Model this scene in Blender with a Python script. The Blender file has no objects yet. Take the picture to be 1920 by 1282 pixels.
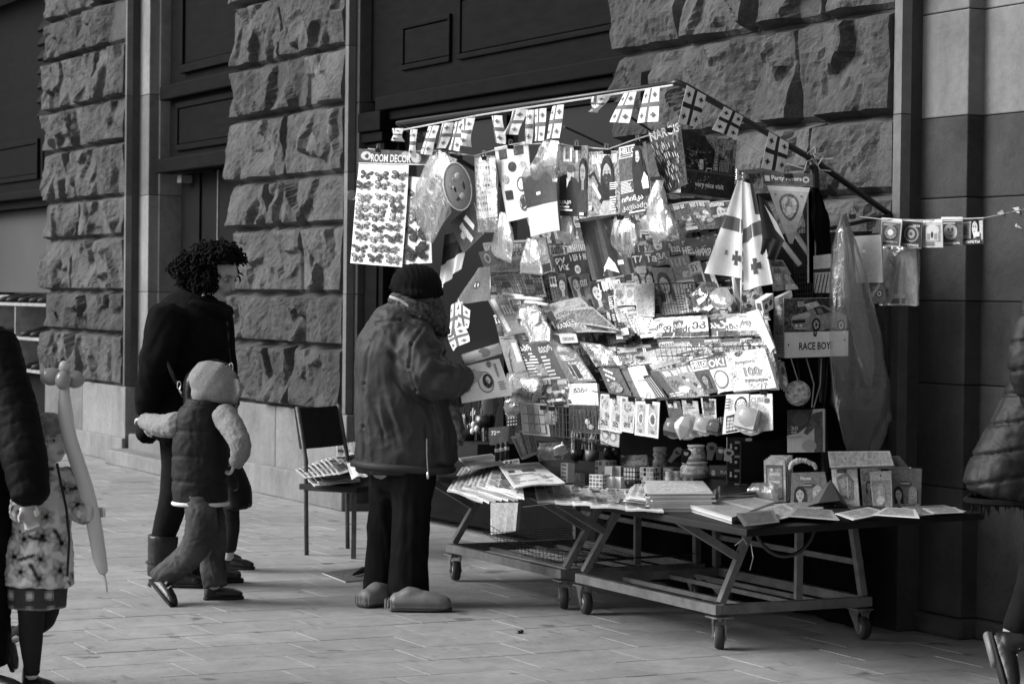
import bpy, bmesh, math, random
import numpy as np
from mathutils import noise as mnoise, Vector
S = bpy.context.scene
COL = S.collection
# ------------------------------------------------------------------ camera, sky, sun, exposure
F = 4533.0                                    # focal length in photo pixels (85 mm on full frame)
YAW = math.radians(26.6)
ROLL, PITCH = 0.0114, math.atan(86.0/4533)
R0 = np.array([math.sin(YAW), math.cos(YAW), 0.0]); F0 = np.array([-math.cos(YAW), math.sin(YAW), 0.0])
U0 = np.array([0, 0, 1.0])
FW = F0*math.cos(PITCH)-U0*math.sin(PITCH); UPV = U0*math.cos(PITCH)+F0*math.sin(PITCH)
CR = R0*math.cos(ROLL)+UPV*math.sin(ROLL); CU = -R0*math.sin(ROLL)+UPV*math.cos(ROLL)
CAM = np.array([8.66, -6.26, 1.45])
cam = bpy.data.cameras.new('camera'); camo = bpy.data.objects.new('camera', cam); COL.objects.link(camo)
from mathutils import Matrix
camo.matrix_world = Matrix(((CR[0], CU[0], -FW[0], CAM[0]), (CR[1], CU[1], -FW[1], CAM[1]), (CR[2], CU[2], -FW[2], CAM[2]), (0, 0, 0, 1)))
cam.sensor_width = 36; cam.lens = 36*F/1920; cam.clip_end = 500
cam.dof.use_dof = True; cam.dof.focus_distance = 10.6; cam.dof.aperture_fstop = 7.1
S.camera = camo
SUN_DIR = np.array([-0.38, -0.78, 0.56]); SUN_DIR = SUN_DIR/np.linalg.norm(SUN_DIR)   # towards the light
w = bpy.data.worlds.new('World'); S.world = w; w.use_nodes = True
nt = w.node_tree; nt.nodes.clear()
sky = nt.nodes.new('ShaderNodeTexSky'); sky.sky_type = 'NISHITA'; sky.sun_disc = False
sky.sun_elevation = math.asin(SUN_DIR[2]); sky.sun_rotation = math.atan2(SUN_DIR[0], SUN_DIR[1])
sky.dust_density = 4.0; sky.air_density = 1.5
bwn = nt.nodes.new('ShaderNodeRGBToBW'); bg = nt.nodes.new('ShaderNodeBackground'); out = nt.nodes.new('ShaderNodeOutputWorld')
nt.links.new(sky.outputs[0], bwn.inputs[0]); nt.links.new(bwn.outputs[0], bg.inputs[0]); nt.links.new(bg.outputs[0], out.inputs[0])
bg.inputs[1].default_value = 0.11
sl = bpy.data.lights.new('sun', 'SUN'); sl.energy = 2.7; sl.angle = math.radians(36)
so = bpy.data.objects.new('sun', sl); COL.objects.link(so)
so.rotation_euler = Vector(SUN_DIR).to_track_quat('Z', 'Y').to_euler()
S.view_settings.view_transform = 'Standard'; S.view_settings.look = 'None'
S.view_settings.gamma = 1; S.view_settings.exposure = 0.62
S.view_settings.use_curve_mapping = False

# ------------------------------------------------------------------ photo measurements -> world points
def V3(*a): return np.array(a, float)
def ray(x, y): return FW+CR*((x-960)/F)-CU*((y-641)/F)
def hitp(x, y, p0, n):
    d = ray(x, y); t = np.dot(np.asarray(p0)-CAM, n)/np.dot(d, n); return CAM+d*t
def hx(x, y, v): return hitp(x, y, (v, 0, 0), V3(1, 0, 0))
def hy(x, y, v): return hitp(x, y, (0, v, 0), V3(0, 1, 0))
def hz(x, y, v): return hitp(x, y, (0, 0, v), V3(0, 0, 1))
def at(x, y, D):
    d = ray(x, y); return CAM+d*(D/np.dot(d, F0))       # horizontal distance D along the view axis
def unit(v): v = np.asarray(v, float); return v/max(1e-9, np.linalg.norm(v))
def depth(p): return float(np.dot(p-CAM, F0))
RS, RK = V3(0, -1.0, 0.75), unit(V3(0, -1, 0.42))        # the sloping face of the newspaper rack
def onS(x, y, d): return hitp(x, y, RS+RK*d, RK)

# ------------------------------------------------------------------ mesh builder
class MB:
    def __init__(s): s.v = []; s.f = []; s.m = []; s.c = []; s.n = 0; s.mats = []
    def mi(s, m):
        if m not in s.mats: s.mats.append(m)
        return s.mats.index(m)
    def add(s, vs, fs, mat, ink=0.5, ph=0.0):
        b = s.n; i = s.mi(mat)
        s.v.extend([tuple(map(float, q)) for q in vs]); s.n += len(vs)
        for f in fs: s.f.append([k+b for k in f]); s.m.append(i); s.c.append((ink, ph))
    def box(s, lo, hi, mat, ink=0.5, ph=0.0):
        x0, y0, z0 = lo; x1, y1, z1 = hi
        v = [(x0, y0, z0), (x1, y0, z0), (x1, y1, z0), (x0, y1, z0), (x0, y0, z1), (x1, y0, z1), (x1, y1, z1), (x0, y1, z1)]
        s.add(v, [(0, 3, 2, 1), (4, 5, 6, 7), (0, 1, 5, 4), (1, 2, 6, 5), (2, 3, 7, 6), (3, 0, 4, 7)], mat, ink, ph)
    def bar(s, p, q, w, h, mat, up=(0, 0, 1), ink=0.5):
        p = np.asarray(p, float); q = np.asarray(q, float); t = unit(q-p); a = np.cross(t, up)
        if np.linalg.norm(a) < 1e-3: a = np.cross(t, (0, 1, 0))
        a = unit(a)*w/2; b = unit(np.cross(a, t))*h/2
        v = [p-a-b, p+a-b, p+a+b, p-a+b, q-a-b, q+a-b, q+a+b, q-a+b]
        s.add(v, [(0, 1, 2, 3), (7, 6, 5, 4), (0, 4, 5, 1), (1, 5, 6, 2), (2, 6, 7, 3), (3, 7, 4, 0)], mat, ink)
    def tube(s, pts, r, mat, n=6, ink=0.5, caps=True):
        pts = [np.asarray(p, float) for p in pts]; rr = r if isinstance(r, (list, tuple)) else [r]*len(pts)
        vs = []; fs = []; a = None
        for i, p in enumerate(pts):
            t = unit(pts[min(i+1, len(pts)-1)]-pts[max(i-1, 0)])
            if a is None: a = np.cross(t, (0.3, 0.2, 0.93))
            a = unit(a-t*np.dot(a, t)); b = np.cross(t, a)
            for k in range(n):
                th = 2*math.pi*k/n; vs.append(p+(a*math.cos(th)+b*math.sin(th))*rr[i])
        for i in range(len(pts)-1):
            for k in range(n): fs.append((i*n+k, i*n+(k+1) % n, (i+1)*n+(k+1) % n, (i+1)*n+k))
        if caps: fs.append(tuple(range(n))[::-1]); fs.append(tuple((len(pts)-1)*n+k for k in range(n)))
        s.add(vs, fs, mat, ink)
    def lathe(s, prof, mat, base=(0, 0, 0), n=14, ink=0.5, ax=None):
        base = np.asarray(base, float); az = unit(ax if ax is not None else (0, 0, 1))
        a = unit(np.cross(az, (0.02, 1, 0.01))); b = np.cross(az, a); vs = []; fs = []
        for (r, z) in prof:
            for k in range(n):
                th = 2*math.pi*k/n; vs.append(base+az*z+(a*math.cos(th)+b*math.sin(th))*r)
        for i in range(len(prof)-1):
            for k in range(n): fs.append((i*n+k, i*n+(k+1) % n, (i+1)*n+(k+1) % n, (i+1)*n+k))
        fs.append(tuple(range(n))[::-1]); fs.append(tuple((len(prof)-1)*n+k for k in range(n)))
        s.add(vs, fs, mat, ink)
    def ball(s, c, r, mat, nu=12, nv=8, ink=0.5, axes=None):
        c = np.asarray(c, float); r = (r, r, r) if not hasattr(r, '__len__') else r
        A = axes if axes is not None else (V3(1, 0, 0), V3(0, 1, 0), V3(0, 0, 1))
        vs = []; fs = []
        for i in range(nv+1):
            ph = math.pi*(0.02+0.96*i/nv)
            for k in range(nu):
                th = 2*math.pi*k/nu
                vs.append(c+A[0]*r[0]*math.sin(ph)*math.cos(th)+A[1]*r[1]*math.sin(ph)*math.sin(th)-A[2]*r[2]*math.cos(ph))
        for i in range(nv):
            for k in range(nu): fs.append((i*nu+k, i*nu+(k+1) % nu, (i+1)*nu+(k+1) % nu, (i+1)*nu+k))
        fs.append(tuple(range(nu))[::-1]); fs.append(tuple(nv*nu+k for k in range(nu)))
        s.add(vs, fs, mat, ink)
    def build(s, name, parent=None, origin=None, smooth=False, bevel=0.0):
        V = np.array(s.v, float).reshape(-1, 3)
        o = np.asarray(origin, float) if origin is not None else (V.mean(0) if parent is None else np.zeros(3))
        base = wloc(parent) if parent is not None else np.zeros(3)
        if parent is not None and origin is None: o = V.mean(0)
        me = bpy.data.meshes.new(name); me.from_pydata((V-o).tolist(), [], s.f)
        for m in s.mats: me.materials.append(m)
        me.polygons.foreach_set('material_index', s.m)
        at_ = me.color_attributes.new('ink', 'FLOAT_COLOR', 'CORNER')
        tot = np.array([len(f) for f in s.f]); c = np.array(s.c, float)
        cc = np.repeat(c, tot, axis=0); arr = np.ones((len(cc), 4)); arr[:, 0] = cc[:, 0]; arr[:, 1] = cc[:, 1]; arr[:, 2] = 0
        at_.data.foreach_set('color', arr.ravel())
        if smooth: me.polygons.foreach_set('use_smooth', [True]*len(s.f))
        me.update()
        ob = bpy.data.objects.new(name, me); COL.objects.link(ob)
        ob.location = (o-base).tolist()
        WL[ob.name] = o
        if parent is not None: ob.parent = parent
        if bevel:
            b = ob.modifiers.new('bevel', 'BEVEL'); b.width = bevel; b.segments = 2; b.limit_method = 'ANGLE'
        return ob
WL = {}
def wloc(o): return WL[o.name]
def tag(o, label=None, cat=None, group=None, kind=None):
    if label: o['label'] = label
    if cat: o['category'] = cat
    if group: o['group'] = group
    if kind: o['kind'] = kind
    return o
def thing(name, label, cat, loc, group=None):
    o = bpy.data.objects.new(name, None); COL.objects.link(o); o.empty_display_size = 0.05
    o.location = [float(q) for q in loc]; WL[o.name] = np.asarray(loc, float)
    return tag(o, label, cat, group)
def dup(o, parent=None, offset=(0, 0, 0), label=None):
    c = o.copy(); COL.objects.link(c); WL[c.name] = WL[o.name]+np.asarray(offset, float)
    if parent is not None: c.parent = parent
    else: c.location = [o.location[i]+offset[i] for i in range(3)]
    if label: c['label'] = label
    for ch in [k for k in ALLCH(o)]:
        d = dup(ch, c, offset)
    return c
def ALLCH(o): return [k for k in list(COL.objects) if k.parent == o]

# ------------------------------------------------------------------ materials (the photograph is black and white: every colour is a grey)
def g4(v): return (v, v, v, 1)
class NT:
    def __init__(s, name):
        s.m = bpy.data.materials.new(name); s.m.use_nodes = True; s.t = s.m.node_tree; s.b = s.t.nodes['Principled BSDF']
        s.out = s.t.nodes['Material Output']
    def n(s, typ, **k):
        q = s.t.nodes.new(typ)
        for a, b in k.items(): setattr(q, a, b)
        return q
    def l(s, a, b): s.t.links.new(a, b)
    def coords(s, scale=(1, 1, 1), rnd=True, kind='Object'):
        tc = s.n('ShaderNodeTexCoord'); mp = s.n('ShaderNodeMapping'); mp.inputs['Scale'].default_value = scale
        s.l(tc.outputs[kind], mp.inputs[0])
        if rnd:
            oi = s.n('ShaderNodeObjectInfo'); mu = s.n('ShaderNodeMath', operation='MULTIPLY'); mu.inputs[1].default_value = 37.0
            s.l(oi.outputs['Random'], mu.inputs[0]); s.l(mu.outputs[0], mp.inputs['Location'])
        return mp.outputs[0]
    def noise(s, vec, scale, detail=4, rough=0.55, dist=0.0):
        q = s.n('ShaderNodeTexNoise'); q.inputs['Scale'].default_value = scale; q.inputs['Detail'].default_value = detail
        q.inputs['Roughness'].default_value = rough; q.inputs['Distortion'].default_value = dist
        s.l(vec, q.inputs['Vector']); return q.outputs[0]
    def ramp(s, fac, stops):
        q = s.n('ShaderNodeValToRGB'); e = q.color_ramp.elements
        while len(e) < len(stops): e.new(0.5)
        for i, (p, v) in enumerate(stops): e[i].position = p; e[i].color = g4(v)
        s.l(fac, q.inputs[0]); return q.outputs[0]
    def math(s, op, a, b, clamp=False):
        q = s.n('ShaderNodeMath', operation=op); q.use_clamp = clamp
        for i, x in enumerate((a, b)):
            if isinstance(x, (int, float)): q.inputs[i].default_value = x
            else: s.l(x, q.inputs[i])
        return q.outputs[0]
    def bump(s, h, strength, dist=0.01):
        q = s.n('ShaderNodeBump'); q.inputs['Strength'].default_value = strength; q.inputs['Distance'].default_value = dist
        s.l(h, q.inputs['Height']); s.l(q.outputs[0], s.b.inputs['Normal']); return q
    def set(s, **k):
        for a, b in k.items():
            a = a.replace('_', ' ')
            if hasattr(b, 'links') or hasattr(b, 'is_linked'): s.l(b, s.b.inputs[a])
            else: s.b.inputs[a].default_value = b
        return s
def mat_plain(name, v, rough=0.5, var=0.25, nscale=12, bump=0.0, bscale=80, metal=0.0, spec=0.5, stretch=(1, 1, 1), sheen=0.0):
    q = NT(name); c = q.coords(stretch); nz = q.noise(c, nscale, 5)
    col = q.ramp(nz, [(0.3, v*(1-var)), (0.7, v*(1+var))])
    q.set(Base_Color=col, Roughness=rough, Metallic=metal, Specular_IOR_Level=spec)
    if sheen: q.set(Sheen_Weight=sheen)
    if bump: q.bump(q.noise(c, bscale, 3), bump, 0.004)
    return q.m
def mat_print(name, rough, spec, coat=0.0):
    q = NT(name); a = q.n('ShaderNodeAttribute'); a.attribute_name = 'ink'
    sp = q.n('ShaderNodeSeparateColor'); q.l(a.outputs['Color'], sp.inputs[0])
    c = q.coords((1, 1, 1)); n1 = q.noise(c, 48, 4, 0.6, 1.5)
    n1 = q.ramp(n1, [(0.36, 0.0), (0.64, 1.0)])
    k = q.math('MULTIPLY', q.math('SUBTRACT', n1, 0.5), q.math('MULTIPLY', sp.outputs[1], 1.35))
    v = q.math('ADD', sp.outputs[0], q.math('MULTIPLY', k, q.math('ADD', sp.outputs[0], 0.05)), True)
    dirt = q.ramp(q.noise(c, 9, 4), [(0.3, 0.86), (0.7, 1.04)])
    v = q.math('POWER', v, 1.22)
    q.set(Base_Color=q.math('MULTIPLY', v, dirt), Roughness=rough, Specular_IOR_Level=spec, Coat_Weight=coat, Coat_Roughness=0.12)
    q.bump(q.noise(c, 14, 3), 0.25 if coat else 0.12, 0.01)
    return q.m
def mat_film(name, clear, milky, rough=0.12, bump=0.8):
    q = NT(name); c = q.coords((1, 1, 0.6)); h = q.noise(c, 11, 5, 0.6, 1.2)
    tr = q.n('ShaderNodeBsdfTransparent'); gl = q.n('ShaderNodeBsdfGlossy'); di = q.n('ShaderNodeBsdfDiffuse'); tl = q.n('ShaderNodeBsdfTranslucent')
    gl.inputs['Roughness'].default_value = rough; di.inputs[0].default_value = g4(milky); tl.inputs[0].default_value = g4(milky)
    bm = q.n('ShaderNodeBump'); bm.inputs['Strength'].default_value = bump; bm.inputs['Distance'].default_value = 0.02; q.l(h, bm.inputs['Height'])
    for z in (gl, di, tl): q.l(bm.outputs[0], z.inputs['Normal'])
    fr = q.n('ShaderNodeFresnel'); fr.inputs[0].default_value = 1.5; q.l(bm.outputs[0], fr.inputs['Normal'])
    m0 = q.n('ShaderNodeMixShader'); m0.inputs[0].default_value = 0.5; q.l(di.outputs[0], m0.inputs[1]); q.l(tl.outputs[0], m0.inputs[2])
    m1 = q.n('ShaderNodeMixShader'); m1.inputs[0].default_value = clear; q.l(m0.outputs[0], m1.inputs[1]); q.l(tr.outputs[0], m1.inputs[2])
    m2 = q.n('ShaderNodeMixShader'); q.l(q.math('MULTIPLY', fr.outputs[0], 0.6, True), m2.inputs[0]); q.l(m1.outputs[0], m2.inputs[1]); q.l(gl.outputs[0], m2.inputs[2])
    q.l(m2.outputs[0], q.out.inputs[0]); return q.m
def mat_stone(name, lo, hi, fine=1.0):
    q = NT(name); c = q.coords((1, 1, 1)); big = q.noise(c, 2.3, 6, 0.6, 0.6); sm = q.noise(c, 24, 6, 0.65)
    oi = q.n('ShaderNodeObjectInfo')
    streak = q.noise(q.coords((5, 5, 0.5)), 1.6, 4)
    k = q.math('ADD', q.math('MULTIPLY', big, 0.55), q.math('ADD', q.math('MULTIPLY', sm, 0.25), q.math('MULTIPLY', streak, 0.25)))
    col = q.ramp(k, [(0.32, lo), (0.72, hi)])
    tone = q.math('ADD', q.math('MULTIPLY', oi.outputs['Random'], 0.5), 0.75)
    q.set(Base_Color=q.math('MULTIPLY', col, tone), Roughness=0.88, Specular_IOR_Level=0.3)
    h = q.math('ADD', q.math('MULTIPLY', q.noise(c, 13, 7, 0.62, 0.4), 1.0), q.math('MULTIPLY', q.noise(c, 70, 4), 0.25))
    q.bump(h, 0.75*fine, 0.03); return q.m
PAPER = mat_print('printed_paper', 0.55, 0.35); GLOSSY = mat_print('glossy_print', 0.42, 0.3, 0.12); CLOTH = mat_print('printed_cloth', 0.85, 0.15)
SLEEVE = mat_print('print_in_plastic_sleeve', 0.36, 0.3, 0.25)
FILM = mat_film('clear_plastic_film', 0.84, 0.6, 0.2, 0.6); SHELL = mat_film('clear_blister', 0.94, 0.6, 0.1, 0.1); MILKY = mat_film('milky_plastic', 0.35, 0.8, 0.18); DARKFILM = mat_film('smoky_plastic', 0.45, 0.12, 0.15)
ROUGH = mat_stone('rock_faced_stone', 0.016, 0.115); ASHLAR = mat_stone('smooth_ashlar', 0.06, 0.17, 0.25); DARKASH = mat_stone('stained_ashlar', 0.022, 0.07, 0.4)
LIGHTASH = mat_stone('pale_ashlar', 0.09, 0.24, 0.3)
PLINTH = mat_stone('plinth_stone', 0.08, 0.21, 0.35)
WOOD = mat_plain('dark_stained_wood', 0.0055, 0.55, 0.3, 5, 0.12, 60, spec=.03, stretch=(1, 1, 6)); WOOD2 = mat_plain('black_wood', 0.005, 0.7, spec=.08)
STEEL = mat_plain('painted_grey_steel', 0.17, 0.5, 0.35, 14, 0.25, 90); DSTEEL = mat_plain('black_pipe', 0.012, 0.35, 0.3); WIRE = mat_plain('dark_wire', 0.035, 0.4, 0.2, metal=0.3)
ZINC = mat_plain('zinc_plate', 0.3, 0.38, 0.3, 20, metal=0.8); RUBBER = mat_plain('worn_rubber', 0.025, 0.7); CLIP = mat_plain('black_clip', 0.008, 0.3)
CHROME = mat_plain('bright_steel', 0.65, 0.15, 0.05, metal=1.0)
BOARD = mat_plain('tabletop_board', 0.015, 0.7, spec=.2); FLATBLACK = mat_plain('backdrop_black', 0.004, 0.9, 0.3, 6, 0.4, 12, spec=.05)
WHITEM = mat_plain('white_plastic', 0.78, 0.35, 0.05); GREYP = mat_plain('grey_plastic', 0.2, 0.35, 0.1); DARKP = mat_plain('dark_plastic', 0.02, 0.25, 0.2); LIGHTP = mat_plain('pale_plastic', 0.5, 0.3, 0.1)
STRING = mat_plain('pale_string', 0.45, 0.8)
# ================================================================== THE SETTING: paving
q = NT('paving_stone'); c = q.coords((1, 1, 1)); cw = q.coords((1, 1, 1), False, 'Generated')
geo = q.n('ShaderNodeNewGeometry'); mp = q.n('ShaderNodeMapping'); q.l(geo.outputs['Position'], mp.inputs[0])
wp = mp.outputs[0]
big = q.noise(wp, 0.9, 5, 0.6, 0.5); sm = q.noise(wp, 30, 5, 0.7); mid = q.noise(wp, 6, 6, 0.65, 0.6)
oi = q.n('ShaderNodeObjectInfo')
k = q.math('ADD', q.math('MULTIPLY', big, 0.4), q.math('ADD', q.math('MULTIPLY', mid, 0.4), q.math('MULTIPLY', sm, 0.2)))
col = q.ramp(k, [(0.33, 0.16), (0.68, 0.34)])
mp2 = q.n('ShaderNodeMapping'); mp2.inputs['Scale'].default_value = (2.2, 9, 1); mp2.inputs['Rotation'].default_value = (0, 0, 0.45); q.l(geo.outputs['Position'], mp2.inputs[0])
spots = q.ramp(q.noise(mp2.outputs[0], 1.5, 4, 0.6, 0.5), [(0.62, 1.0), (0.72, 0.5)])
blot = q.ramp(q.noise(wp, 4.2, 3, 0.5), [(0.66, 1.0), (0.72, 0.42)])
pale = q.ramp(q.noise(mp2.outputs[0], 6.5, 5, 0.7, 1.5), [(0.69, 0.0), (0.74, 0.4)])
v = q.math('MULTIPLY', q.math('MULTIPLY', col, spots), q.math('MULTIPLY', blot, q.math('ADD', q.math('MULTIPLY', oi.outputs['Random'], 0.14), 0.93)))
q.set(Base_Color=q.math('ADD', v, pale), Roughness=0.75, Specular_IOR_Level=0.35)
q.bump(q.math('ADD', q.noise(wp, 16, 6, 0.7), mid), 0.35, 0.012); PAVING = q.m
JOINT = mat_plain('joint_dirt', 0.07, 0.95, 0.4, 30)
pv = MB(); pv.add([(-60, -60, -0.0035), (60, -60, -0.0035), (60, 3, -0.0035), (-60, 3, -0.0035)], [(0, 1, 2, 3)], JOINT)
PAVE = tag(pv.build('pavement', origin=(0, 0, -0.0035)), kind='structure')
rs = random.Random(5)
def pj(P):
    e = np.asarray(P, float)-CAM; z = np.dot(e, FW); return 960+F*np.dot(e, CR)/z, 641-F*np.dot(e, CU)/z
def slab_mb(x0, y0, sx, sy, mb=None, z=0.0):
    g = 0.0025; mb = mb or MB(); h = 0.0008; t = z
    o = [(x0+g, y0+g), (x0+sx-g, y0+g), (x0+sx-g, y0+sy-g), (x0+g, y0+sy-g)]; i = [(x0+g+h, y0+g+h), (x0+sx-g-h, y0+g+h), (x0+sx-g-h, y0+sy-g-h), (x0+g+h, y0+sy-g-h)]
    v = [(a, b, -0.02) for a, b in o]+[(a, b, t-0.0015) for a, b in o]+[(a, b, t) for a, b in i]
    f = [(8, 9, 10, 11)]
    for k in range(4): f += [(k, (k+1) % 4, 4+(k+1) % 4, 4+k), (4+k, 4+(k+1) % 4, 8+(k+1) % 4, 8+k)]
    mb.add(v, f, PAVING); return mb
cand = []; rest = MB(); rowx = -0.055
for i in range(-60, 18):
    x0 = rowx+i*0.335; off = ((i*37) % 10)/10*0.48
    for j in range(-26, 3):
        y0 = j*0.48+off
        if y0 > 0.16: continue
        cx, cy = x0+0.17, y0+0.24
        px, py = pj((cx, cy, 0)) if np.dot(V3(cx, cy, 0)-CAM, FW) > 3 else (-9999, 0)
        if -120 < px < 2050 and py < 1420:
            vis = not (-3.2 < cx < 0.0 and cy > -0.75) and not (cy > 0.05)
            cand.append((depth(V3(cx, cy, 0))+(0 if vis else 50), x0, y0))
cand.sort()
slab_cache = [slab_mb(0, 0, 0.335, 0.48).build('paving_slab', PAVE) for _ in range(1)]
proto = slab_cache[0]; pbase = V3(*proto.location)
for n, (d, x0, y0) in enumerate(cand):
    if n < 296:
        ob = proto if n == 0 else proto.copy()
        if n: COL.objects.link(ob); ob.parent = PAVE
        ob.location = (x0+pbase[0], y0+pbase[1], pbase[2]+rs.uniform(-0.0006, 0.0004)); ob.rotation_euler = (rs.uniform(-.003, .003), rs.uniform(-.003, .003), rs.uniform(-.004, .004))
    else: slab_mb(x0, y0, 0.335, 0.48, rest, rs.uniform(-0.002, 0.001))
for i in range(-22, 26):                                  # the pavement beside and behind the view, joined
    for j in range(-26, 1):
        cx, cy = rowx+i*0.335*2, j*0.96
        px, py = pj((cx, cy, 0)) if np.dot(V3(cx, cy, 0)-CAM, FW) > 0.5 else (-9999, 0)
        if -200 < px < 2150: continue
        slab_mb(cx, cy, 0.67, 0.96, rest)
tag(rest.build('paving_slabs', PAVE), kind='stuff')

# ================================================================== THE BUILDING
BLD = thing('stone_building', 'rock-faced stone building facade with dark timber shopfronts behind the news stand', 'building', (-5, 0, 0))
def part(mb, name, parent, **k): return mb.build(name, parent, **k)
COURSE = [0.645, 1.09, 1.45, 1.92, 2.265, 2.73, 3.11, 3.575, 3.95, 4.4]
def rock(parent, x0, x1, z0, z1, seed, left=False, right=False, bul=1.0, y=0.0):
    r = random.Random(seed); g = 0.008; x0 += g; x1 -= g; z0 += g; z1 -= g
    W, Hh = x1-x0, z1-z0; nx, nz = max(8, int(W/0.022)), max(8, int(Hh/0.022)); vs = []; fs = []
    s = Vector((r.uniform(0, 99), r.uniform(0, 99), r.uniform(0, 99)))
    cen = [(r.uniform(x0, x1), r.uniform(z0, z1), r.uniform(-.42, .42), r.uniform(-.5, .3), r.uniform(0.015, 0.06)) for _ in range(max(5, int(W*Hh*26)))]
    cen = np.array(cen)
    for i in range(nx+1):
        for k in range(nz+1):
            u, v = i/nx, k/nz; x = x0+W*u; z = z0+Hh*v
            e = min(1, min(z-z0, z1-z)/0.035); ex = min((x-x0) if not left else 1, (x1-x) if not right else 1); ex = min(1, ex/0.03)
            edge = math.sqrt(max(0, 1-(1-e)**2))*math.sqrt(max(0, 1-(1-ex)**2))
            p = Vector((x*2.2, z*2.6, 0))+s
            wx = x+.035*mnoise.noise(p*3); wz = z+.035*mnoise.noise(p*3+Vector((7, 7, 7)))
            dd = np.hypot((cen[:, 0]-wx)*1.25, cen[:, 1]-wz); o2 = np.argsort(dd)[:2]; hh = [cen[q_, 4]+cen[q_, 2]*(wx-cen[q_, 0])+cen[q_, 3]*(wz-cen[q_, 1]) for q_ in o2]
            t = min(1.0, (dd[o2[1]]-dd[o2[0]])/.022)*.5+.5; h = hh[0]*t+hh[1]*(1-t)
            h = max(-.012, min(.085, h))+0.022*mnoise.noise(p*1.2)+0.012*mnoise.noise(p*4.5)+0.012*abs(mnoise.noise(p*8))+0.007*mnoise.noise(p*17)
            if right: h *= 0.35+0.65*min(1, (x1-x)/0.10)
            d = edge*(0.03+max(0, h))*bul
            jx = 0.010*mnoise.noise(Vector((z*7, x*7, 5))+s)*(1-e*ex); jz = 0.008*mnoise.noise(Vector((x*7, z*7, 9))+s)*(1-e*ex)
            vs.append((x+jx, y+0.02-d, z+jz))
    for i in range(nx):
        for k in range(nz):
            a = i*(nz+1)+k; fs.append((a, a+nz+1, a+nz+2, a+1))
    # closed sides back into the wall
    b = len(vs); ring = [i*(nz+1) for i in range(nx+1)]+[nx*(nz+1)+k for k in range(1, nz+1)]+[i*(nz+1)+nz for i in range(nx-1, -1, -1)]+[k for k in range(nz-1, 0, -1)]
    for q_ in ring: vs.append((vs[q_][0], y+0.07, vs[q_][2]))
    n = len(ring)
    for k in range(n): fs.append((ring[k], b+k, b+(k+1) % n, ring[(k+1) % n]))
    m = MB(); m.add(vs, fs, ROUGH); return m.build('stone_block', parent, smooth=False)
def pier(name, x0, x1, splits, margin, seed, z0=0.0, wall_hi=4.4):
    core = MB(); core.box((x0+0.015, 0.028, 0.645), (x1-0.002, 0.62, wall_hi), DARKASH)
    P = core.build(name, BLD)
    for k in range(len(COURSE)-1):
        xs = [x0]+splits.get(k, [])+[x1-margin]
        for i in range(len(xs)-1):
            rock(P, xs[i], xs[i+1], COURSE[k], COURSE[k+1], seed+k*10+i, left=(i == 0), right=(i == len(xs)-2))
    if margin:
        for k in range(0, len(COURSE)-1, 2):
            m = MB(); m.box((x1-margin+0.003, -0.012, COURSE[k]+.002), (x1, 0.04, COURSE[min(k+2, len(COURSE)-1)]-.002), ASHLAR); m.build('margin_stone', P)
    return P
P1 = pier('stone_pier', -13.6, -11.16, {2: [-12.7], 3: [-12.5], 4: [-12.9], 6: [-12.0]}, 0.045, 100)
P2 = pier('stone_pier', -8.52, -6.30, {0: [-7.25], 2: [-7.1], 3: [-7.7], 4: [-7.35], 5: [-7.0], 6: [-7.5]}, 0.06, 200)
P3 = pier('stone_wall', -2.58, -0.045, {0: [-1.7], 1: [-1.2], 2: [-1.85, -0.72], 3: [-1.4, -0.66], 4: [-2.18, -0.85], 5: [-1.90, -1.24, -0.62], 6: [-1.6], 7: [-1.2]}, 0.06, 300)
P4 = pier('stone_pier', -20.0, -17.4, {}, 0.045, 400)
def plinth(x0, x1, splits, yb=-0.01, h=0.642, z0=0.0):
    xs = [x0]+splits+[x1]
    for a, b in zip(xs[:-1], xs[1:]):
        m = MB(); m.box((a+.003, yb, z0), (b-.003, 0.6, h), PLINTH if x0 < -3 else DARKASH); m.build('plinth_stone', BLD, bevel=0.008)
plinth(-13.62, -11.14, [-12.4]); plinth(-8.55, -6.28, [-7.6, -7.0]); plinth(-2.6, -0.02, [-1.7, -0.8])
for (a, b) in ((-13.64, -11.1), (-8.57, -6.26)):
    m = MB(); m.box((a, -0.05, 0.0), (b, -0.012, 0.21), PLINTH); m.build('base_course', BLD, bevel=0.01)
# door steps between the two left piers, window sill under the shopfront
for k, (y0, z1) in enumerate(((-0.20, 0.125), (0.0, 0.25))):
    m = MB(); m.box((-11.1+0.02*k, y0, 0.0), (-8.6-0.02*k, 0.75, z1), PLINTH); m.build('door_step', BLD, bevel=0.012)
# stepped jambs of dressed stone (return, face, return), cut by horizontal joints
def jamb(x, steps, zs, mat, hi=None):
    for k in range(len(zs)-1):
        a = x; y = 0.0
        for i, (ret, face) in enumerate(steps):
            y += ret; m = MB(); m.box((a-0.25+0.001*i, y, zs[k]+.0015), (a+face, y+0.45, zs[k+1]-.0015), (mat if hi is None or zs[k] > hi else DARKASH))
            m.build('jamb_stone', BLD, bevel=0.006); a += face
jamb(-11.155, [(0.105, 0.245), (0.085, 0.03)], [0.255, 0.645, 1.45, 2.265, 3.11, 4.4], LIGHTASH)
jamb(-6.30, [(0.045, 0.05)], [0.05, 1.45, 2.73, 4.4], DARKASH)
jamb(-0.045, [(0.10, 0.325), (0.085, 1.6)], [0.09, 0.645, 1.09, 1.45, 1.895, 2.245, 2.70, 3.11, 4.4], LIGHTASH, 2.0)
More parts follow.
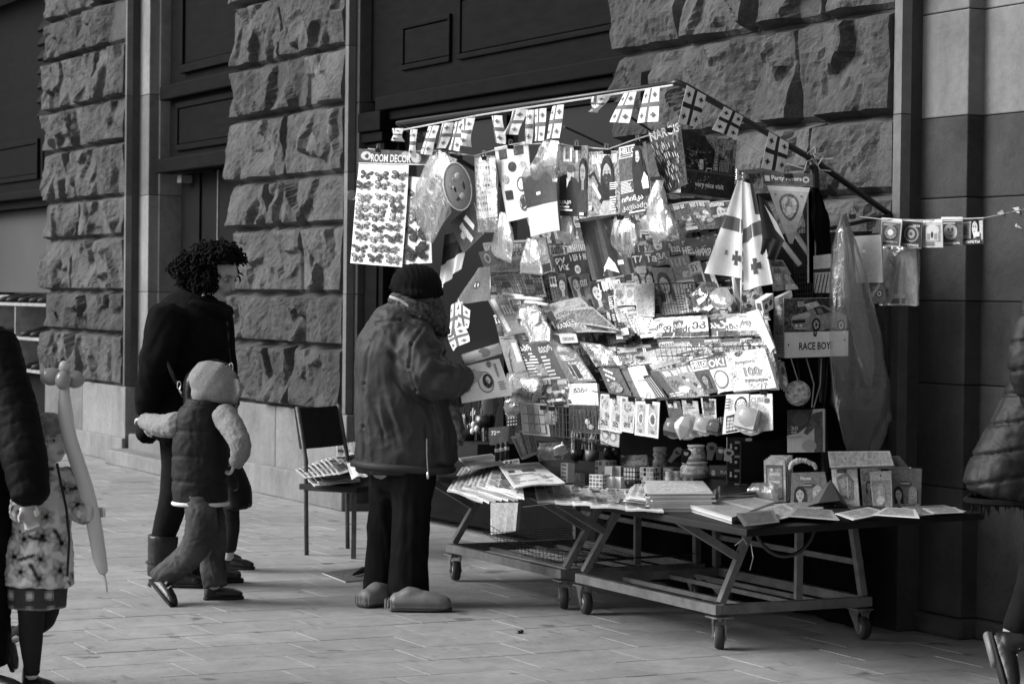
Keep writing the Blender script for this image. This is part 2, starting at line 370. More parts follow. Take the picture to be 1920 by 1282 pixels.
# rounded foot of the right-hand portal
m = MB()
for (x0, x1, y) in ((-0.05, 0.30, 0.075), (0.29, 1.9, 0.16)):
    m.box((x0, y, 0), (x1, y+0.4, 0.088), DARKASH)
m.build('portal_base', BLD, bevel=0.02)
m = MB(); m.box((-20, 0.62, 0), (3.5, 0.8, 4.6), DARKASH); m.build('backing_wall', BLD)
m = MB(); m.box((-20, -0.06, 4.4), (3.5, 0.8, 4.62), ASHLAR); m.build('string_course', BLD)
# ---- shopfront between the middle pier and the right wall
SH = MB(); 
def raised(parent, x0, x1, z0, z1, y, t=0.022, w=0.035):
    f = MB()                                            # sunk moulding round a raised field
    f.bar((x0, y-t/2, z1-w/2), (x1, y-t/2, z1-w/2), t, w, WOOD); f.bar((x0, y-t/2, z0+w/2), (x1, y-t/2, z0+w/2), t, w, WOOD)
    f.bar((x0+w/2, y-t/2, z0+w), (x0+w/2, y-t/2, z1-w), t, w, WOOD, up=(1, 0, 0)); f.bar((x1-w/2, y-t/2, z0+w), (x1-w/2, y-t/2, z1-w), t, w, WOOD, up=(1, 0, 0))
    f.build('panel_moulding', parent, bevel=0.006)
    g = MB(); a = w+0.004
    g.box((x0+a, y-t*0.55, z0+a), (x1-a, y+0.004, z1-a), WOOD); g.build('wood_panel', parent, bevel=0.008)
fr = MB(); fr.box((-6.25, 0.13, 2.735), (-2.50, 0.5, 4.4), WOOD); SHOP = fr.build('shopfront', BLD)
raised(SHOP, -5.72, -4.98, 2.90, 3.20, 0.13); raised(SHOP, -4.86, -2.66, 2.90, 3.30, 0.13); raised(SHOP, -5.72, -2.66, 3.45, 4.3, 0.13)
m = MB(); m.box((-6.02, 0.06, 2.655), (-2.50, 0.13, 2.745), WOOD); m.box((-6.0, 0.10, 2.59), (-2.50, 0.16, 2.652), WOOD); m.build('cornice', SHOP, bevel=0.008)
for (x0, x1) in ((-6.25, -5.93), (-2.74, -2.50)):
    m = MB(); m.box((x0, 0.09, 0.45), (x1, 0.4, 2.45), WOOD); m.box((x0, 0.06, 2.455), (x1+.03, 0.4, 2.52), WOOD); m.box((x0, 0.035, 2.525), (x1+.05, 0.4, 2.652), WOOD)
    m.box((x0+.07, 0.075, 0.6), (x1-.07, 0.088, 2.36), WOOD); m.build('pilaster', SHOP, bevel=0.006)
m = MB(); m.box((-5.93, 0.12, 0.05), (-2.74, 0.55, 0.5), WOOD); m.build('stall_riser', SHOP)
m = MB()
for x in (-5.90, -4.32, -2.80): m.box((x-.035, 0.17, 0.5), (x+.035, 0.26, 2.59), WOOD2)
m.box((-5.865, 0.171, 2.53), (-2.835, 0.259, 2.589), WOOD2); m.build('window_frame', SHOP)
q = NT('shop_glass'); q.set(Base_Color=g4(0.010), Roughness=0.04, Specular_IOR_Level=0.12); GLASS = q.m
for (a, b) in ((-5.865, -4.355), (-4.285, -2.835)):
    m = MB(); m.box((a, 0.21, 0.5), (b, 0.222, 2.53), GLASS); m.build('window_pane', SHOP)
m = MB(); m.box((-5.9, 0.55, 0.5), (-2.75, 0.6, 2.6), WOOD2); m.build('shop_interior', SHOP)
# ---- doorway between the two left piers
fr = MB(); fr.box((-10.82, 0.26, 2.52), (-8.5, 0.6, 4.4), WOOD); DOOR = fr.build('doorway', BLD)
raised(DOOR, -10.6, -8.75, 2.62, 3.02, 0.26, 0.03, 0.05); raised(DOOR, -10.45, -8.75, 3.25, 4.2, 0.26, 0.05, 0.07)
m = MB(); m.box((-10.84, 0.17, 3.05), (-8.5, 0.258, 3.17), WOOD); m.box((-10.84, 0.14, 2.44), (-8.5, 0.30, 2.56), WOOD); m.build('cornice', DOOR, bevel=0.012)
m = MB(); m.box((-10.80, 0.36, 0.25), (-10.35, 0.42, 2.44), WOOD2); m.box((-10.347, 0.38, 0.25), (-9.95, 0.42, 2.44), WOOD2); m.box((-9.947, 0.37, 0.25), (-9.93, 0.42, 2.44), STEEL); m.box((-9.927, 0.38, 0.25), (-8.5, 0.42, 2.44), WOOD2); m.build('door_leaf', DOOR)
m = MB(); m.box((-10.62, 0.26, 2.36), (-10.52, 0.355, 2.42), STEEL); m.build('door_closer', DOOR)
# ---- shop at the far left: dark louvres, panels, a lit white shelf with shoes behind glass
fr = MB(); fr.box((-17.4, 0.24, 2.44), (-13.6, 0.6, 4.4), WOOD); LS = fr.build('shopfront', BLD)
for k in range(7):
    z = 3.15+k*0.14; m = MB(); m.add([(-14.65, 0.17, z), (-13.7, 0.17, z), (-13.7, 0.24, z+0.12), (-14.65, 0.24, z+0.12), (-14.65, 0.2, z-.02), (-13.7, 0.2, z-.02), (-13.7, 0.26, z+0.1), (-14.65, 0.26, z+0.1)], [(0, 1, 2, 3), (7, 6, 5, 4), (0, 4, 5, 1), (1, 5, 6, 2), (2, 6, 7, 3), (3, 7, 4, 0)], WOOD2); m.build('louvre_slat', LS)
raised(LS, -16.9, -14.75, 2.55, 2.95, 0.24, 0.03, 0.05); raised(LS, -14.6, -13.66, 2.55, 2.92, 0.24, 0.03, 0.05)
m = MB(); m.box((-17.4, 0.15, 2.36), (-13.6, 0.3, 2.44), WOOD); m.build('cornice', LS, bevel=0.01)
m = MB(); m.box((-17.4, 0.2, 0.0), (-13.6, 0.4, 0.62), WOOD2); m.build('stall_riser', LS)
m = MB(); m.box((-14.32, 0.24, 0.62), (-13.9, 0.30, 2.36), WOOD); m.box((-17.4, 0.24, 2.28), (-14.33, 0.3, 2.36), WOOD); m.build('window_frame', LS)
SHELFM = mat_plain('pale_shelf', 0.26, 0.6); PANEL = mat_plain('pale_display_panel', 0.035, 0.6, 0.15, 1.5)
m = MB(); m.box((-17.4, 0.40, 1.43), (-14.34, 0.43, 2.28), PANEL); m.build('display_panel', LS)
def bx(mb, *a): mb.box(*a)
SF = thing('shoe_shelf', 'white pigeonhole shelf of dark shoes in the window at the far left', 'shelf', (-15, 0.3, 0.62))
m = MB()
for z in (1.30, 0.97, 0.66): m.box((-17.3, 0.02, z), (-13.72, 0.40, z+0.028), SHELFM)
m.build('shelf_board', SF)
for x in (-16.6, -15.75, -14.85): 
    m = MB(); m.box((x-.014, 0.03, 0.69), (x+.014, 0.39, 1.299), SHELFM); m.build('divider', SF)
m = MB(); m.box((-17.3, 0.405, 0.62), (-13.72, 0.42, 1.4), SHELFM); m.build('shelf_back', SF)
SHOE = mat_plain('dark_leather', 0.012, 0.35, 0.3)
for n, (x, z) in enumerate(((-15.45, 1.328), (-15.15, 1.328), (-14.7, 1.328), (-14.3, 1.328), (-14.0, 1.328), (-15.4, 0.998), (-14.6, 0.998), (-14.25, 0.998), (-15.3, 0.688), (-14.55, 0.688), (-14.2, 0.688))):
    m = MB()
    m.add([], [], SHOE)
    for k in range(1):
        pr = [(-.13, .045, .085), (-.12, .05, .10), (-.05, .055, .10), (0.02, .055, .075), (0.09, .05, .06), (0.14, .035, .045), (0.155, .01, .02)]
        vs = []; fs = []
        for (px_, w_, h_) in pr:
            for t in range(8):
                th = math.pi*2*t/8; vs.append((x+w_*math.cos(th), 0.17-px_, z+0.001+max(0, h_*(0.5+0.5*math.sin(th)))))
        for i in range(len(pr)-1):
            for t in range(8): fs.append((i*8+t, i*8+(t+1) % 8, (i+1)*8+(t+1) % 8, (i+1)*8+t))
        fs.append(tuple(range(8))); fs.append(tuple(48+t for t in range(8))[::-1]); m.add(vs, fs, SHOE)
    row = ('top', 'middle', 'bottom')[0 if z > 1.2 else 1 if z > .9 else 2]
    tag(m.build('shoe', smooth=True), ('first', 'second', 'third', 'fourth', 'fifth', 'first', 'second', 'third', 'first', 'second', 'third')[n]+' dark shoe from the left on the %s board of the white shelf' % row, 'shoe', 'dark shoes on the %s board' % row)
# ================================================================== THE NEWS STAND: two wheeled carts, tabletop, rack, canopy
TZ = 0.59
def caster(parent, x, y, yaw):
    h = MB(); ca, sa = math.cos(yaw), math.sin(yaw)
    def W(a, b, z): return (x+a*ca-b*sa, y+a*sa+b*ca, z)
    for s in (-1, 1):                                     # forked cheek plates
        o = s*0.026; t = 0.0025
        pts = [(-0.05, 0.128), (0.05, 0.128), (0.028, 0.10), (0.042, 0.052), (0.03, 0.036), (0.014, 0.052), (-0.045, 0.11)]
        vs = [W(a, o-t, z) for a, z in pts]+[W(a, o+t, z) for a, z in pts]; n = len(pts)
        h.add(vs, [tuple(range(n))[::-1], tuple(range(n, 2*n))]+[(k, (k+1) % n, n+(k+1) % n, n+k) for k in range(n)], ZINC)
    h.box((x-.045, y-.04, 0.127), (x+.045, y+.04, 0.133), ZINC); h.lathe([(0.02, 0), (0.02, 0.012)], ZINC, (x, y, 0.116), 10)
    h.tube([W(0.03, -.033, .052), W(0.03, .033, .052)], 0.006, ZINC, 8)
    f = h.build('caster_fork', parent)
    wx = MB(); ax = V3(-sa, ca, 0); c = np.array(W(0.03, 0, 0.052)); R = 0.05
    wx.lathe([(R*.55, -.019), (R*.9, -.019), (R*.98, -.011), (R, 0), (R*.98, .011), (R*.9, .019), (R*.55, .019)], RUBBER, c, 22, ax=ax)
    wx.build('wheel', f, smooth=True)
    wh = MB(); wh.lathe([(R*.54, -.020), (R*.5, -.0215), (R*.2, -.0215), (R*.2, .0215), (R*.5, .0215), (R*.54, .020)], ZINC, c, 14, ax=ax); wh.build('hub', f)
def cart(x0, x1, label, lean):
    y0, y1 = -1.02, -0.27
    T = thing('stall_cart', label, 'cart', ((x0+x1)/2, -0.65, 0), 'wheeled carts under the stall')
    z = 0.163; w, h = 0.034, 0.042
    for (p, q_) in (((x0, y0, z), (x1, y0, z)), ((x0, y1, z), (x1, y1, z)), ((x0+.018, y0+.018, z), (x0+.018, y1-.018, z)), ((x1-.018, y0+.018, z), (x1-.018, y1-.018, z))):
        m = MB(); m.bar(p, q_, w, h, STEEL); m.build('frame_rail', T, bevel=0.003)
    for yy in (-0.80, -0.55, -0.42):
        m = MB(); m.bar((x0+.036, yy, z-.01), (x1-.036, yy, z-.01), 0.02, 0.02, STEEL); m.build('shelf_bar', T)
    for (xx, l) in ((x0+.02, lean[0]), (x1-.02, lean[1])):
        for (yy, yt) in ((y0+.02, -0.83), (y1-.02, -0.36)):
            m = MB(); m.bar((xx, yy, z+.026), (xx+l, yt, TZ-.03), 0.032, 0.032, STEEL, up=(1, 0, 0)); m.build('leg', T, bevel=0.003)
        m = MB(); p = V3(xx, y0+.02, z+.026); q_ = V3(xx+l, -0.83, TZ-.03); a = p+(q_-p)*0.52
        m.bar(a+V3(0, -.02, 0), (a[0]-0.02, -1.24, TZ-.03), 0.03, 0.03, STEEL, up=(1, 0, 0)); m.build('brace', T)
    m = MB(); m.bar((x1-.018, -0.62, z+.026), (x1-.018, -0.62, TZ-.03), 0.032, 0.02, STEEL, up=(1, 0, 0)); m.build('upright', T)
    m = MB(); m.bar((x0+.04, -0.30, 0.33), (x1-.02, -0.30, 0.33), 0.02, 0.024, STEEL); m.build('back_rail', T)
    for (xx, yy, yw) in ((x0+.03, y0+.02, -0.25), (x1-.03, y0+.02, -0.5), (x0+.04, y1-.02, 0.7), (x1-.04, y1-.02, -0.15)): caster(T, xx, yy, yw)
    return T
CART1 = cart(-2.50, -1.24, 'grey steel stall cart on casters beside the old man in the long jacket', (0.12, 0.10))
CART2 = cart(-1.10, 0.135, 'grey steel stall cart on casters at the right end, under the card packets', (0.10, 0.0))
# sagging wire tray in the left cart
m = MB(); xs = np.linspace(-2.42, -1.12, 34); ysv = np.linspace(-0.86, -0.36, 9)
def sag(x, y): return 0.245-0.075*math.sin(math.pi*(x+2.42)/1.3)*1.0+0.02*(y+0.6)
for x in xs: m.tube([(x, y, sag(x, y)) for y in (-0.86, -0.6, -0.36)], 0.0013, WIRE, 3, caps=False); m.tube([(x, -0.86, sag(x, -.86)), (x, -0.865, sag(x, -.86)+0.06)], 0.0013, WIRE, 3, caps=False)
for y in ysv: m.tube([(x, y, sag(x, y)) for x in xs[::3]], 0.0013, WIRE, 3, caps=False)
for z in (0.03, 0.06): m.tube([(x, -0.864, sag(x, -.86)+z) for x in xs[::3]], 0.0018, WIRE, 3, caps=False)
tag(m.build('wire_tray'), 'sagging wire mesh tray slung inside the cart nearest the old man', 'wire tray')
# tabletop
m = MB()
m.box((-2.86, -1.42, TZ-.028), (-0.62, -0.12, TZ), BOARD); TT = tag(m.build('tabletop', bevel=0.004), 'dark flat board tabletop laid over the left cart, under the newspapers', 'tabletop', 'stall tabletops')
m = MB(); pl = [(-0.612, -1.40), tuple(hz(1400, 991, TZ)[:2]), tuple(hz(1812, 962, TZ)[:2]), (0.70, -0.10), (-0.612, -0.10)]; n = 5
m.add([(x, y, TZ-.030) for x, y in pl]+[(x, y, TZ-.002) for x, y in pl], [tuple(range(n))[::-1], tuple(range(n, 2*n))]+[(k, (k+1) % n, n+(k+1) % n, n+k) for k in range(n)], BOARD); tag(m.build('tabletop', bevel=0.004), 'dark flat board tabletop jutting out past the right end of the carts', 'tabletop', 'stall tabletops')
m = MB(); m.box((-2.85, -0.60, TZ+.001), (-0.02, -0.57, 0.64), BOARD); m.box((-2.85, -0.569, 0.625), (-0.02, -0.14, 0.64), BOARD); m.box((-2.85, -0.95, TZ+.002), (-2.32, -0.605, 0.70), BOARD); tag(m.build('display_step'), 'low black step along the back of the table that lifts the jars and pens', 'step')
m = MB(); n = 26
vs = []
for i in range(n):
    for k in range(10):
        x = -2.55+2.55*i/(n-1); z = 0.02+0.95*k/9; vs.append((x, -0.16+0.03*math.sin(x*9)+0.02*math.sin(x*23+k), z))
m.add(vs, [(i*10+k, (i+1)*10+k, (i+1)*10+k+1, i*10+k+1) for i in range(n-1) for k in range(9)], FLATBLACK)
tag(m.build('backdrop_black', smooth=True), 'black tarpaulin hanging down behind the carts', 'tarpaulin')  # added sheet: its black stands in for the shade behind the carts
# black back sheet behind the rack, black hose loop, plastic bag under the table, loose cord
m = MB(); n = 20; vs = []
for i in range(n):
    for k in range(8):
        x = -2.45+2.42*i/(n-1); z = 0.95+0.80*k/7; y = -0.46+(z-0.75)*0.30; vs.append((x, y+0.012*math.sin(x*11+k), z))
m.add(vs, [(i*8+k, (i+1)*8+k, (i+1)*8+k+1, i*8+k+1) for i in range(n-1) for k in range(7)], FLATBLACK)
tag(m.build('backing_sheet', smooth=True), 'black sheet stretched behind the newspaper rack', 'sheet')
p0 = hy(1415, 975, -1.15); m = MB()
m.tube([p0+R0*(0.24*(0.5-0.5*math.cos(math.pi*t/12)))+U0*(-0.14*math.sin(math.pi*t/12)) for t in range(13)], 0.008, CLIP, 6)
tag(m.build('hose_loop', smooth=True), 'black hose looping down from the table edge', 'hose')
# canopy
CP = thing('canopy_frame', 'black pipe canopy frame rising over the news stand', 'frame', (-1.5, -1.1, 2.0))
A = V3(-0.13, -1.10, 2.352); Bf = V3(-3.02, -1.10, 2.352)
m = MB(); m.tube([Bf, A+V3(-.06, 0, 0)], 0.0125, DSTEEL, 8); m.build('front_pipe', CP, smooth=True)
m = MB(); m.tube([A+V3(-.06, 0, 0), A+V3(-.015, .012, .004), A+V3(0.0, 0.05, -.012), hx(1525, 300, -0.11), hx(1690, 418, -0.11)], 0.0135, DSTEEL, 8); m.build('side_pipe', CP, smooth=True)
m = MB(); m.tube([Bf, Bf+V3(0, 0.5, -0.25), Bf+V3(0, 1.05, -0.53)], 0.0125, DSTEEL, 8); m.build('side_pipe', CP, smooth=True)
c1 = hx(1528, 300, -0.10)
m = MB(); m.bar(c1, V3(-0.08, -0.36, 0.70), 0.022, 0.022, DSTEEL, up=(1, 0, 0)); m.build('post', CP)
m = MB(); m.bar(V3(-2.50, -0.42, 2.06), V3(-2.48, -0.36, 0.70), 0.022, 0.022, DSTEEL, up=(1, 0, 0)); m.build('post', CP)
m = MB(); m.tube([hx(1540, 432, -0.10), hx(1668, 404, -0.10)], 0.009, DSTEEL, 6); m.build('stay', CP)
m = MB(); m.tube([hy(1160, 205, -1.0), hy(1235, 255, -0.6)], 0.006, DSTEEL, 6); m.build('stay', CP)
m = MB(); m.tube([hy(1058, 238, -1.0), hy(1175, 292, -0.55)], 0.006, DSTEEL, 6); m.build('stay', CP)
m = MB(); m.bar(V3(-2.50, -0.44, 2.02), V3(-0.10, -0.44, 2.02), 0.02, 0.02, DSTEEL); m.build('cross_bar', CP)
m = MB(); m.tube([hy(745, 246, -1.108), hy(900, 216, -1.113), hy(1100, 185, -1.113), hy(1262, 160, -1.113)], 0.0045, STRING, 5); tag(m.build('cord'), 'pale cord run along the front canopy pipe for the small flags', 'cord')
kp = hx(1528, 298, -0.09); m = MB()
for a in range(4):
    an = a*1.7; m.tube([kp, kp+V3(0.01, .05*math.cos(an), .05*math.sin(an)), kp+V3(0.02, .09*math.cos(an+.5), .05*math.sin(an+.5)-.02)], 0.003, STRING, 4)
m.tube([kp+V3(.02, -.02, .02), kp+V3(.02, 0.03, .01), kp+V3(.02, 0.0, -.03), kp+V3(.02, -.03, 0)], 0.004, STRING, 4)
tag(m.build('string_knot'), 'knot of pale string tied round the canopy pipe above the post', 'string')
# line of goods hanging string (front), line to the wall on the right
HL = [hy(x, y, -1.05) for x, y in ((690, 279), (740, 285), (810, 283), (890, 292), (960, 272), (1040, 268), (1078, 275), (1140, 280), (1190, 262), (1275, 236))]
m = MB(); m.tube(HL, 0.003, STRING, 4); tag(m.build('hanging_line'), 'thin string line from which the magazines and bags hang', 'string')
m = MB(); m.tube([hx(1385, 262, -0.28), hx(1450, 300, -0.2), hx(1440, 296, -.2)][:2]+[hx(1525, 322, -0.11)], 0.003, STRING, 4); tag(m.build('string_stay'), 'thin string running from the travel box to the canopy post', 'string')
RLp = [hx(1535, 398, -0.1), hy(1650, 411, -0.25), hy(1730, 413, -0.2), hy(1845, 409, -0.1), hy(1880, 402, -0.03), hy(1925, 392, 0.165)]
m = MB(); m.tube(RLp, 0.0025, STRING, 4); tag(m.build('wall_line'), 'thin string line from the stall to the wall holding the small calendars', 'string')
for (x, y) in ((1875, 397), (1905, 392), (1907, 425)):
    m = MB(); c_ = hy(x, y, 0.170); rq = random.Random(x); m.add([c_+R0*rq.uniform(-.02, .02)+U0*rq.uniform(-.02, .016)-F0*rq.uniform(0, .012) for _ in range(6)], [(0, 1, 2), (2, 3, 1), (3, 4, 5), (1, 4, 3), (0, 2, 5)], WHITEM); tag(m.build('paper_scrap'), {1875: 'torn white paper scrap on the wall line, nearer the calendars', 1905: 'torn white paper scrap on the wall line at the far right', 1907: 'torn white paper scrap stuck to the wall below the line'}[x], 'paper scrap')

# ================================================================== printed goods
TXT = {}
def text_tris(s):
    if s in TXT: return TXT[s]
    cu = bpy.data.curves.new('lettering', 'FONT'); cu.body = s; cu.resolution_u = 2; cu.fill_mode = 'FRONT'; cu.offset = 0.022
    ob = bpy.data.objects.new('lettering', cu); COL.objects.link(ob)
    dg = bpy.context.evaluated_depsgraph_get(); me = ob.evaluated_get(dg).to_mesh()
    V = np.array([v.co[:2] for v in me.vertices]); fs = [tuple(p.vertices) for p in me.polygons]
    ob.evaluated_get(dg).to_mesh_clear(); bpy.data.objects.remove(ob); bpy.data.curves.remove(cu)
    if len(V): V -= V.min(0); V /= np.maximum(V.max(0), 1e-6)
    TXT[s] = (V, fs); return TXT[s]
class Sheet:
    def __init__(s, q4, t=0.002, bend=0.0, fold=0.0, wave=0.0, seed=0, nu=6, nv=8, droop=0.0, ff=5.0):
        s.ff = ff
        s.A, s.B, s.C, s.D = [np.asarray(p, float) for p in q4]; s.t = t; s.bend = bend; s.wave = wave; s.fold = fold; s.droop = droop
        n = unit(np.cross(s.B-s.A, s.D-s.A)); mid = (s.A+s.B+s.C+s.D)/4
        s.N = n if np.dot(n, CAM-mid) > 0 else -n
        s.mb = MB(); s.lay = 0; s.nu, s.nv = nu, nv; s.r = random.Random(seed); s.ph = s.r.uniform(0, 6)
        s.edge = s.r.choice((.25, .4, .55, .65, .75)); s.sz = (np.linalg.norm(s.B-s.A), np.linalg.norm(s.D-s.A))
    def P(s, u, v, h=0.0):
        p = s.A*(1-u)*(1-v)+s.B*u*(1-v)+s.C*u*v+s.D*(1-u)*v
        o = s.bend*(4*u*(1-u))+s.droop*v*v+s.wave*(math.sin(u*7+s.ph+v*2)*0.6+math.sin(v*5+s.ph*2+u*3)*0.4)*(0.25+0.75*v)
        if s.fold: o += s.fold*math.sin(u*math.pi*s.ff+s.ph)*(0.4+0.6*v)
        return p+s.N*(o+h)
    def grid(s, x0, y0, x1, y1, h, mat, ink, ph, flip=False, nu=None, nv=None):
        nu = nu or max(1, int(math.ceil(abs(x1-x0)*s.nu))); nv = nv or max(1, int(math.ceil(abs(y1-y0)*s.nv)))
        vs = [s.P(x0+(x1-x0)*i/nu, y0+(y1-y0)*k/nv, h) for i in range(nu+1) for k in range(nv+1)]
        fs = []
        for i in range(nu):
            for k in range(nv):
                a = i*(nv+1)+k; f = (a, a+1, a+nv+2, a+nv+1); fs.append(f[::-1] if flip else f)
        s.mb.add(vs, fs, mat, ink, ph)
    def base(s, mat, ink, ph=0.0, back=None):
        s.mat = mat; s.grid(0, 0, 1, 1, 0, mat, ink, ph); s.grid(0, 0, 1, 1, -s.t, mat, ink if back is None else back, 0, True)
        for (a, b, n) in (((0, 0), (1, 0), s.nu), ((1, 0), (1, 1), s.nv), ((1, 1), (0, 1), s.nu), ((0, 1), (0, 0), s.nv)):
            vs = []; fs = []
            for i in range(n+1):
                u = a[0]+(b[0]-a[0])*i/n; v = a[1]+(b[1]-a[1])*i/n; vs += [s.P(u, v, 0), s.P(u, v, -s.t)]
            for i in range(n): fs.append((2*i, 2*i+2, 2*i+3, 2*i+1))
            s.mb.add(vs, fs, mat, s.edge if s.t > 0.003 else ink, 0.0)
    def h(s): s.lay += 1; return 0.0005*(s.lay if s.lay < 9 else 9+(s.lay-9) % 26)
    def draw(s, el):
        k = el[0]
        if k == 'r': s.grid(*el[1:5], s.h(), s.mat, el[5], el[6] if len(el) > 6 else 0)
        elif k == 'q':                                     # a quad that follows the surface
            _, pt, ink = el[:3]; hh = s.h(); N_ = 6; a, b, c_, d = [np.array(p, float) for p in pt]
            uv = [a*(1-i/N_)*(1-k_/N_)+b*(i/N_)*(1-k_/N_)+c_*(i/N_)*(k_/N_)+d*(1-i/N_)*(k_/N_) for i in range(N_+1) for k_ in range(N_+1)]
            s.mb.add([s.P(u, v, hh+.001) for u, v in uv], [(i*7+k_, i*7+k_+1, i*7+k_+8, i*7+k_+7) for i in range(N_) for k_ in range(N_)], s.mat, ink, 0)
        elif k == 'e':
            _, cx, cy, rx, ry, ink = el[:6]; n = 14; hh = s.h()
            s.mb.add([s.P(min(1, max(0, cx+rx*math.cos(2*math.pi*i/n))), min(1, max(0, cy+ry*math.sin(2*math.pi*i/n))), hh) for i in range(n)], [tuple(range(n))], s.mat, ink, el[6] if len(el) > 6 else 0)
        elif k == 'p':
            hh = s.h(); s.mb.add([s.P(min(1, max(0, u)), min(1, max(0, v)), hh) for u, v in el[1]], [tuple(range(len(el[1])))], s.mat, el[2], el[3] if len(el) > 3 else 0)
        elif k == 't':
            _, tx, x, y, w_, h_, ink = el[:7]; rot = el[7] if len(el) > 7 else 0
            V, fs = text_tris(tx); hh = s.h()
            if not len(V): return
            if rot == 90: pts = [(x+(1-b)*w_ if False else x+b*w_, y+a*h_) for a, b in V]
            elif rot == 180: pts = [(x+(1-a)*w_, y+b*h_) for a, b in V]
            elif rot == -90: pts = [(x+(1-b)*w_, y+(1-a)*h_)[:2] if False else (x+b*w_, y+(1-a)*h_) for a, b in V]
            else: pts = [(x+a*w_+(el[8] if len(el) > 8 else 0)*(b)*h_, y+(1-b)*h_) for a, b in V]
            s.mb.add([s.P(u, v, hh) for u, v in pts], fs, s.mat, ink, 0)
        elif k == 'l':                                     # lines too small to read
            _, x0, y0, x1, y1, n, ink = el; dy = (y1-y0)/n
            hh = s.h()
            for i in range(n): s.grid(x0, y0+dy*i, x0+(x1-x0)*s.r.uniform(.55, 1), y0+dy*(i+.5), hh, s.mat, ink, 0, nu=1, nv=1)
        elif k == 'b':                                     # an unreadable masthead: block strokes
            _, x0, y0, x1, y1, ink = el; x = x0; hh = s.h(); cw = (y1-y0)*s.sz[1]/s.sz[0]*0.62
            while x < x1-cw*.5:
                t = s.r.random(); w2 = cw*.28
                s.grid(x, y0, x+w2, y1, hh, s.mat, ink, 0, nu=1, nv=1)
                if t < .7: s.grid(x+cw*.5, y0, x+cw*.5+w2, y1, hh, s.mat, ink, 0, nu=1, nv=1)
                yy = s.r.choice((y0, (y0+y1)/2-(y1-y0)*.1, y1-(y1-y0)*.22)); s.grid(x+w2, yy, x+cw*.5, yy+(y1-y0)*.22, hh, s.mat, ink, 0, nu=1, nv=1); x += cw
        elif k == 'f':                                     # a cover portrait
            _, cx, cy, sc, skin, hair, body = el; a = s.sz[0]/s.sz[1]
            s.draw(('p', [(cx-.42*sc, cy+1.5*sc*a), (cx-.36*sc, cy+.75*sc*a), (cx-.12*sc, cy+.5*sc*a), (cx+.12*sc, cy+.5*sc*a), (cx+.36*sc, cy+.75*sc*a), (cx+.42*sc, cy+1.5*sc*a)], body, .4))
            s.draw(('e', cx, cy-.02*sc*a, .29*sc, .42*sc*a, hair, .4)); s.draw(('p', [(cx-.29*sc, cy), (cx+.29*sc, cy), (cx+.3*sc, cy+.6*sc*a), (cx-.3*sc, cy+.6*sc*a)], hair, .4))
            s.draw(('p', [(cx-.08*sc, cy+.2*sc*a), (cx+.08*sc, cy+.2*sc*a), (cx+.1*sc, cy+.62*sc*a), (cx-.1*sc, cy+.62*sc*a)], skin*.75))
            s.draw(('e', cx, cy+.05*sc*a, .19*sc, .30*sc*a, skin, .15))
            s.draw(('p', [(cx-.2*sc, cy-.12*sc*a), (cx-.05*sc, cy-.3*sc*a), (cx+.2*sc, cy-.1*sc*a), (cx+.17*sc, cy-.32*sc*a), (cx-.1*sc, cy-.4*sc*a)], hair))
            for d in (-.08, .08): s.draw(('e', cx+d*sc, cy+.0*sc, .035*sc, .025*sc*a, .03)); s.draw(('r', cx+d*sc-.045*sc, cy-.07*sc*a, cx+d*sc+.045*sc, cy-.05*sc*a, .06))
            s.draw(('e', cx, cy+.2*sc*a, .06*sc, .028*sc*a, .14)); s.draw(('r', cx-.015*sc, cy+.08*sc*a, cx+.02*sc, cy+.11*sc*a, skin*.6))
def cover(seed, title=None, bg=None, face=None, dense=1.0, tt=None):
    r = random.Random(seed*7+1); bgv = bg if bg is not None else r.choice((.04, .07, .12, .2, .3, .45, .6))
    E = [('r', 0.0, 0.0, 1, 1, bgv, .9)]; c = .8 if bgv < .32 else .03
    E.append(('r', 0, 0, 1, .04+.05*r.random(), r.choice((.7, .05, .4)), .2))
    if face is None: face = r.random() < .45
    if face: E.append(('f', r.uniform(.4, .65), r.uniform(.42, .5), r.uniform(.8, 1.15), r.uniform(.45, .65), r.choice((.012, .03, .12)), r.choice((.02, .1, .5))))
    else:
        for i in range(int(5*dense)):
            x, y = r.uniform(.0, .7), r.uniform(.25, .8); E.append(('r', x, y, x+r.uniform(.15, .3), y+r.uniform(.08, .18), r.choice((.03, .1, .3, .6, .8)), .9))
        for i in range(3): E.append(('e', r.uniform(.2, .8), r.uniform(.35, .85), r.uniform(.06, .16), r.uniform(.05, .12), r.choice((.02, .1, .5, .7)), .8))
    y0 = .07+.03*r.random()
    if title: E.append(('t', title, .06, y0, .86, .16, c if tt is None else tt))
    else: E.append(('b', .06, y0, .06+r.uniform(.6, .9), y0+r.uniform(.12, .17), c if tt is None else tt))
    for i in range(int(4*dense)):
        x = r.choice((.05, .6)); y = r.uniform(.3, .85); E.append(('l', x, y, x+.34, y+.11, 3, r.choice((.8, .75, .03)) if bgv < .3 else .03))
    if r.random() < .5: E.append(('r', r.uniform(0, .6), .86, 1, .97, r.choice((.02, .75)), .1))
    return E
def newsp(seed):
    r = random.Random(seed); E = [('b', .05, .04, .7, .13, .05), ('r', .72, .04, .95, .13, .3, .6)]
    for cx in (.05, .36, .67):
        y = .17
        while y < .92:
            if r.random() < .3: h = r.uniform(.12, .2); E.append(('r', cx, y, cx+.27, min(.95, y+h), r.choice((.06, .15, .3)), .9)); y += h+.02
            else: h = r.uniform(.1, .22); n = int(h/.022); E.append(('l', cx, y, cx+.28, min(.95, y+h), n, .22)); y += h+.025
    return E
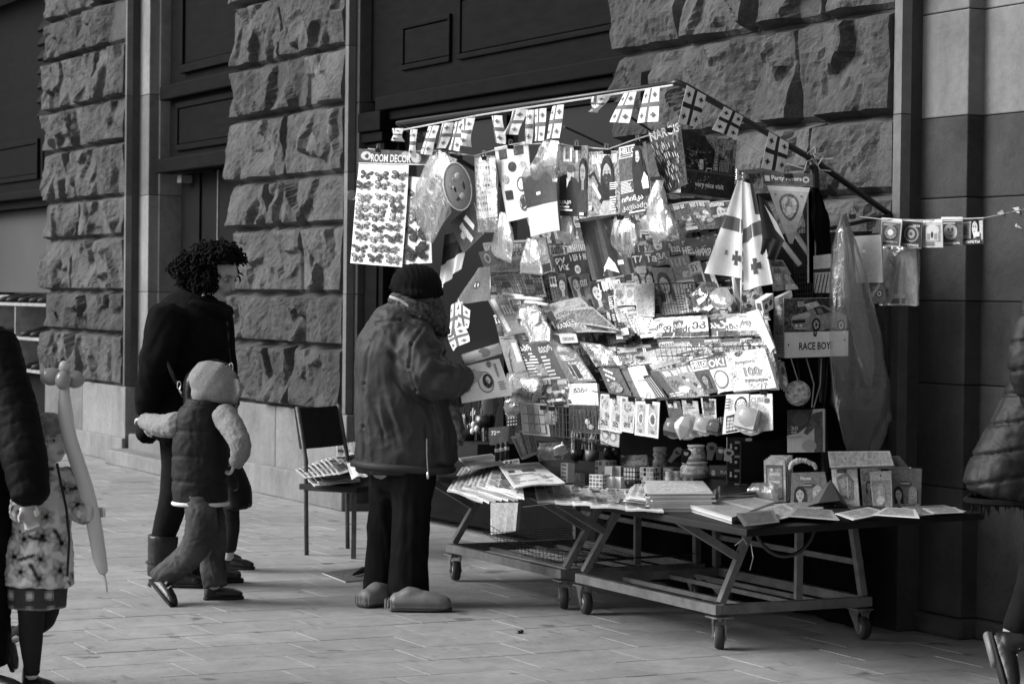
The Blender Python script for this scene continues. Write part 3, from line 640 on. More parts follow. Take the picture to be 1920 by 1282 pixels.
def plane_quad(px, where):
    k = where[0]
    if k == 'S': return [onS(x, y, where[1]) for x, y in px]
    if k == 'Y': return [hy(x, y, where[1]) for x, y in px]
    if k == 'X': return [hx(x, y, where[1]) for x, y in px]
    if k == 'Z': return [hz(x, y, where[1]) for x, y in px]
    if k == 'C':                                           # stands on height z, faces out from the stall, leans back
        zb = where[1]; yaw = math.radians(where[2] if len(where) > 2 else 35); lean = where[3] if len(where) > 3 else .12
        b = hz((px[2][0]+px[3][0])/2, max(px[2][1], px[3][1]), zb)
        n = unit(V3(math.sin(yaw), -math.cos(yaw), lean)); return [hitp(x, y, b, n) for x, y in px]
    if k == 'P': return [hitp(x, y, where[1], where[2]) for x, y in px]
def sheet(name, label, cat, px, where, E, group=None, mat=None, ink=.7, ph=0.0, parent=None, raw=False, **k):
    q4 = px if raw else plane_quad(px, where)
    s = Sheet(q4, seed=len(label)*13+int(q4[0][0]*1000) % 97, **k); s.base(mat or PAPER, ink, ph)
    for el in E: s.draw(el)
    ob = s.mb.build(name, parent, smooth=False)
    if parent is None: tag(ob, label, cat, group)
    return ob
def clip(px, py, where, parent=None, label=None, s=1.0, up=True):
    p = plane_quad([(px, py)], where)[0]+(-F0)*0.006; m = MB(); e = R0*0.016*s
    m.add([p-e, p+e, p+e*.8-U0*.02*s-F0*.007, p-e*.8-U0*.02*s-F0*.007, p-e+F0*.012, p+e+F0*.012, p+e*.8-U0*.02*s+F0*.012, p-e*.8-U0*.02*s+F0*.012], [(0, 1, 2, 3), (7, 6, 5, 4), (0, 4, 5, 1), (2, 6, 7, 3), (0, 3, 7, 4), (1, 5, 6, 2)], CLIP)
    for d in (-1, 1):
        b = p+F0*(.006+.005*d); m.tube([b-R0*.008*s, b-R0*.006*s+U0*.026*s+R0*.004*d, b+R0*.006*s+U0*.026*s+R0*.004*d, b+R0*.008*s], 0.0012, CHROME, 4)
    tag(m.build('binder_clip'), label, 'binder clip', 'black binder clips')
# ================================================================== GOODS
BFN = unit(V3(.42, -.9, .0))
def cross(cx, cy, w, h, ink):                               # small flared cross of a flag quarter
    def Q(*p): return ('q', [(cx+a*w, cy+b*h) for a, b in p], ink)
    return [Q((-.22, -.5), (.22, -.5), (.13, 0), (-.13, 0)), Q((-.13, 0), (.13, 0), (.22, .5), (-.22, .5)), Q((-.5, -.22), (0, -.13), (0, .13), (-.5, .22)), Q((0, -.13), (.5, -.22), (.5, .22), (0, .13))]
def flagE(ink=.21):
    E = [('r', .43, 0, .57, 1, ink), ('r', 0, .42, .43, .55, ink), ('r', .57, .42, 1, .55, ink)]
    for x in (.2, .8):
        for y in (.2, .79): E += [('r', x-.035, y-.075, x+.035, y+.075, ink), ('r', x-.1, y-.025, x+.1, y+.025, ink)]
    return E
# ---- bunting of small flags along the canopy pipes (left to right)
FL = [([(739, 241), (757, 241), (755, 266), (737, 262)], 'curled small cross flag at the left end of the canopy pipe', .03),
      ([(771, 243), (783, 243), (778, 296), (766, 296)], 'narrow folded cross flag hanging second on the canopy pipe', .015),
      ([(804, 237), (824, 236), (807, 291), (789, 288)], 'slanting cross flag hanging third on the canopy pipe', .012),
      ([(829, 233), (851, 230), (835, 278), (820, 279)], 'twisted cross flag hanging fourth on the canopy pipe', .02),
      ([(853, 230), (872, 226), (861, 284), (842, 280)], 'cross flag behind the twisted tip of the next one, fifth on the pipe', .01),
      ([(868, 226), (891, 221), (882, 276), (864, 268)], 'cross flag with a pointed curled tip, sixth on the canopy pipe', .025),
      ([(922, 218), (942, 217), (945, 271), (931, 265)], 'cross flag hanging alone left of the wire clips on the pipe', .02),
      ([(961, 210), (988, 205), (972, 253), (951, 252)], 'rolled-sided cross flag right of the wire clips on the pipe', .025),
      ([(987, 208), (1002, 206), (995, 270), (984, 269)], 'thin cross flag at the left of a close bunch of three', .012),
      ([(1003, 206), (1024, 203), (1020, 264), (1002, 265)], 'middle cross flag in the close bunch of three', .008),
      ([(1036, 200), (1057, 196), (1049, 259), (1023, 261)], 'right cross flag in the close bunch of three above the flag bag', .008),
      ([(1118, 183), (1146, 180), (1126, 212), (1114, 207)], 'small cross flag rolled up on the canopy pipe', .04),
      ([(1170, 176), (1194, 172), (1178, 231), (1142, 229)], 'wide slanting cross flag just left of the canopy corner pair', .008),
      ([(1210, 168), (1237, 163), (1233, 228), (1194, 231)], 'flat cross flag nearest the canopy corner on the front pipe', .006)]
for n, (px, lb, wv) in enumerate(FL):
    sheet('bunting_flag', lb, 'flag', px, ('Y', -1.125), flagE(), 'small cross flags on the canopy pipes', CLOTH, .8, t=.0012, wave=wv*.7, bend=wv, nu=8, nv=8)
for px, lb in (([(1288, 160), (1324, 180), (1307, 239), (1271, 231)], 'cross flag nearest the corner on the sloping canopy pipe'),
               ([(1358, 200), (1394, 219), (1380, 262), (1337, 243)], 'middle cross flag on the sloping canopy pipe'),
               ([(1442, 247), (1479, 268), (1471, 324), (1427, 315)], 'lowest cross flag on the sloping canopy pipe above the party pennant')):
    sheet('bunting_flag', lb, 'flag', px, ('X', -0.09), flagE(.06), 'small cross flags on the canopy pipes', CLOTH, .75, t=.0012, wave=.008, nu=8, nv=8)
# ---- things hung on the front line
HY = ('Y', -1.07); HB = ('Y', -1.04)
def butterfly(cx, cy, w, h, ink, seed):
    r = random.Random(seed); E = []
    a = r.uniform(-.3, .3)
    for sx in (-1, 1):
        def T(u, v): u *= sx; return (cx+(u*math.cos(a)-v*math.sin(a))*w, cy+(u*math.sin(a)+v*math.cos(a))*h)
        E.append(('p', [T(.03, -.1), T(.3, -.5), T(.52, -.42), T(.45, -.08), T(.1, .05)], ink, .9))
        E.append(('p', [T(.03, .0), T(.38, .08), T(.36, .36), T(.18, .48), T(.05, .2)], ink*.8, .9))
        E.append(('p', [T(.15, -.22), T(.32, -.38), T(.38, -.2)], min(.7, ink*3.5))); E.append(('p', [T(.14, .12), T(.28, .14), T(.2, .3)], min(.7, ink*3.5)))
    E.append(('p', [(cx-.03*w, cy-.3*h), (cx+.03*w, cy-.3*h), (cx+.02*w, cy+.3*h), (cx-.02*w, cy+.3*h)], .02)); return E
E = []; r = random.Random(3)
for i, y in enumerate((.055, .165, .275, .375, .475, .575, .675, .785, .885)):
    for j, x in enumerate((.19, .51, .82)):
        E += butterfly(x+r.uniform(-.03, .03), y+.05+r.uniform(-.012, .012), r.uniform(.24, .33), r.uniform(.075, .105), r.choice((.05, .1, .16, .25)), i*5+j)
sheet('sticker_sheet', 'white sheet of printed butterfly stickers hanging at the far left of the stall', 'sticker sheet', [(673, 308), (766, 309), (754, 501), (655, 493)], HY, E, None, SLEEVE, .82, t=.002, wave=.006, nu=8, nv=12)
E = butterfly(.5, .22, .75, .2, .12, 1)+butterfly(.5, .46, .8, .2, .2, 2)+butterfly(.55, .65, .85, .2, .03, 3)+butterfly(.5, .86, .95, .22, .012, 4)
sheet('sticker_sheet', 'narrow sheet with big dark butterflies beside the white butterfly sticker sheet', 'sticker sheet', [(760, 330), (806, 335), (810, 493), (756, 496)], ('Y', -1.05), E, None, SLEEVE, .72, t=.003, wave=.006, nu=6, nv=10)
E = [('r', 0, 0, 1, .92, .07, .8), ('e', .12, .45, .08, .3, .55), ('e', .85, .5, .07, .35, .5), ('e', .7, .3, .06, .25, .4), ('t', 'ROOM DECOR', .2, .3, .58, .55, .72)]
sheet('header_card', 'dark flowered header card reading ROOM DECOR over the butterfly stickers', 'header card', [(673, 279), (802, 285), (800, 310), (671, 307)], ('Y', -1.076), E, None, GLOSSY, .6, t=.002, wave=.004)
def bag(label, pts, where, mat, name='plastic_bag', thick=.03, seed=0, cat='plastic bag', group=None, n=18, crump=.012):
    """a hanging plastic bag: outline pairs (left, right) from top to bottom, closed round its own thickness"""
    if where[0] == 'C':
        zb, yaw, lean = where[1], math.radians(where[2]), where[3]; (xa, ya), (xb, yb) = pts[-1]
        where = ('P', hz((xa+xb)/2, max(ya, yb), zb), unit(V3(math.sin(yaw), -math.cos(yaw), lean)))
    r = random.Random(seed); so_ = Vector((r.uniform(0, 50), r.uniform(0, 50), 0)); rows = 14; vs = []; fs = []
    Ls = np.array([p[0] for p in pts], float); Rs = np.array([p[1] for p in pts], float); tt = np.linspace(0, 1, len(pts)); m = MB()
    for i in range(rows):
        f = i/(rows-1); l = [np.interp(f, tt, Ls[:, k]) for k in (0, 1)]; rr = [np.interp(f, tt, Rs[:, k]) for k in (0, 1)]
        pl, pr = plane_quad([tuple(l), tuple(rr)], where); c = (pl+pr)/2; hw = (pr-pl)/2; W = np.linalg.norm(hw)
        nrm = unit(np.cross(U0, hw)) if W > 1e-5 else -F0
        th = min(thick, W*.7)*math.sin(math.pi*min(.96, .12+.9*f))+.002
        for k in range(n):
            a = 2*math.pi*k/n; p = c+hw*math.cos(a)+nrm*th*math.sin(a)
            q_ = Vector(p.tolist())*14+so_; d = crump*(mnoise.noise(q_)+.6*mnoise.noise(q_*2.7)); fold = crump*.8*math.sin(a*5+f*3+seed)*(1-f*.6)
            vs.append(p+nrm*(d+fold)*math.copysign(1, math.sin(a)+.01)+R0*crump*.5*mnoise.noise(q_*1.7))
    for i in range(rows-1):
        for k in range(n): fs.append((i*n+k, i*n+(k+1) % n, (i+1)*n+(k+1) % n, (i+1)*n+k))
    fs.append(tuple(range(n))[::-1]); fs.append(tuple((rows-1)*n+k for k in range(n)))
    m.add(vs, fs, mat); ob = m.build(name, smooth=True)
    return tag(ob, label, cat, group)
E = [('p', [(0, .0), (.5, .1), (.35, .5), (.2, .9)], .45, .6), ('p', [(.5, .1), (1, .0), (.7, .6), (.55, .9)], .25, .8), ('e', .6, .45, .2, .12, .6, .9), ('e', .4, .3, .1, .1, .1, .9), ('r', .35, .55, .42, .6, .85)]
sheet('kite', 'patterned kite folded in a clear bag, right of the butterfly stickers', 'kite', [(822, 283), (858, 300), (812, 452), (776, 385)], ('Y', -1.10), E, None, SLEEVE, .35, .8, t=.004, fold=.012, nu=14, nv=10)
bag('clear bag round the folded patterned kite', [((815, 281), (838, 283)), ((795, 320), (856, 330)), ((770, 388), (846, 395)), ((800, 450), (812, 456))], ('Y', -1.10), FILM, thick=.03, seed=2)
m = MB(); c = hy(858, 350, -1.10)
m.ball(c, (.066, .018, .118), SLEEVE, 22, 12, .4, axes=(unit(R0*.98+U0*.2), F0, unit(U0*.98-R0*.2))); o = m.build('toy_balloon', smooth=True); tag(o, 'oval printed foil balloon with a pale rim hanging beside the kite', 'balloon')
m = MB(); ax, az = unit(R0*.98+U0*.2), unit(U0*.98-R0*.2)
m.tube([c-F0*.006+ax*.068*math.cos(t)+az*.120*math.sin(t) for t in np.linspace(0, 2*math.pi, 28)], .0035, WHITEM, 5); m.build('rim', o, smooth=True)
m = MB()
for (u, v, a, b, ink) in ((-.015, -.01, .012, .03, .02), (.01, .05, .03, .03, .62), (-.02, .0, .012, .012, .7), (.015, -.05, .028, .03, .6), (-.01, -.06, .02, .02, .15), (.03, .0, .012, .04, .1)):
    m.ball(c-F0*.0135+ax*u+az*v, (a*.6, .006, b*.6), PAPER, 10, 6, ink, axes=(ax, F0, az))
rq = random.Random(6)
for k in range(22):
    t_, q_ = rq.uniform(0, 6.28), rq.uniform(.2, .8); u, v = .05*q_*math.cos(t_), .09*q_*math.sin(t_); m.ball(c-F0*(.0165*math.sqrt(1-q_*q_*.8)-.001)+ax*u+az*v, (rq.uniform(.004, .011), .003, rq.uniform(.005, .014)), PAPER, 8, 5, rq.choice((.05, .12, .3, .55, .68)), axes=(ax, F0, az))
m.build('printed_flowers', o, smooth=True)
E = [('l', .05, .03+.1*k, .12, .09+.1*k, 1, .05) for k in range(9)]
for k in range(9):
    for j in range(5): E.append(('r', .16+.15*j, .04+.1*k, .16+.15*j+.08, .045+.1*k+.035, .12)); E.append(('r', .19+.15*j, .04+.1*k, .21+.15*j, .1*k+.095, .1))
sheet('alphabet_card', 'white alphabet card with rows of small letters hanging on the line', 'card', [(890, 297), (929, 296), (931, 406), (896, 411)], HY, E, None, SLEEVE, .82, t=.003, wave=.004)
bag('clear bag hanging round the white alphabet card', [((888, 292), (930, 292)), ((891, 350), (932, 348)), ((895, 412), (934, 408)), ((897, 436), (930, 436))], ('Y', -1.075), FILM, thick=.012, seed=5, crump=.005)
E = [('r', .1, .05, .35, .18, .08, .9), ('r', .55, .04, .85, .16, .12, .9), ('e', .45, .3, .13, .07, .06, .9), ('e', .78, .32, .12, .07, .5, .6), ('e', .2, .45, .1, .06, .4, .8), ('e', .68, .55, .16, .1, .1), ('e', .68, .55, .12, .075, .6, .9), ('e', .72, .8, .17, .11, .12), ('e', .72, .8, .13, .08, .75, .5), ('r', .12, .6, .34, .72, .02), ('p', [(.6, .75), (.75, .72), (.82, .85), (.65, .88)], .05, .5)]
sheet('toy_card', 'pale card of small toys hanging between the alphabet card and the flag bag', 'toy card', [(927, 277), (990, 264), (1001, 405), (952, 416)], HB, E, None, SLEEVE, .72, t=.006, wave=.004)
sheet('flag_packet', 'two-tone flag folded in a clear packet, dark above and pale below', 'flag', [(979, 334), (1042, 318), (1049, 432), (996, 444)], ('Y', -1.11), [('r', 0, 0, 1, .52, .07, .2), ('r', .42, .3, .55, .35, .8)], None, SLEEVE, .66, .1, t=.01, bend=.012, wave=.006)
bag('crumpled clear plastic top of the two-tone flag packet', [((1022, 262), (1047, 260)), ((1005, 300), (1049, 290)), ((980, 330), (1046, 322)), ((984, 345), (1046, 345))], ('Y', -1.11), FILM, thick=.02, seed=7)
sheet('notepad', 'dark notepad with a pale rounded window in a clear bag above the two-tone flag', 'notepad', [(1016, 268), (1047, 262), (1048, 312), (1014, 318)], ('Y', -1.03), [('r', .15, .3, .85, .9, .5, .4)], None, SLEEVE, .05, .4, t=.006)
E = [('t', 'LIT', .16, .03, .6, .2, .75), ('p', [(.05, .45), (.4, .38), (.72, .55), (.75, 1), (.0, 1)], .015), ('p', [(.28, .46), (.42, .5), (.4, .78), (.28, .8)], .8), ('e', .42, .40, .12, .11, .5, .2), ('e', .42, .33, .13, .06, .12), ('e', .46, .40, .012, .008, .03), ('f', .86, .36, .5, .4, .02, .05), ('t', 'აკაკი', .06, .78, .4, .06, .8), ('l', .1, .86, .6, .95, 2, .8), ('r', .8, .94, .95, .98, .8)]
sheet('magazine', 'glossy magazine with a bald man in a dark suit hanging on the line', 'magazine', [(1049, 273), (1102, 273), (1102, 407), (1048, 404)], HY, E, 'magazines hanging on the front line', SLEEVE, .24, .7, t=.004, wave=.004)
E = [('b', .12, .05, .98, .19, .78), ('p', [(.0, .37), (.2, .3), (.62, .8), (.45, .9)], .03), ('p', [(.22, .1), (.32, .1), (.68, .85), (.6, .86)], .8), ('p', [(.12, .5), (.2, .47), (.42, .72), (.35, .75)], .7), ('f', .62, .36, .72, .5, .03, .45), ('l', .72, .5, 1, .62, 4, .85), ('l', .72, .72, 1, .95, 6, .85), ('t', '1', .08, .83, .08, .07, .8)]
sheet('magazine', 'glossy magazine crossed by a dark slanting label, second on the line', 'magazine', [(1104, 285), (1160, 282), (1164, 401), (1103, 407)], HY, E, 'magazines hanging on the front line', SLEEVE, .3, .9, t=.004, wave=.005)
E = [('r', .02, .0, .62, .17, .75), ('r', .05, .02, .60, .13, .16), ('t', 'HELLO!', .07, .03, .55, .085, .85), ('l', .06, .14, .6, .165, 1, .1), ('p', [(.45, .3), (.55, .06), (.75, .06), (.9, .25), (1, .55), (.95, .75), (.5, .78)], .012), ('e', .67, .18, .10, .085, .62, .1), ('p', [(.55, .06), (.68, .0), (.82, .1), (.85, .34), (.78, .3), (.74, .1), (.62, .1), (.6, .3), (.52, .32)], .008), ('e', .64, .17, .012, .008, .03), ('e', .72, .17, .012, .008, .03), ('e', .68, .22, .03, .008, .2), ('p', [(.78, .55), (.9, .42), (1, .5), (1, .66), (.82, .66)], .75, .3), ('l', .06, .5, .5, .68, 9, .82), ('t', 'ირინკა', .08, .72, .72, .1, .8), ('t', 'კავსაძე', .08, .84, .82, .1, .62), ('l', .3, .95, .9, .99, 1, .85)]
sheet('magazine', 'HELLO! magazine with a woman in black hanging on the line', 'magazine', [(1160, 277), (1210, 266), (1224, 397), (1165, 408)], HY, E, 'magazines hanging on the front line', SLEEVE, .13, .5, t=.004, wave=.004)
E = [('t', 'NARGIS', .04, .0, .93, .15, .85), ('e', .82, .2, .1, .07, .35), ('e', .8, .22, .05, .05, .03)]
r = random.Random(8)
for i in range(70): x, y = r.uniform(0, .9), r.uniform(.18, .9); E.append(('p', [(x, y), (x+.02, y), (x+.05, y+.07), (x+.03, y+.09)], r.choice((.6, .75, .3))))
sheet('magazine', 'NARGIS magazine with a sparkling dark cover tucked behind the travel box', 'magazine', [(1214, 250), (1274, 229), (1288, 345), (1248, 365)], ('Y', -.98), E, 'magazines hanging on the front line', SLEEVE, .09, .9, t=.005, wave=.003)
for px, py, lb in ((709, 279, 'binder clip holding the ROOM DECOR header card'), (824, 286, 'binder clip holding the kite bag'), (862, 292, 'binder clip over the oval balloon'), (908, 293, 'binder clip over the alphabet card'), (957, 272, 'binder clip over the card of small toys'), (1081, 274, 'binder clip on the bald man magazine'), (1137, 281, 'binder clip between the two middle magazines'), (1196, 265, 'binder clip on the HELLO! magazine'), (1255, 240, 'binder clip on the NARGIS magazine'), (1163, 404, 'binder clip holding the star flag bag'), (960, 209, 'silver-armed clip standing up on the canopy pipe')):
    clip(px, py, ('Y', -1.085), label=lb)
# second tier of hanging bags
bag('pale plastic hand flag bag hanging above the left wire basket', [((938, 398), (948, 398)), ((930, 430), (958, 430)), ((920, 468), (963, 458)), ((928, 480), (958, 494))], ('Y', -.92), MILKY, thick=.02, seed=11, crump=.006)
bag('white paper sachets in a clear bag hanging by a dark clip', [((990, 446), (1004, 446)), ((984, 470), (1012, 470)), ((978, 495), (1016, 495)), ((976, 512), (1018, 516))], ('Y', -.92), MILKY, thick=.02, seed=12, crump=.008)
sheet('playing_card_pack', 'small grey card pack with a dark foot hanging beside the white sachets', 'card pack', [(1005, 446), (1022, 444), (1036, 508), (1018, 514)], ('Y', -.925), [('r', .1, .1, .9, .5, .3, .8), ('r', .1, .75, .9, .97, .02, .5)], None, SLEEVE, .25, .6, t=.008)
bag('small bundle of elastic bands in a clear bag under the bald man magazine', [((1058, 402), (1068, 402)), ((1050, 425), (1076, 425)), ((1050, 445), (1078, 442)), ((1058, 459), (1070, 459))], ('Y', -1.05), MILKY, thick=.025, seed=13)
m = MB(); s5 = [(.5+.33*math.sin(i*math.pi/5)*(1 if i % 2 == 0 else .42), .83-.16*math.cos(i*math.pi/5)*(1 if i % 2 == 0 else .42)) for i in range(10)]
sheet('flag_bag', 'dark flag with a white star folded in a clear packet', 'flag', [(1086, 411), (1160, 399), (1188, 512), (1112, 526)], ('Y', -1.0), [('p', s5, .82), ('r', .72, .76, .84, .83, .82), ('r', 0, 0, 1, .05, .4, .8)], None, SLEEVE, .022, .3, t=.006, fold=.006, nu=12)
bag('clear bag with pale cones hanging right of the star flag', [((1160, 402), (1180, 400)), ((1150, 430), (1196, 425)), ((1146, 458), (1197, 455)), ((1165, 480), (1178, 484))], ('Y', -1.03), FILM, thick=.03, seed=14)
for k, (px, py) in enumerate(((1158, 450), (1172, 460), (1189, 448))):
    a = hy(px-4, py-40, -1.03); b = hy(px, py+12+8*k, -1.03); m = MB(); m.tube([a, a+(b-a)*.5, b], [.006, .013, .003], LIGHTP, 7); tag(m.build('paper_cone', smooth=True), ('left', 'middle', 'right')[k]+' pale cone in the clear bag right of the star flag', 'cone', 'pale cones in a clear bag')
bag('silvery plastic bag hanging in front of the HELLO! woman cover', [((1231, 338), (1239, 338)), ((1219, 380), (1245, 375)), ((1206, 420), (1252, 425)), ((1222, 445), (1256, 440)), ((1229, 455), (1236, 457))], ('Y', -1.04), MILKY, thick=.03, seed=15, crump=.016)
bag('clear plastic scrap hanging below the silvery bag', [((1240, 380), (1252, 380)), ((1235, 415), (1262, 410)), ((1240, 440), (1268, 445)), ((1250, 452), (1262, 452))], ('Y', -1.02), FILM, thick=.03, seed=16, crump=.016)
sheet('folded_flag', 'dark flag packet with pale diamond shapes hanging below the balloon', 'flag', [(843, 418), (888, 380), (905, 438), (868, 474)], ('Y', -1.0), [('p', [(.25, .3), (.4, .25), (.6, .9), (.45, .95)], .55, .6), ('p', [(.5, .2), (.62, .15), (.8, .6), (.7, .7)], .72), ('e', .3, .6, .12, .12, .4, .9)], None, SLEEVE, .06, .5, t=.008)
sheet('folded_flag', 'dark and white hanging flag behind the old man\'s hat', 'flag', [(834, 440), (882, 430), (866, 500), (822, 545)], ('Y', -.95), [('r', 0, .55, 1, 1, .68), ('r', 0, 0, 1, .2, .12)], None, CLOTH, .05, .2, t=.003, fold=.01, nu=12)
# left edge of the rack: Iranian-style striped flag, bunch of cross flags on sticks
sheet('striped_flag', 'grey and white striped flag with a round emblem at the left end of the rack', 'flag', [(897, 503), (920, 500), (921, 563), (852, 573)], ('Y', -.96), [('p', [(.0, .35), (1, .28), (1, .68), (-.0, .82)], .72), ('e', .55, .5, .12, .1, .1), ('e', .55, .5, .085, .07, .7), ('r', .53, .40, .57, .6, .1), ('e', .55, .5, .03, .08, .1)], None, CLOTH, .2, .2, t=.002, bend=.02, wave=.01)
for px, lb in (([(846, 572), (866, 565), (870, 622), (838, 632)], 'upper cross flag in the bunch beside the old man\'s shoulder'), ([(858, 560), (882, 582), (880, 615), (862, 620)], 'short cross flag at the right of the bunch by the old man\'s shoulder'), ([(838, 622), (872, 612), (880, 640), (846, 658)], 'lowest cross flag in the bunch by the old man\'s shoulder')):
    sheet('hand_flag', lb, 'flag', px, ('Y', -1.0), flagE(), 'cross hand flags beside the old man', CLOTH, .78, t=.001, wave=.012, bend=.01, nu=8)
# ---- the rack, row by row (depth from the slope grows row by row towards the street)
ORD = [0]
def mag(px, lb, row, E=None, title=None, bg=None, face=None, name='magazine', mat=None, grp='magazines on the rack', **k):
    ORD[0] += 1; d = (.0, .035, .075, .115, .155, .19)[row]+.0016*(ORD[0] % 12)
    return sheet(name, lb, {'magazine': 'magazine', 'newspaper': 'newspaper', 'book': 'book'}.get(name, name.replace('_', ' ')), px, ('S', d), E or cover(ORD[0]+20, title, bg, face), grp, mat or GLOSSY, bg or .4, .4, **dict(dict(t=.004, wave=.003, bend=.004), **k))
def basket(px, d, nx, ny, lb, deep=.07):
    q4 = plane_quad(px, ('S', d)); s = Sheet(q4); m = MB()
    for i in range(nx+1): m.tube([s.P(i/nx, v, 0) for v in (0, .5, 1)], .0016, WIRE, 4, caps=False)
    for k in range(ny+1): m.tube([s.P(u, k/ny, .003) for u in (0, .5, 1)], .0022 if k in (0, ny) else .0015, WIRE, 4, caps=False)
    for (u, v) in ((0, 0), (1, 0), (0, 1), (1, 1), (.5, 1)): m.tube([s.P(u, v, 0), s.P(u, v, 0)-s.N*deep], .002, WIRE, 4, caps=False)
    for v in (0, .33, .66, 1):
        for u in (0, 1): m.tube([s.P(u, v, 0), s.P(u, v, 0)-s.N*deep], .0014, WIRE, 4, caps=False)
    for i in range(nx+1): m.tube([s.P(i/nx, 1, 0), s.P(i/nx, 1, 0)-s.N*deep], .0014, WIRE, 4, caps=False)
    tag(m.build('wire_basket'), lb, 'wire basket', 'wire baskets on the rack')
# covers half hidden at the back of the rack
rf = random.Random(44)
for row, (y0, y1, xa, xb, n) in enumerate(((400, 470, 985, 1380, 9), (455, 540, 905, 1400, 12), (530, 600, 912, 1420, 12), (590, 662, 925, 1430, 12), (650, 725, 945, 1440, 11))):
    for k in range(n):
        x = xa+(xb-xa)*k/n; wd = (xb-xa)/n*1.12; sk = 20
        sheet('magazine', 'half-hidden magazine at the back of the rack, %s in row %s from the top' % (('first', 'second', 'third', 'fourth', 'fifth', 'sixth', 'seventh', 'eighth', 'ninth', 'tenth', 'eleventh', 'twelfth')[k], ('one', 'two', 'three', 'four', 'five', 'six')[row]), 'magazine', [(x, y0+rf.uniform(-4, 4)), (x+wd, y0+rf.uniform(-6, 2)), (x+wd+sk, y1), (x+sk, y1+4)], ('S', -.045+.004*row+.0016*k), cover(300+row*20+k), 'half-hidden magazines at the back of the rack', GLOSSY, .3, .4, t=.003, wave=.003)
# row 0: top, under the hanging line
mag([(1252, 385), (1290, 378), (1312, 432), (1268, 442)], 'dim magazine in plastic at the top of the rack under the travel box', 0, mat=SLEEVE, bg=.1)
mag([(1290, 378), (1330, 376), (1350, 428), (1312, 432)], 'grey magazine with a pale figure in the top row under the travel box', 0, mat=SLEEVE, bg=.16)
mag([(1328, 380), (1372, 376), (1385, 420), (1345, 428)], 'dark magazine in plastic next to the large white flag in the top row', 0, mat=SLEEVE, bg=.05)
mag([(1210, 442), (1250, 440), (1258, 468), (1216, 472)], 'crumpled pale magazine in plastic left of the brown-toned puzzle papers', 0, mat=SLEEVE, bg=.3)
mag([(1247, 452), (1274, 449), (1282, 477), (1254, 480)], 'small puzzle magazine with a driver photo reading ЕЗД', 0, [('f', .3, .35, .6, .4, .05, .1), ('t', 'ЕЗД', .35, .5, .6, .4, .8)], bg=.1)
mag([(1274, 452), (1338, 440), (1340, 458), (1280, 470)], 'dark header magazine behind the HEL and МИРКР covers', 0, [('l', .05, .1, .9, .5, 3, .7)], bg=.05)
mag([(1277, 463), (1303, 460), (1308, 478), (1282, 481)], 'magazine cover showing the letters HEL', 0, [('t', 'HEL', .05, .1, .9, .75, .8)], bg=.16)
mag([(1300, 462), (1338, 458), (1336, 486), (1308, 488)], 'puzzle magazine reading МИРКР left of the large white flag', 0, [('t', 'МИРКР', .05, .25, .85, .5, .8), ('l', .1, .05, .9, .2, 2, .7)], bg=.05)
mag([(1182, 476), (1206, 472), (1212, 500), (1188, 503)], 'black magazine reading Т7, half under the star flag packet', 0, [('t', 'Т7', .1, .2, .8, .5, .8), ('r', 0, .75, 1, 1, .04, .5)], bg=.03)
mag([(1206, 470), (1232, 469), (1237, 499), (1212, 500)], 'dark magazine headed Та between its Т7 and ЗА neighbours', 0, [('t', 'Та', .1, .25, .8, .5, .8), ('l', .1, .05, .9, .18, 2, .7)], bg=.06)
mag([(1226, 472), (1254, 469), (1256, 496), (1234, 498)], 'magazine with block letters ЗА in the upper middle row', 0, [('t', 'ЗА', .1, .15, .8, .45, .8), ('l', .1, .68, .9, .95, 3, .7)], bg=.12)
mag([(1252, 484), (1290, 478), (1306, 530), (1268, 534)], 'recipe magazine with cereal bowls behind the wire basket', 1, [('b', .1, .08, .9, .35, .6), ('e', .3, .6, .2, .12, .3, .9), ('e', .7, .7, .22, .14, .5, .9), ('r', 0, .88, 1, .96, .7)], bg=.32)
mag([(1288, 495), (1312, 488), (1325, 530), (1302, 534)], 'magazine with thin letters ST beside the recipe magazine', 1, [('r', .05, .05, .95, .5, .6, .1), ('t', 'ST', .2, .12, .6, .32, .05), ('r', .1, .6, .95, .95, .06, .9)], bg=.3)
mag([(1310, 495), (1330, 490), (1350, 545), (1325, 548)], 'striped dark and pale magazine left of the large white flag', 1, [('r', .2, .0, .7, 1, .02)], bg=.5)
mag([(1188, 503), (1222, 500), (1230, 545), (1192, 548)], 'magazine with two half-hidden faces and the number 197', 1, [('f', .1, .55, .9, .55, .03, .1), ('f', .85, .55, .8, .55, .05, .1), ('r', .3, .0, .8, .3, .6), ('t', '197', .32, .45, .4, .14, .05)], bg=.55)
mag([(1219, 502), (1258, 502), (1284, 590), (1240, 592)], 'magazine with a long-haired woman behind the wire basket', 1, [('f', .52, .36, 1.15, .62, .025, .5)], bg=.3)
mag([(1256, 532), (1282, 530), (1296, 586), (1276, 588)], 'white text magazine behind the wire basket', 1, [('l', .1, .08, .9, .95, 10, .15)], bg=.6)
mag([(1280, 530), (1302, 528), (1312, 584), (1294, 586)], 'grey magazine at the right edge of the middle wire basket', 1, bg=.2)
basket([(1227, 533), (1303, 530), (1310, 588), (1242, 592)], .075, 13, 3, 'square wire basket in front of the long-haired woman cover')
mag([(897, 473), (940, 466), (958, 512), (914, 520)], 'magazine with big round letters at the top left of the rack', 0, [('e', .3, .3, .14, .2, .8), ('e', .3, .3, .08, .12, .15), ('e', .75, .3, .14, .2, .05), ('e', .75, .3, .08, .12, .3), ('r', 0, .6, 1, 1, .35, .8)], bg=.22)
mag([(938, 470), (985, 462), (1004, 508), (956, 514)], 'magazine with black handwritten masthead at the top left of the rack', 0, [('t', 'ordo', .3, .05, .65, .3, .03), ('r', .05, .5, .9, .9, .2, .9)], bg=.4)
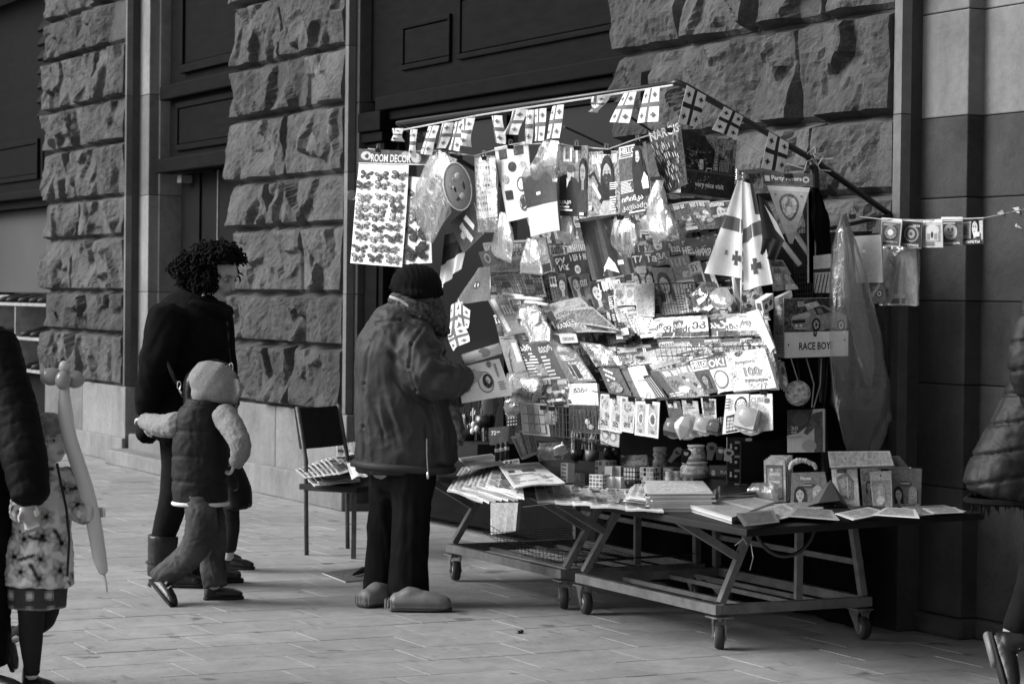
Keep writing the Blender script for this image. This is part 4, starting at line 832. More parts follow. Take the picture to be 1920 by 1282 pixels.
mag([(1034, 482), (1066, 476), (1080, 520), (1050, 524)], 'black puzzle magazine reading РУ ИХ', 0, [('t', 'РУ', .15, .12, .6, .25, .8), ('t', 'ИХ', .25, .42, .6, .25, .8)], bg=.02)
mag([(1064, 474), (1104, 470), (1112, 516), (1078, 522)], 'black puzzle magazine with a round white number badge', 0, [('b', .05, .1, .9, .35, .7), ('e', .3, .7, .17, .17, .75), ('t', '30', .2, .62, .2, .16, .03)], bg=.02)
mag([(1000, 478), (1034, 474), (1050, 520), (1014, 524)], 'dim magazine between the handwritten masthead and the black puzzle papers', 0, bg=.12)
mag([(918, 512), (966, 505), (984, 560), (940, 566)], 'newspapers seen through the left wire basket', 1, newsp(4), name='newspaper', bg=.5)
mag([(962, 508), (1012, 500), (1024, 556), (982, 562)], 'grey newspaper at the right of the left wire basket', 1, newsp(5), name='newspaper', bg=.35)
basket([(914, 512), (1036, 512), (1046, 566), (942, 562)], .07, 24, 4, 'long wire basket at the upper left of the rack')
mag([(1028, 516), (1060, 512), (1068, 566), (1038, 572)], 'women\'s magazine with a white corner mark behind the left basket', 1, [('f', .75, .4, .9, .5, .05, .2), ('r', .1, .1, .5, .45, .7, .1), ('b', .14, .15, .45, .35, .1)], bg=.12)
mag([(1064, 520), (1104, 512), (1112, 560), (1080, 568)], 'women\'s magazine with a slanting white masthead', 1, [('f', .35, .35, .9, .5, .04, .2), ('b', .4, .25, .95, .5, .8)], bg=.2)
mag([(1098, 530), (1130, 526), (1150, 585), (1118, 590)], 'magazine with a fair woman\'s face above the fanned magazines', 1, [('f', .5, .35, 1.3, .6, .04, .3)], bg=.15)
for k in range(5):
    mag([(1118+7*k, 522-1*k), (1142+7*k, 518-1*k), (1172+6*k, 640-4*k), (1150+6*k, 644-4*k)], ('first', 'second', 'third', 'fourth', 'fifth')[k]+' dark upright magazine in the fanned pile behind the banknote booklets', 1, bg=(.02, .05, .03, .08, .04)[k], face=False, grp='upright magazine pile')
mag([(1150, 532), (1194, 530), (1192, 572), (1152, 574)], 'booklet with two banknote prints below the 197 magazine', 2, [('r', .05, .08, .48, .95, .5, .8), ('e', .26, .5, .15, .2, .25, .8), ('r', .55, .08, .95, .95, .6, .5), ('e', .75, .5, .12, .2, .4), ('r', .6, .1, .9, .2, .35)], name='book', bg=.6, grp='banknote booklets')
mag([(1190, 534), (1226, 530), (1226, 594), (1194, 592)], 'plain pale banknote booklet left of the middle wire basket', 2, [('r', .06, .05, .5, .95, .45, .4), ('r', .55, .05, .97, .95, .5, .4)], name='book', bg=.6, grp='banknote booklets')
for k in range(7):
    mag([(1148+6*k, 574+3*k), (1172+8*k, 566+4*k), (1206+6*k, 606+4*k), (1166+6*k, 604+5*k)], ('first', 'second', 'third', 'fourth', 'fifth', 'sixth', 'seventh')[k]+' folded newspaper, counted from the back, in the fan below the banknote booklets', 2, [('l', .1, .15, .9, .9, 6, .1)], name='newspaper', bg=(.5, .3, .6, .25, .55, .3, .6)[k], grp='fan of folded newspapers', t=.006)
mag([(914, 562), (962, 558), (990, 622), (952, 630)], 'magazine with a vertical pale stripe in the third row, far left', 2, [('r', .1, .0, .3, .9, .55, .2), ('b', .4, .2, .95, .45, .7)], bg=.2)
mag([(950, 560), (988, 556), (1016, 612), (980, 622)], 'grey magazine in plastic beside the striped one in the third row', 2, mat=SLEEVE, bg=.26)
for k, (a, b) in enumerate((((943, 552), (982, 556)), ((967, 558), (1018, 562)), ((986, 566), (1028, 572)))):
    pa, pb = onS(a[0], a[1], .13), onS(b[0], b[1], .13); m = MB(); m.tube([pa, (pa+pb)/2+V3(0, 0, .002), pb], .009, PAPER, 8, .75); tag(m.build('rolled_paper', smooth=True), ('upper', 'middle', 'lower')[k]+' rolled white paper lying across the left of the rack', 'rolled paper', 'rolled white papers')
bag('crumpled clear packet of cards lying in the third row', [((975, 575), (1005, 568)), ((978, 600), (1022, 592)), ((985, 622), (1036, 618)), ((995, 645), (1030, 642))], ('S', .16), FILM, thick=.015, seed=21)
sheet('price_tag', 'round white printed tag on the clear packet in the third row', 'tag', [(998, 588), (1010, 586), (1009, 604), (1000, 610)], ('S', .185), [('e', .5, .4, .3, .25, .3), ('e', .5, .4, .2, .17, .8)], None, PAPER, .8, t=.001)
mag([(1016, 574), (1088, 556), (1112, 582), (1040, 616)], 'puzzle paper reading КЛЮКВОВЫЙ in the third row', 2, [('t', 'КЛЮКВОВЫЙ', .2, .45, .75, .22, .05), ('l', .25, .15, .8, .35, 2, .2), ('r', .0, .3, .16, .7, .05), ('r', .1, .75, .9, .95, .15, .9)], bg=.35)
mag([(1036, 602), (1066, 594), (1086, 622), (1050, 630)], 'dark magazine reading КАЗЦ under the puzzle paper', 2, [('t', 'КАЗЦ', .1, .3, .8, .35, .7)], bg=.07)
for k in range(8):
    mag([(1062-.5*k, 582+4*k), (1110-2*k, 575+4.5*k), (1162-1*k, 620+.6*k), (1076-1*k, 606+2.6*k)], ('first', 'second', 'third', 'fourth', 'fifth', 'sixth', 'seventh', 'eighth')[k]+' magazine from the top of the open fan in the middle of the rack', 2, [('r', .05, .1, .95, .9, (.2, .5, .12, .4, .15, .5, .08, .3)[k], .9)], bg=(.4, .6, .25, .5, .3, .6, .3, .45)[k], grp='open fan of magazines', t=.005, bend=.012)
# white newspapers on the long shelf, right
NP = [(1223, 1244, 'newspaper with tall black letters at the left end of the white newspaper row', 'კრ'), (1238, 1262, 'narrow white newspaper with a comma mark, second in the newspaper row', 'ფ,'), (1256, 1284, 'newspaper with a grey masthead block, third in the newspaper row', 'დამა'), (1276, 1296, 'newspaper with two small dark blocks, fourth in the newspaper row', 'ძი'), (1292, 1322, 'white newspaper with scattered letters, fifth in the newspaper row', 'ეკ'), (1314, 1350, 'newspaper with a dark photo block, sixth in the newspaper row', 'ახა'), (1338, 1366, 'newspaper with a grey square, seventh in the newspaper row', 'ა'), (1352, 1384, 'newspaper with black bold masthead, eighth in the newspaper row', 'გზა'), (1378, 1426, 'wide newspaper with long curved masthead at the right of the newspaper row', 'კროსვორდ')]
for k, (a, b, lb, tx) in enumerate(NP):
    rr_ = random.Random(k); E = [('t', tx, .12, .28+.15*(k % 2), .76, .34, .03), ('l', .1, .08, .8, .2, 2, .25), ('r', rr_.uniform(0, .3), .76, 1, .97, rr_.choice((.05, .3, .12)), .9)]
    if k in (2, 5, 6): E.insert(0, ('r', .1, .2, .8, .75, .1, .5)); E[1] = ('t', tx, .15, .3, .6, .34, .75)
    mag([(a+4, 598-(a-1223)*.055), (b+4, 596-(b-1223)*.055), (b+8, 632-(b-1223)*.01), (a+2, 634-(a-1223)*.02)], lb, 2, E, name='newspaper', bg=.62, mat=PAPER, grp='white newspapers on the long shelf')
for a, b, lb, tx, bgv, ik in ((1234, 1262, 'crossword paper reading СКАН below the white newspapers', 'СКАН', .5, .1), (1262, 1296, 'grey crossword paper reading ВОРД below the white newspapers', 'ВОРД', .35, .7), (1292, 1322, 'dark magazine reading ludo below the white newspapers', 'ludo', .14, .7), (1320, 1352, 'magazine with a white band below the white newspapers', None, .3, .1), (1350, 1392, 'magazine with pale handwritten Georgian letters', 'მეგობარი', .4, .06), (1388, 1410, 'magazine with a dark landscape below the white newspapers', None, .1, .6), (1406, 1434, 'pale grey booklet at the right end below the white newspapers', None, .45, .2)):
    E = [('r', 0, .0, 1, .2, .1, .3), ('t', tx, .06, .3, .88, .5, ik)] if tx else None
    mag([(a, 636), (b, 634), (b+6, 664), (a+6, 668)], lb, 3, E, bg=bgv, grp='papers under the newspaper row')
m = MB()
for (x0, y0, x1, y1) in ((1225, 636, 1432, 628), (1232, 668, 1440, 664), (1228, 652, 1436, 648)): m.tube([onS(x0, y0, .165), onS(x1, y1, .165)], .0022, WIRE, 5)
for k in range(22):
    x = 1228+k*9.8; m.tube([onS(x, 652, .163), onS(x+5, 676, .163)], .0014, WIRE, 4)
tag(m.build('wire_shelf'), 'long wire shelf edge under the white newspaper row', 'wire shelf', 'wire baskets on the rack')
for k in range(4):
    sheet('newspaper', ('first', 'second', 'third', 'front')[k]+' of the big folded white papers at the right end of the newspaper row', 'newspaper', [(1398+5*k, 590-2*k), (1408+5*k, 583-1*k), (1450+1*k, 640+4*k), (1440+2*k, 652+4*k)], ('S', .19+.006*k), [('l', .1, .1, .9, .9, 5, .55)], 'big folded white papers', PAPER, .62, t=.005, bend=.006)
# bags, boxes in the middle right
bag('knotted dark plastic bag with a white label in the middle of the rack', [((1322, 528), (1334, 528)), ((1312, 545), (1342, 540)), ((1302, 565), (1344, 560)), ((1300, 586), (1336, 584))], ('S', .13), DARKFILM, thick=.05, seed=31, crump=.012)
sheet('paper_label', 'white paper label on the knotted dark plastic bag', 'label', [(1306, 562), (1322, 554), (1322, 562), (1310, 572)], ('S', .19), [], None, PAPER, .8, t=.001)
bag('round grey plastic bag tucked behind the large white flag', [((1345, 540), (1358, 538)), ((1341, 555), (1366, 552)), ((1341, 572), (1368, 570)), ((1346, 580), (1362, 580))], ('S', .13), MILKY, thick=.05, seed=32)
sheet('magazine', 'magazine with two women right of the large white flag', 'magazine', [(1444, 500), (1472, 500), (1496, 542), (1450, 546)], ('X', -.02), [('f', .3, .4, .8, .6, .4, .3), ('f', .75, .45, .7, .6, .3, .6), ('b', .1, .05, .6, .3, .15)], 'magazines at the right end', SLEEVE, .4, .5, t=.004)
sheet('magazine', 'framed grey magazine above the two-women cover', 'magazine', [(1442, 486), (1468, 488), (1484, 515), (1446, 512)], ('X', -.04), [('r', .08, .1, .92, .9, .15, .8)], 'magazines at the right end', SLEEVE, .5, .3, t=.004)
# generic carton with printed faces
def carton(name, label, cat, front, side_px, plane, dirn, Ef, Es, mat=GLOSSY, ink=.6, sideink=.7, group=None, top=True):
    """front: px quad on plane; side runs back from the front's left edge to side_px (its px x) along dirn"""
    q4 = plane_quad(front, plane); A_, B_, C_, D_ = q4; dv = unit(np.asarray(dirn, float))
    best = min(np.linspace(.01, .5, 200), key=lambda t: abs(pj(A_+dv*t)[0]-side_px)); o = dv*best
    T = thing(name, label, cat, (C_+D_+2*o*.5)/2, group)
    f = Sheet(q4, t=.001); f.base(mat, ink)
    for e in Ef: f.draw(e)
    f.mb.build('front_panel', T)
    s = Sheet([A_+o, A_, D_, D_+o], t=.001); s.base(mat, sideink)
    for e in Es: s.draw(e)
    s.mb.build('side_panel', T)
    m = MB(); n = -f.N*.0012; a, b, c, d = [p+n for p in q4]
    m.add([a, b, c, d, a+o, b+o, c+o, d+o], [(0, 1, 5, 4), (1, 2, 6, 5), (2, 3, 7, 6), (7, 4, 5, 6)], mat, ink); m.build('carton_body', T)
    return T
XD = V3(-1, 0, 0)
E = [('r', 0, 0, 1, .6, .02, .5), ('p', [(.42, 0), (1, 0), (1, .45), (.7, .3), (.5, .12)], .26, .9)]
r = random.Random(4)
for i in range(60): x = r.uniform(0, .5); y = r.uniform(.22, .56); E.append(('e', x, y, .03, .02, r.choice((.02, .05, .12, .2)), .9))
E += [('p', [(.5, .57), (.535, .2), (.54, .12), (.545, .2), (.585, .57), (.56, .57), (.54, .4), (.525, .57)], .012), ('p', [(.58, .57), (.6, .15), (.66, .16), (.67, .57)], .34, .9), ('p', [(.88, .57), (.885, .25), (.91, .1), (.935, .25), (.94, .57)], .1, .8)]
for k in range(7): E.append(('r', .585, .19+.05*k, .668, .2+.05*k, .12))
for k in range(8): E.append(('r', .69+.024*k, .40, .702+.024*k, .57, .4)); E.append(('r', .69, .38+.025*(k % 2), .88, .39+.025*(k % 2), .3))
E += [('r', .3, .45, .4, .57, .5, .5), ('p', [(.33, .4), (.4, .4), (.38, .47), (.31, .47)], .7), ('r', 0, .585, 1, .62, .1), ('r', 0, .62, 1, 1, .03, .5), ('t', 'very nice visit', .25, .78, .55, .11, .75)]
for i in range(22): E.append(('e', r.uniform(.05, .5), r.uniform(.66, .95), .008, .008, .6))
E.append(('p', [(.0, .75), (.4, .68), (.9, .62), (.4, .72), (.0, .8)], .3))
carton('travel_case', 'toy case box printed with towers and the words very nice visit', 'box', [(1279, 250), (1382, 263), (1373, 374), (1276, 361)], 1253, ('X', -.30), XD, E, [('r', .08, .03, .92, .62, .62), ('l', .2, .2, .85, .36, 2, .3), ('r', .45, .7, .9, .73, .2), ('r', .08, .66, .92, .98, .58)], sideink=.7, ink=.05)
m = MB(); c = hx(1328, 322, -.293); m.tube([c+V3(0, -.012, 0), c+V3(.006, -.012, .012), c+V3(.006, .012, .012), c+V3(0, .012, 0)], .003, CHROME, 5); tag(m.build('case_clasp'), 'small metal clasp on the front of the travel case box', 'clasp')
CAR = [('r', 0, 0, 1, .57, .10, .9), ('r', .45, .0, 1, .2, .03, .8), ('p', [(.10, .36), (.14, .29), (.36, .23), (.44, .14), (.62, .12), (.8, .22), (.98, .3), (1, .52), (.84, .54), (.78, .5), (.56, .56), (.2, .53), (.12, .47)], .30, .35), ('p', [(.14, .29), (.36, .23), (.42, .27), (.36, .33), (.12, .35)], .46, .2), ('p', [(.46, .16), (.60, .14), (.74, .24), (.52, .29)], .03), ('p', [(.50, .18), (.58, .17), (.62, .25), (.54, .27)], .22), ('p', [(.12, .37), (.33, .36), (.33, .41), (.13, .42)], .02), ('e', .19, .46, .025, .025, .7), ('e', .26, .46, .025, .025, .7), ('r', .15, .5, .36, .515, .65), ('e', .50, .45, .068, .115, .008), ('e', .50, .45, .043, .08, .5), ('e', .50, .45, .018, .03, .05), ('e', .89, .47, .062, .10, .008), ('e', .89, .47, .04, .07, .5), ('e', .89, .47, .016, .028, .05), ('r', .2, .05, .3, .14, .35, .6), ('p', [(.3, .1), (.5, .05), (.55, .12), (.36, .2)], .5, .4)]
for k in range(5): a = k*1.256; CAR += [('p', [(.50+.008*math.cos(a), .45+.02*math.sin(a)), (.50+.043*math.cos(a), .45+.08*math.sin(a)), (.50+.043*math.cos(a+.35), .45+.08*math.sin(a+.35))], .05)]
CAR += [('r', 0, .57, 1, 1, .74, .06), ('t', 'RACE BOY', .22, .745, .5, .13, .012), ('e', .05, .78, .012, .018, .03), ('e', .94, .72, .012, .018, .03), ('e', .47, .6, .03, .055, .02), ('e', .47, .59, .016, .03, .3)]
SB = [('t', 'YOUNG', .12, .13, .76, .06, .85), ('t', 'BOY', .2, .23, .6, .06, .85), ('r', .1, .45, .9, .62, .25, .9)]+[('r', 0, .66+.05*k, 1, .67+.05*k, .13) for k in range(6)]
carton('toy_car_box', 'toy car box reading RACE BOY hanging at the right end of the rack', 'box', [(1470, 560), (1589, 558), (1588, 667), (1470, 671)], 1451, ('P', hx(1530, 610, .06), unit(V3(.985, -.17, 0))), V3(-.985, .17, 0), CAR, SB, ink=.8, sideink=.4)
carton('small_box', 'small white box with two round windows left of the toy car box', 'box', [(1428, 564), (1450, 550), (1450, 578), (1433, 588)], 1415, ('X', .03), XD, [('e', .3, .6, .16, .22, .12), ('e', .74, .5, .16, .22, .12), ('l', .1, .1, .9, .28, 2, .2)], [('r', .2, .2, .8, .75, .15, .6)], ink=.72)
carton('small_box', 'small white box with striped lid standing above the RACE BOY side panel', 'box', [(1459, 558), (1484, 545), (1486, 556), (1462, 572)], 1452, ('X', .02), XD, [('l', .05, .1, .95, .9, 4, .3)], [], ink=.7)
carton('toner_box', 'white box reading GIONS lying above the fourth row', 'box', [(1048, 628), (1080, 626), (1084, 642), (1052, 644)], 1036, ('Y', -.99), V3(-1, .4, 0), [('t', 'GIONS', .15, .3, .7, .4, .05)], [('r', .1, .1, .9, .9, .05)], ink=.75, sideink=.1)
# ---- row four and five of magazines
mag([(936, 638), (967, 636), (990, 706), (958, 712)], 'magazine with bare branches on a grey cover at the left of the fourth row', 3, [('p', [(.2, .9), (.3, .4), (.6, .2), (.35, .5), (.7, .45), (.35, .6), (.3, .95)], .05), ('r', .7, .1, .95, .6, .6, .3)], bg=.25)
mag([(964, 642), (1006, 640), (1036, 712), (994, 716)], 'dark magazine crowded with white Georgian headlines in the fourth row', 3, [('t', 'აპრ', .15, .08, .5, .16, .75), ('l', .1, .3, .9, .9, 8, .75), ('r', .5, .6, .95, .9, .3, .9)], bg=.05)
mag([(1002, 644), (1034, 642), (1064, 712), (1030, 716)], 'dark magazine with big white letters beside the headline magazine', 3, [('t', 'გვერ', .1, .06, .8, .2, .78), ('l', .1, .35, .6, .9, 6, .75)], bg=.07)
for k in range(5):
    mag([(1030+2*k, 642+1.2*k), (1062+2*k, 637+1.5*k), (1104+3*k, 708+1.5*k), (1066+3*k, 716+1*k)], ('rearmost', 'second', 'middle', 'fourth', 'front')[k]+' magazine of the stack with white curved letters in the fourth row', 3, [('t', 'არილი', .1, .06, .75, .17, .75), ('l', .1, .3, .95, .45, 3, .7), ('r', .3, .5, .95, .95, .5, .9), ('r', .35, .55, .6, .9, .05, .6)], bg=.24, grp='stack with white curved letters', t=.006)
bag('shiny plastic sleeve of papers in the fourth row', [((1088, 640), (1130, 646)), ((1096, 655), (1150, 658)), ((1110, 672), (1166, 672)), ((1128, 688), (1170, 686))], ('S', .18), FILM, thick=.012, seed=41)
mag([(1087, 640), (1130, 646), (1166, 680), (1118, 688)], 'grey magazine inside the shiny plastic sleeve in the fourth row', 3, mat=SLEEVE, bg=.28)
mag([(1158, 664), (1204, 658), (1226, 682), (1180, 690)], 'pale magazine in plastic left of the 305 magazine', 3, mat=SLEEVE, bg=.35, face=False)
mag([(1203, 662), (1266, 646), (1290, 676), (1224, 694)], 'magazine in a plastic sleeve with big pale figures', 3, [('l', .4, .15, .9, .35, 2, .2), ('b', .4, .45, .95, .8, .6), ('e', .2, .6, .12, .22, .6, .5)], mat=SLEEVE, bg=.42)
mag([(1262, 664), (1330, 650), (1340, 668), (1280, 684)], 'thin plastic sleeve lying above the HELLO! letters', 3, mat=SLEEVE, bg=.4, face=False)
mag([(1121, 690), (1157, 685), (1184, 742), (1144, 740)], 'dark ornate lace-patterned magazine in the fifth row', 4, [('e', .3+.1*(k % 4), .1+.05*k, .06, .05, .6) for k in range(9)]+[('e', .5, .75, .3, .18, .25, .9)], bg=.1)
mag([(1150, 694), (1180, 688), (1206, 748), (1176, 752)], 'plain grey booklet in the fifth row', 4, [('t', 'ტესტი', .3, .4, .5, .08, .05)], bg=.16, grp='plain booklets')
mag([(1176, 690), (1208, 685), (1234, 746), (1204, 750)], 'plain white booklet in the fifth row', 4, [('t', 'ტესტი', .3, .4, .5, .08, .05)], bg=.7, grp='plain booklets')
mag([(1204, 706), (1222, 702), (1252, 748), (1232, 752)], 'narrow black striped booklet in the fifth row', 4, [('p', [(.1+.2*k, .1), (.16+.2*k, .1), (.3+.2*k, .9), (.24+.2*k, .9)], .6) for k in range(4)], bg=.02)
mag([(1219, 698), (1272, 688), (1312, 742), (1260, 750)], 'landscape magazine with white letters in the fifth row', 4, [('r', 0, 0, .3, 1, .1, .3), ('b', .4, .08, .95, .26, .78), ('e', .5, .55, .25, .15, .15, .9), ('e', .7, .75, .2, .12, .6, .6), ('l', .1, .8, .6, .95, 2, .7)], bg=.22)
mag([(1266, 690), (1298, 684), (1330, 742), (1296, 746)], 'flowery magazine left of the HELLO! magazine in the fifth row', 4, [('b', .1, .02, .95, .2, .8)]+[('e', .2+.15*(k % 5), .35+.09*k, .1, .06, (.1, .5, .3)[k % 3], .9) for k in range(7)], bg=.3)
mag([(1294, 679), (1325, 673), (1348, 735), (1320, 740)], 'HELLO! magazine in the fifth row beside OK!', 4, [('r', 0, .0, 1, .3, .7), ('r', .05, .04, .95, .24, .12), ('t', 'HELLO!', .08, .06, .84, .16, .85), ('f', .5, .6, .9, .3, .03, .1)], bg=.07)
mag([(1324, 673), (1363, 667), (1374, 732), (1345, 738)], 'OK! magazine with a round phone picture in the fifth row', 4, [('r', 0, 0, .92, .32, .15), ('t', 'OK!', .06, .05, .78, .22, .88), ('e', .5, .65, .4, .27, .1), ('e', .5, .65, .34, .23, .5), ('r', .38, .48, .62, .82, .8), ('r', .42, .52, .58, .76, .5)], bg=.66)
E = [('t', 'მსოფლიოს', .2, .25, .5, .1, .04), ('t', '100', .38, .43, .38, .22, .03), ('t', '100', .40, .445, .38, .22, .3), ('t', 'დელიკატესი', .35, .72, .52, .1, .04), ('e', .32, .08, .08, .06, .1, .9), ('e', .4, .04, .05, .05, .2, .9)]
r = random.Random(12)
for i in range(40): E.append(('e', r.choice((r.uniform(.75, 1), r.uniform(.0, .2))), r.uniform(.05, .9), .02, .012, r.choice((.2, .35, .5))))
for i in range(8): E.append(('e', r.uniform(.45, .7), r.uniform(.86, .97), .014, .014, .04))
mag([(1360, 662), (1434, 653), (1456, 728), (1374, 734)], 'large white book with the number 100 in the fifth row', 4, E, name='book', mat=GLOSSY, bg=.56, grp=None, t=.015)
for k in range(3):
    sheet('comic', ('back', 'middle', 'front')[k]+' narrow colouring booklet hanging right of the large white book', 'booklet', [(1448+5*k, 672+3*k), (1458+6*k, 670+4*k), (1472+4*k, 720+4*k), (1462+4*k, 726+4*k)], ('X', .0+.008*k), [('e', .5, .3, .3, .15, .15, .9), ('e', .5, .7, .3, .2, .6, .9)], 'narrow colouring booklets', GLOSSY, .35, .8, t=.004)
# banknote strips in front, on a wire
def note(E0, val): return [('r', .06, .04, .94, .96, .52, .35), ('e', .5, .3, .28, .14, .35, .9), ('r', .12, .06, .3, .14, .2), ('t', val, .25, .72, .5, .14, .1, -90), ('r', .55, .5, .85, .7, .3, .8)]
for px, lb, v in (([(1126, 738), (1146, 739), (1144, 808), (1122, 804)], 'play banknote strip marked 50 at the left of the row', '50'), ([(1146, 739), (1165, 741), (1164, 812), (1144, 808)], 'play banknote strip with a pale back, second in the row', '50'), ([(1165, 742), (1192, 747), (1188, 812), (1163, 808)], 'play banknote strip marked 200 in the middle of the row', '200'), ([(1192, 752), (1214, 752), (1212, 818), (1190, 815)], 'play dollar-like note with a grey portrait in the row', '1'), ([(1214, 752), (1237, 754), (1234, 822), (1212, 818)], 'play dollar-like note at the right end of the row', '1')):
    E = note(0, v)
    if v == '1': E = [('r', .1, .05, .9, .95, .6, .2), ('r', .16, .09, .84, .91, .42, .4), ('e', .5, .5, .26, .2, .65, .3), ('e', .5, .5, .17, .14, .2, .9), ('e', .5, .15, .12, .05, .25), ('e', .5, .85, .12, .05, .25)]
    sheet('play_banknote', lb, 'play banknote', px, ('Y', -1.16), E, 'play banknotes on the front wire', SLEEVE, .74, t=.003, wave=.003)
sheet('play_banknote', 'spare banknote strip hanging lower behind the first two', 'play banknote', [(1124, 800), (1162, 806), (1160, 838), (1126, 832)], ('Y', -1.14), [('e', .3, .4, .2, .3, .3), ('e', .7, .45, .2, .3, .3), ('e', .3, .4, .12, .2, .6), ('e', .7, .45, .12, .2, .6)], 'play banknotes on the front wire', SLEEVE, .5, .3, t=.003)
m = MB(); m.tube([hy(1110, 733, -1.165), hy(1215, 748, -1.165), hy(1300, 746, -1.165), hy(1380, 738, -1.165), hy(1455, 728, -1.165)], .0025, WIRE, 4); tag(m.build('front_wire'), 'dark wire along the front of the fifth row', 'wire')
for px, py, lb in ((1149, 738, 'clip above the first banknote strips'), (1184, 744, 'clip above the 200 strip'), (1216, 748, 'clip above the dollar-like notes'), (1258, 748, 'clip above the dark blister toy'), (1293, 747, 'clip above the faceted blister toy'), (1324, 743, 'clip above the half-open cube blister'), (1432, 730, 'clip on the CUBE blister')): clip(px, py, ('Y', -1.17), label=lb)
# blister packed puzzle toys
def blister(px, lb, E, cubec, r_, cmat, kind='cube', where=('Y', -1.165), ink=.6):
    T = thing('blister_pack', lb, 'toy', plane_quad([px[2]], where)[0], 'blister packed puzzle toys')
    s = Sheet(plane_quad(px, where), t=.002, nu=3, nv=4); s.base(GLOSSY, ink, .4)
    for e in E: s.draw(e)
    s.mb.build('backing_card', T)
    m = MB(); c = plane_quad([cubec], where)[0]+s.N*r_*1.05; rnd = random.Random(len(lb))
    ax = unit(V3(rnd.uniform(.5, 1), rnd.uniform(-.8, -.2), rnd.uniform(.1, .5))); ay = unit(np.cross((0.1, .2, 1), ax)); az = np.cross(ax, ay)
    if kind == 'gem':
        m.lathe([(.001, -r_*1.3), (r_*.9, -r_*.35), (r_, .1*r_), (r_*.55, r_*.9), (.001, r_)], GLOSSY, c, 6, .7, ax=unit(U0+R0*.3))
    else:
        a = r_*.8; v = [c+ax*a*i+ay*a*j+az*a*k for i, j, k in ((-1, -1, -1), (1, -1, -1), (1, 1, -1), (-1, 1, -1), (-1, -1, 1), (1, -1, 1), (1, 1, 1), (-1, 1, 1))]
        for n, f in enumerate(((0, 3, 2, 1), (4, 5, 6, 7), (0, 1, 5, 4), (1, 2, 6, 5), (2, 3, 7, 6), (3, 0, 4, 7))): m.add([v[i] for i in f], [(0, 1, 2, 3)], GLOSSY, (.75, .6, .3, .7, .5, .65)[n] if kind == 'cube' else (.06, .1, .04, .3, .08, .12)[n])
    m.build('puzzle_toy', T, bevel=.002); m = MB(); m.ball(c-s.N*r_*.3, (r_*1.3, r_*1.3, r_*1.3), SHELL, 14, 10); m.build('blister', T, smooth=True)
def bm(c, w, h): return [(c[0]-w, c[1]-h), (c[0]+w, c[1]-h), (c[0]+w, c[1]+h), (c[0]-w, c[1]+h)]
blister([(1248, 750), (1274, 752), (1294, 822), (1262, 818)], 'blister pack with a dark wedge-shaped puzzle', [('b', .1, .05, .8, .2, .7)], (1274, 802), .035, None, 'dark', ink=.12)
blister([(1278, 750), (1308, 752), (1316, 818), (1286, 822)], 'blister pack with a pale faceted gem puzzle', [('l', .2, .1, .8, .25, 2, .2)], (1300, 800), .042, None, 'gem', ink=.4)
blister([(1314, 746), (1342, 748), (1344, 806), (1322, 812)], 'blister pack with a white cube on a busy card', [('r', .1, .05, .9, .5, .15, .9), ('t', 'CUBE', .1, .25, .7, .12, .1)], (1332, 796), .036, None, 'cube', ink=.5)
blister([(1336, 786), (1358, 780), (1360, 812), (1342, 818)], 'dark lattice cube in a small pack beside the white cube', [('r', .1*k, 0, .1*k+.03, 1, .5) for k in range(1, 9, 2)], (1347, 800), .026, None, 'dark', ink=.06)
blister([(1404, 740), (1448, 738), (1449, 806), (1402, 812)], 'CUBE blister pack with a tilted white cube', [('t', 'CUBE', .1, .08, .55, .13, .25), ('e', .78, .18, .12, .08, .15, .8), ('r', .5, .8, .85, .97, .8)], (1424, 784), .052, None, 'cube', ink=.68)
s = sheet('bottle_puzzle', 'flat bottle-shaped puzzle toy card with a dark grid window', 'toy', [(1362, 740), (1404, 738), (1402, 806), (1354, 814)], ('Y', -1.17), [('e', .68, .3, .28, .24, .05), ('e', .68, .3, .22, .18, .6, .9), ('p', [(.1, .55), (.7, .48), (.78, .8), (.6, .98), (.15, .98)], .06)]+[('r', .17+.15*i, .6+.09*k, .28+.15*i, .67+.09*k, .5) for i in range(4) for k in range(4)]+[('l', .08, .1, .42, .4, 4, .2)], None, SLEEVE, .72, .1, t=.012)
# left of the rack, lower part
bag('big crumpled clear bag beside the magazine in the old man\'s hand', [((955, 700), (995, 694)), ((948, 720), (1016, 710)), ((952, 745), (1014, 735)), ((960, 758), (1004, 755))], ('S', .2), FILM, thick=.04, seed=51)
mag([(1004, 712), (1050, 706), (1066, 760), (1016, 766)], 'dark picture magazine behind the paint palette', 4, bg=.1, face=False)
mag([(1044, 712), (1066, 710), (1080, 760), (1058, 764)], 'grey magazine with roses between palette and wire basket', 4, bg=.25, face=False)
E = [('r', 0, .45, 1, 1, .04, .9), ('t', 'გუგა', .25, .1, .45, .1, .12)]+[('p', [(x, .9), (x+.03, .35+.1*(k % 3)), (x+.06, .9)], .02) for k, x in enumerate((.1, .25, .4, .55, .68, .8, .9))]+[('e', .6, .8, .08, .06, .6, .5), ('e', .7, .9, .12, .05, .4)]
mag([(1061, 720), (1119, 718), (1127, 812), (1074, 808)], 'book with black reeds on a pale cover in the lower wire basket', 4, E, name='book', bg=.66, grp=None, t=.012)
basket([(1034, 763), (1124, 766), (1125, 826), (1036, 818)], .225, 13, 4, 'wire basket at the lower left holding the reed-covered book')
E = [('r', .08, .05, .92, .95, .34)]+[('r', .1+.21*i, .08+.29*k, .27+.21*i, .33+.29*k, .58) for i in range(4) for k in range(3)]+[('r', .32+.05*k, .08, .335+.05*k, .96, .12) for k in range(8)]
sheet('paint_palette', 'pale plastic paint palette box with brushes under the crumpled bag', 'paint box', [(974, 754), (1024, 757), (1032, 818), (980, 814)], ('Y', -1.15), E, None, SLEEVE, .6, t=.02)
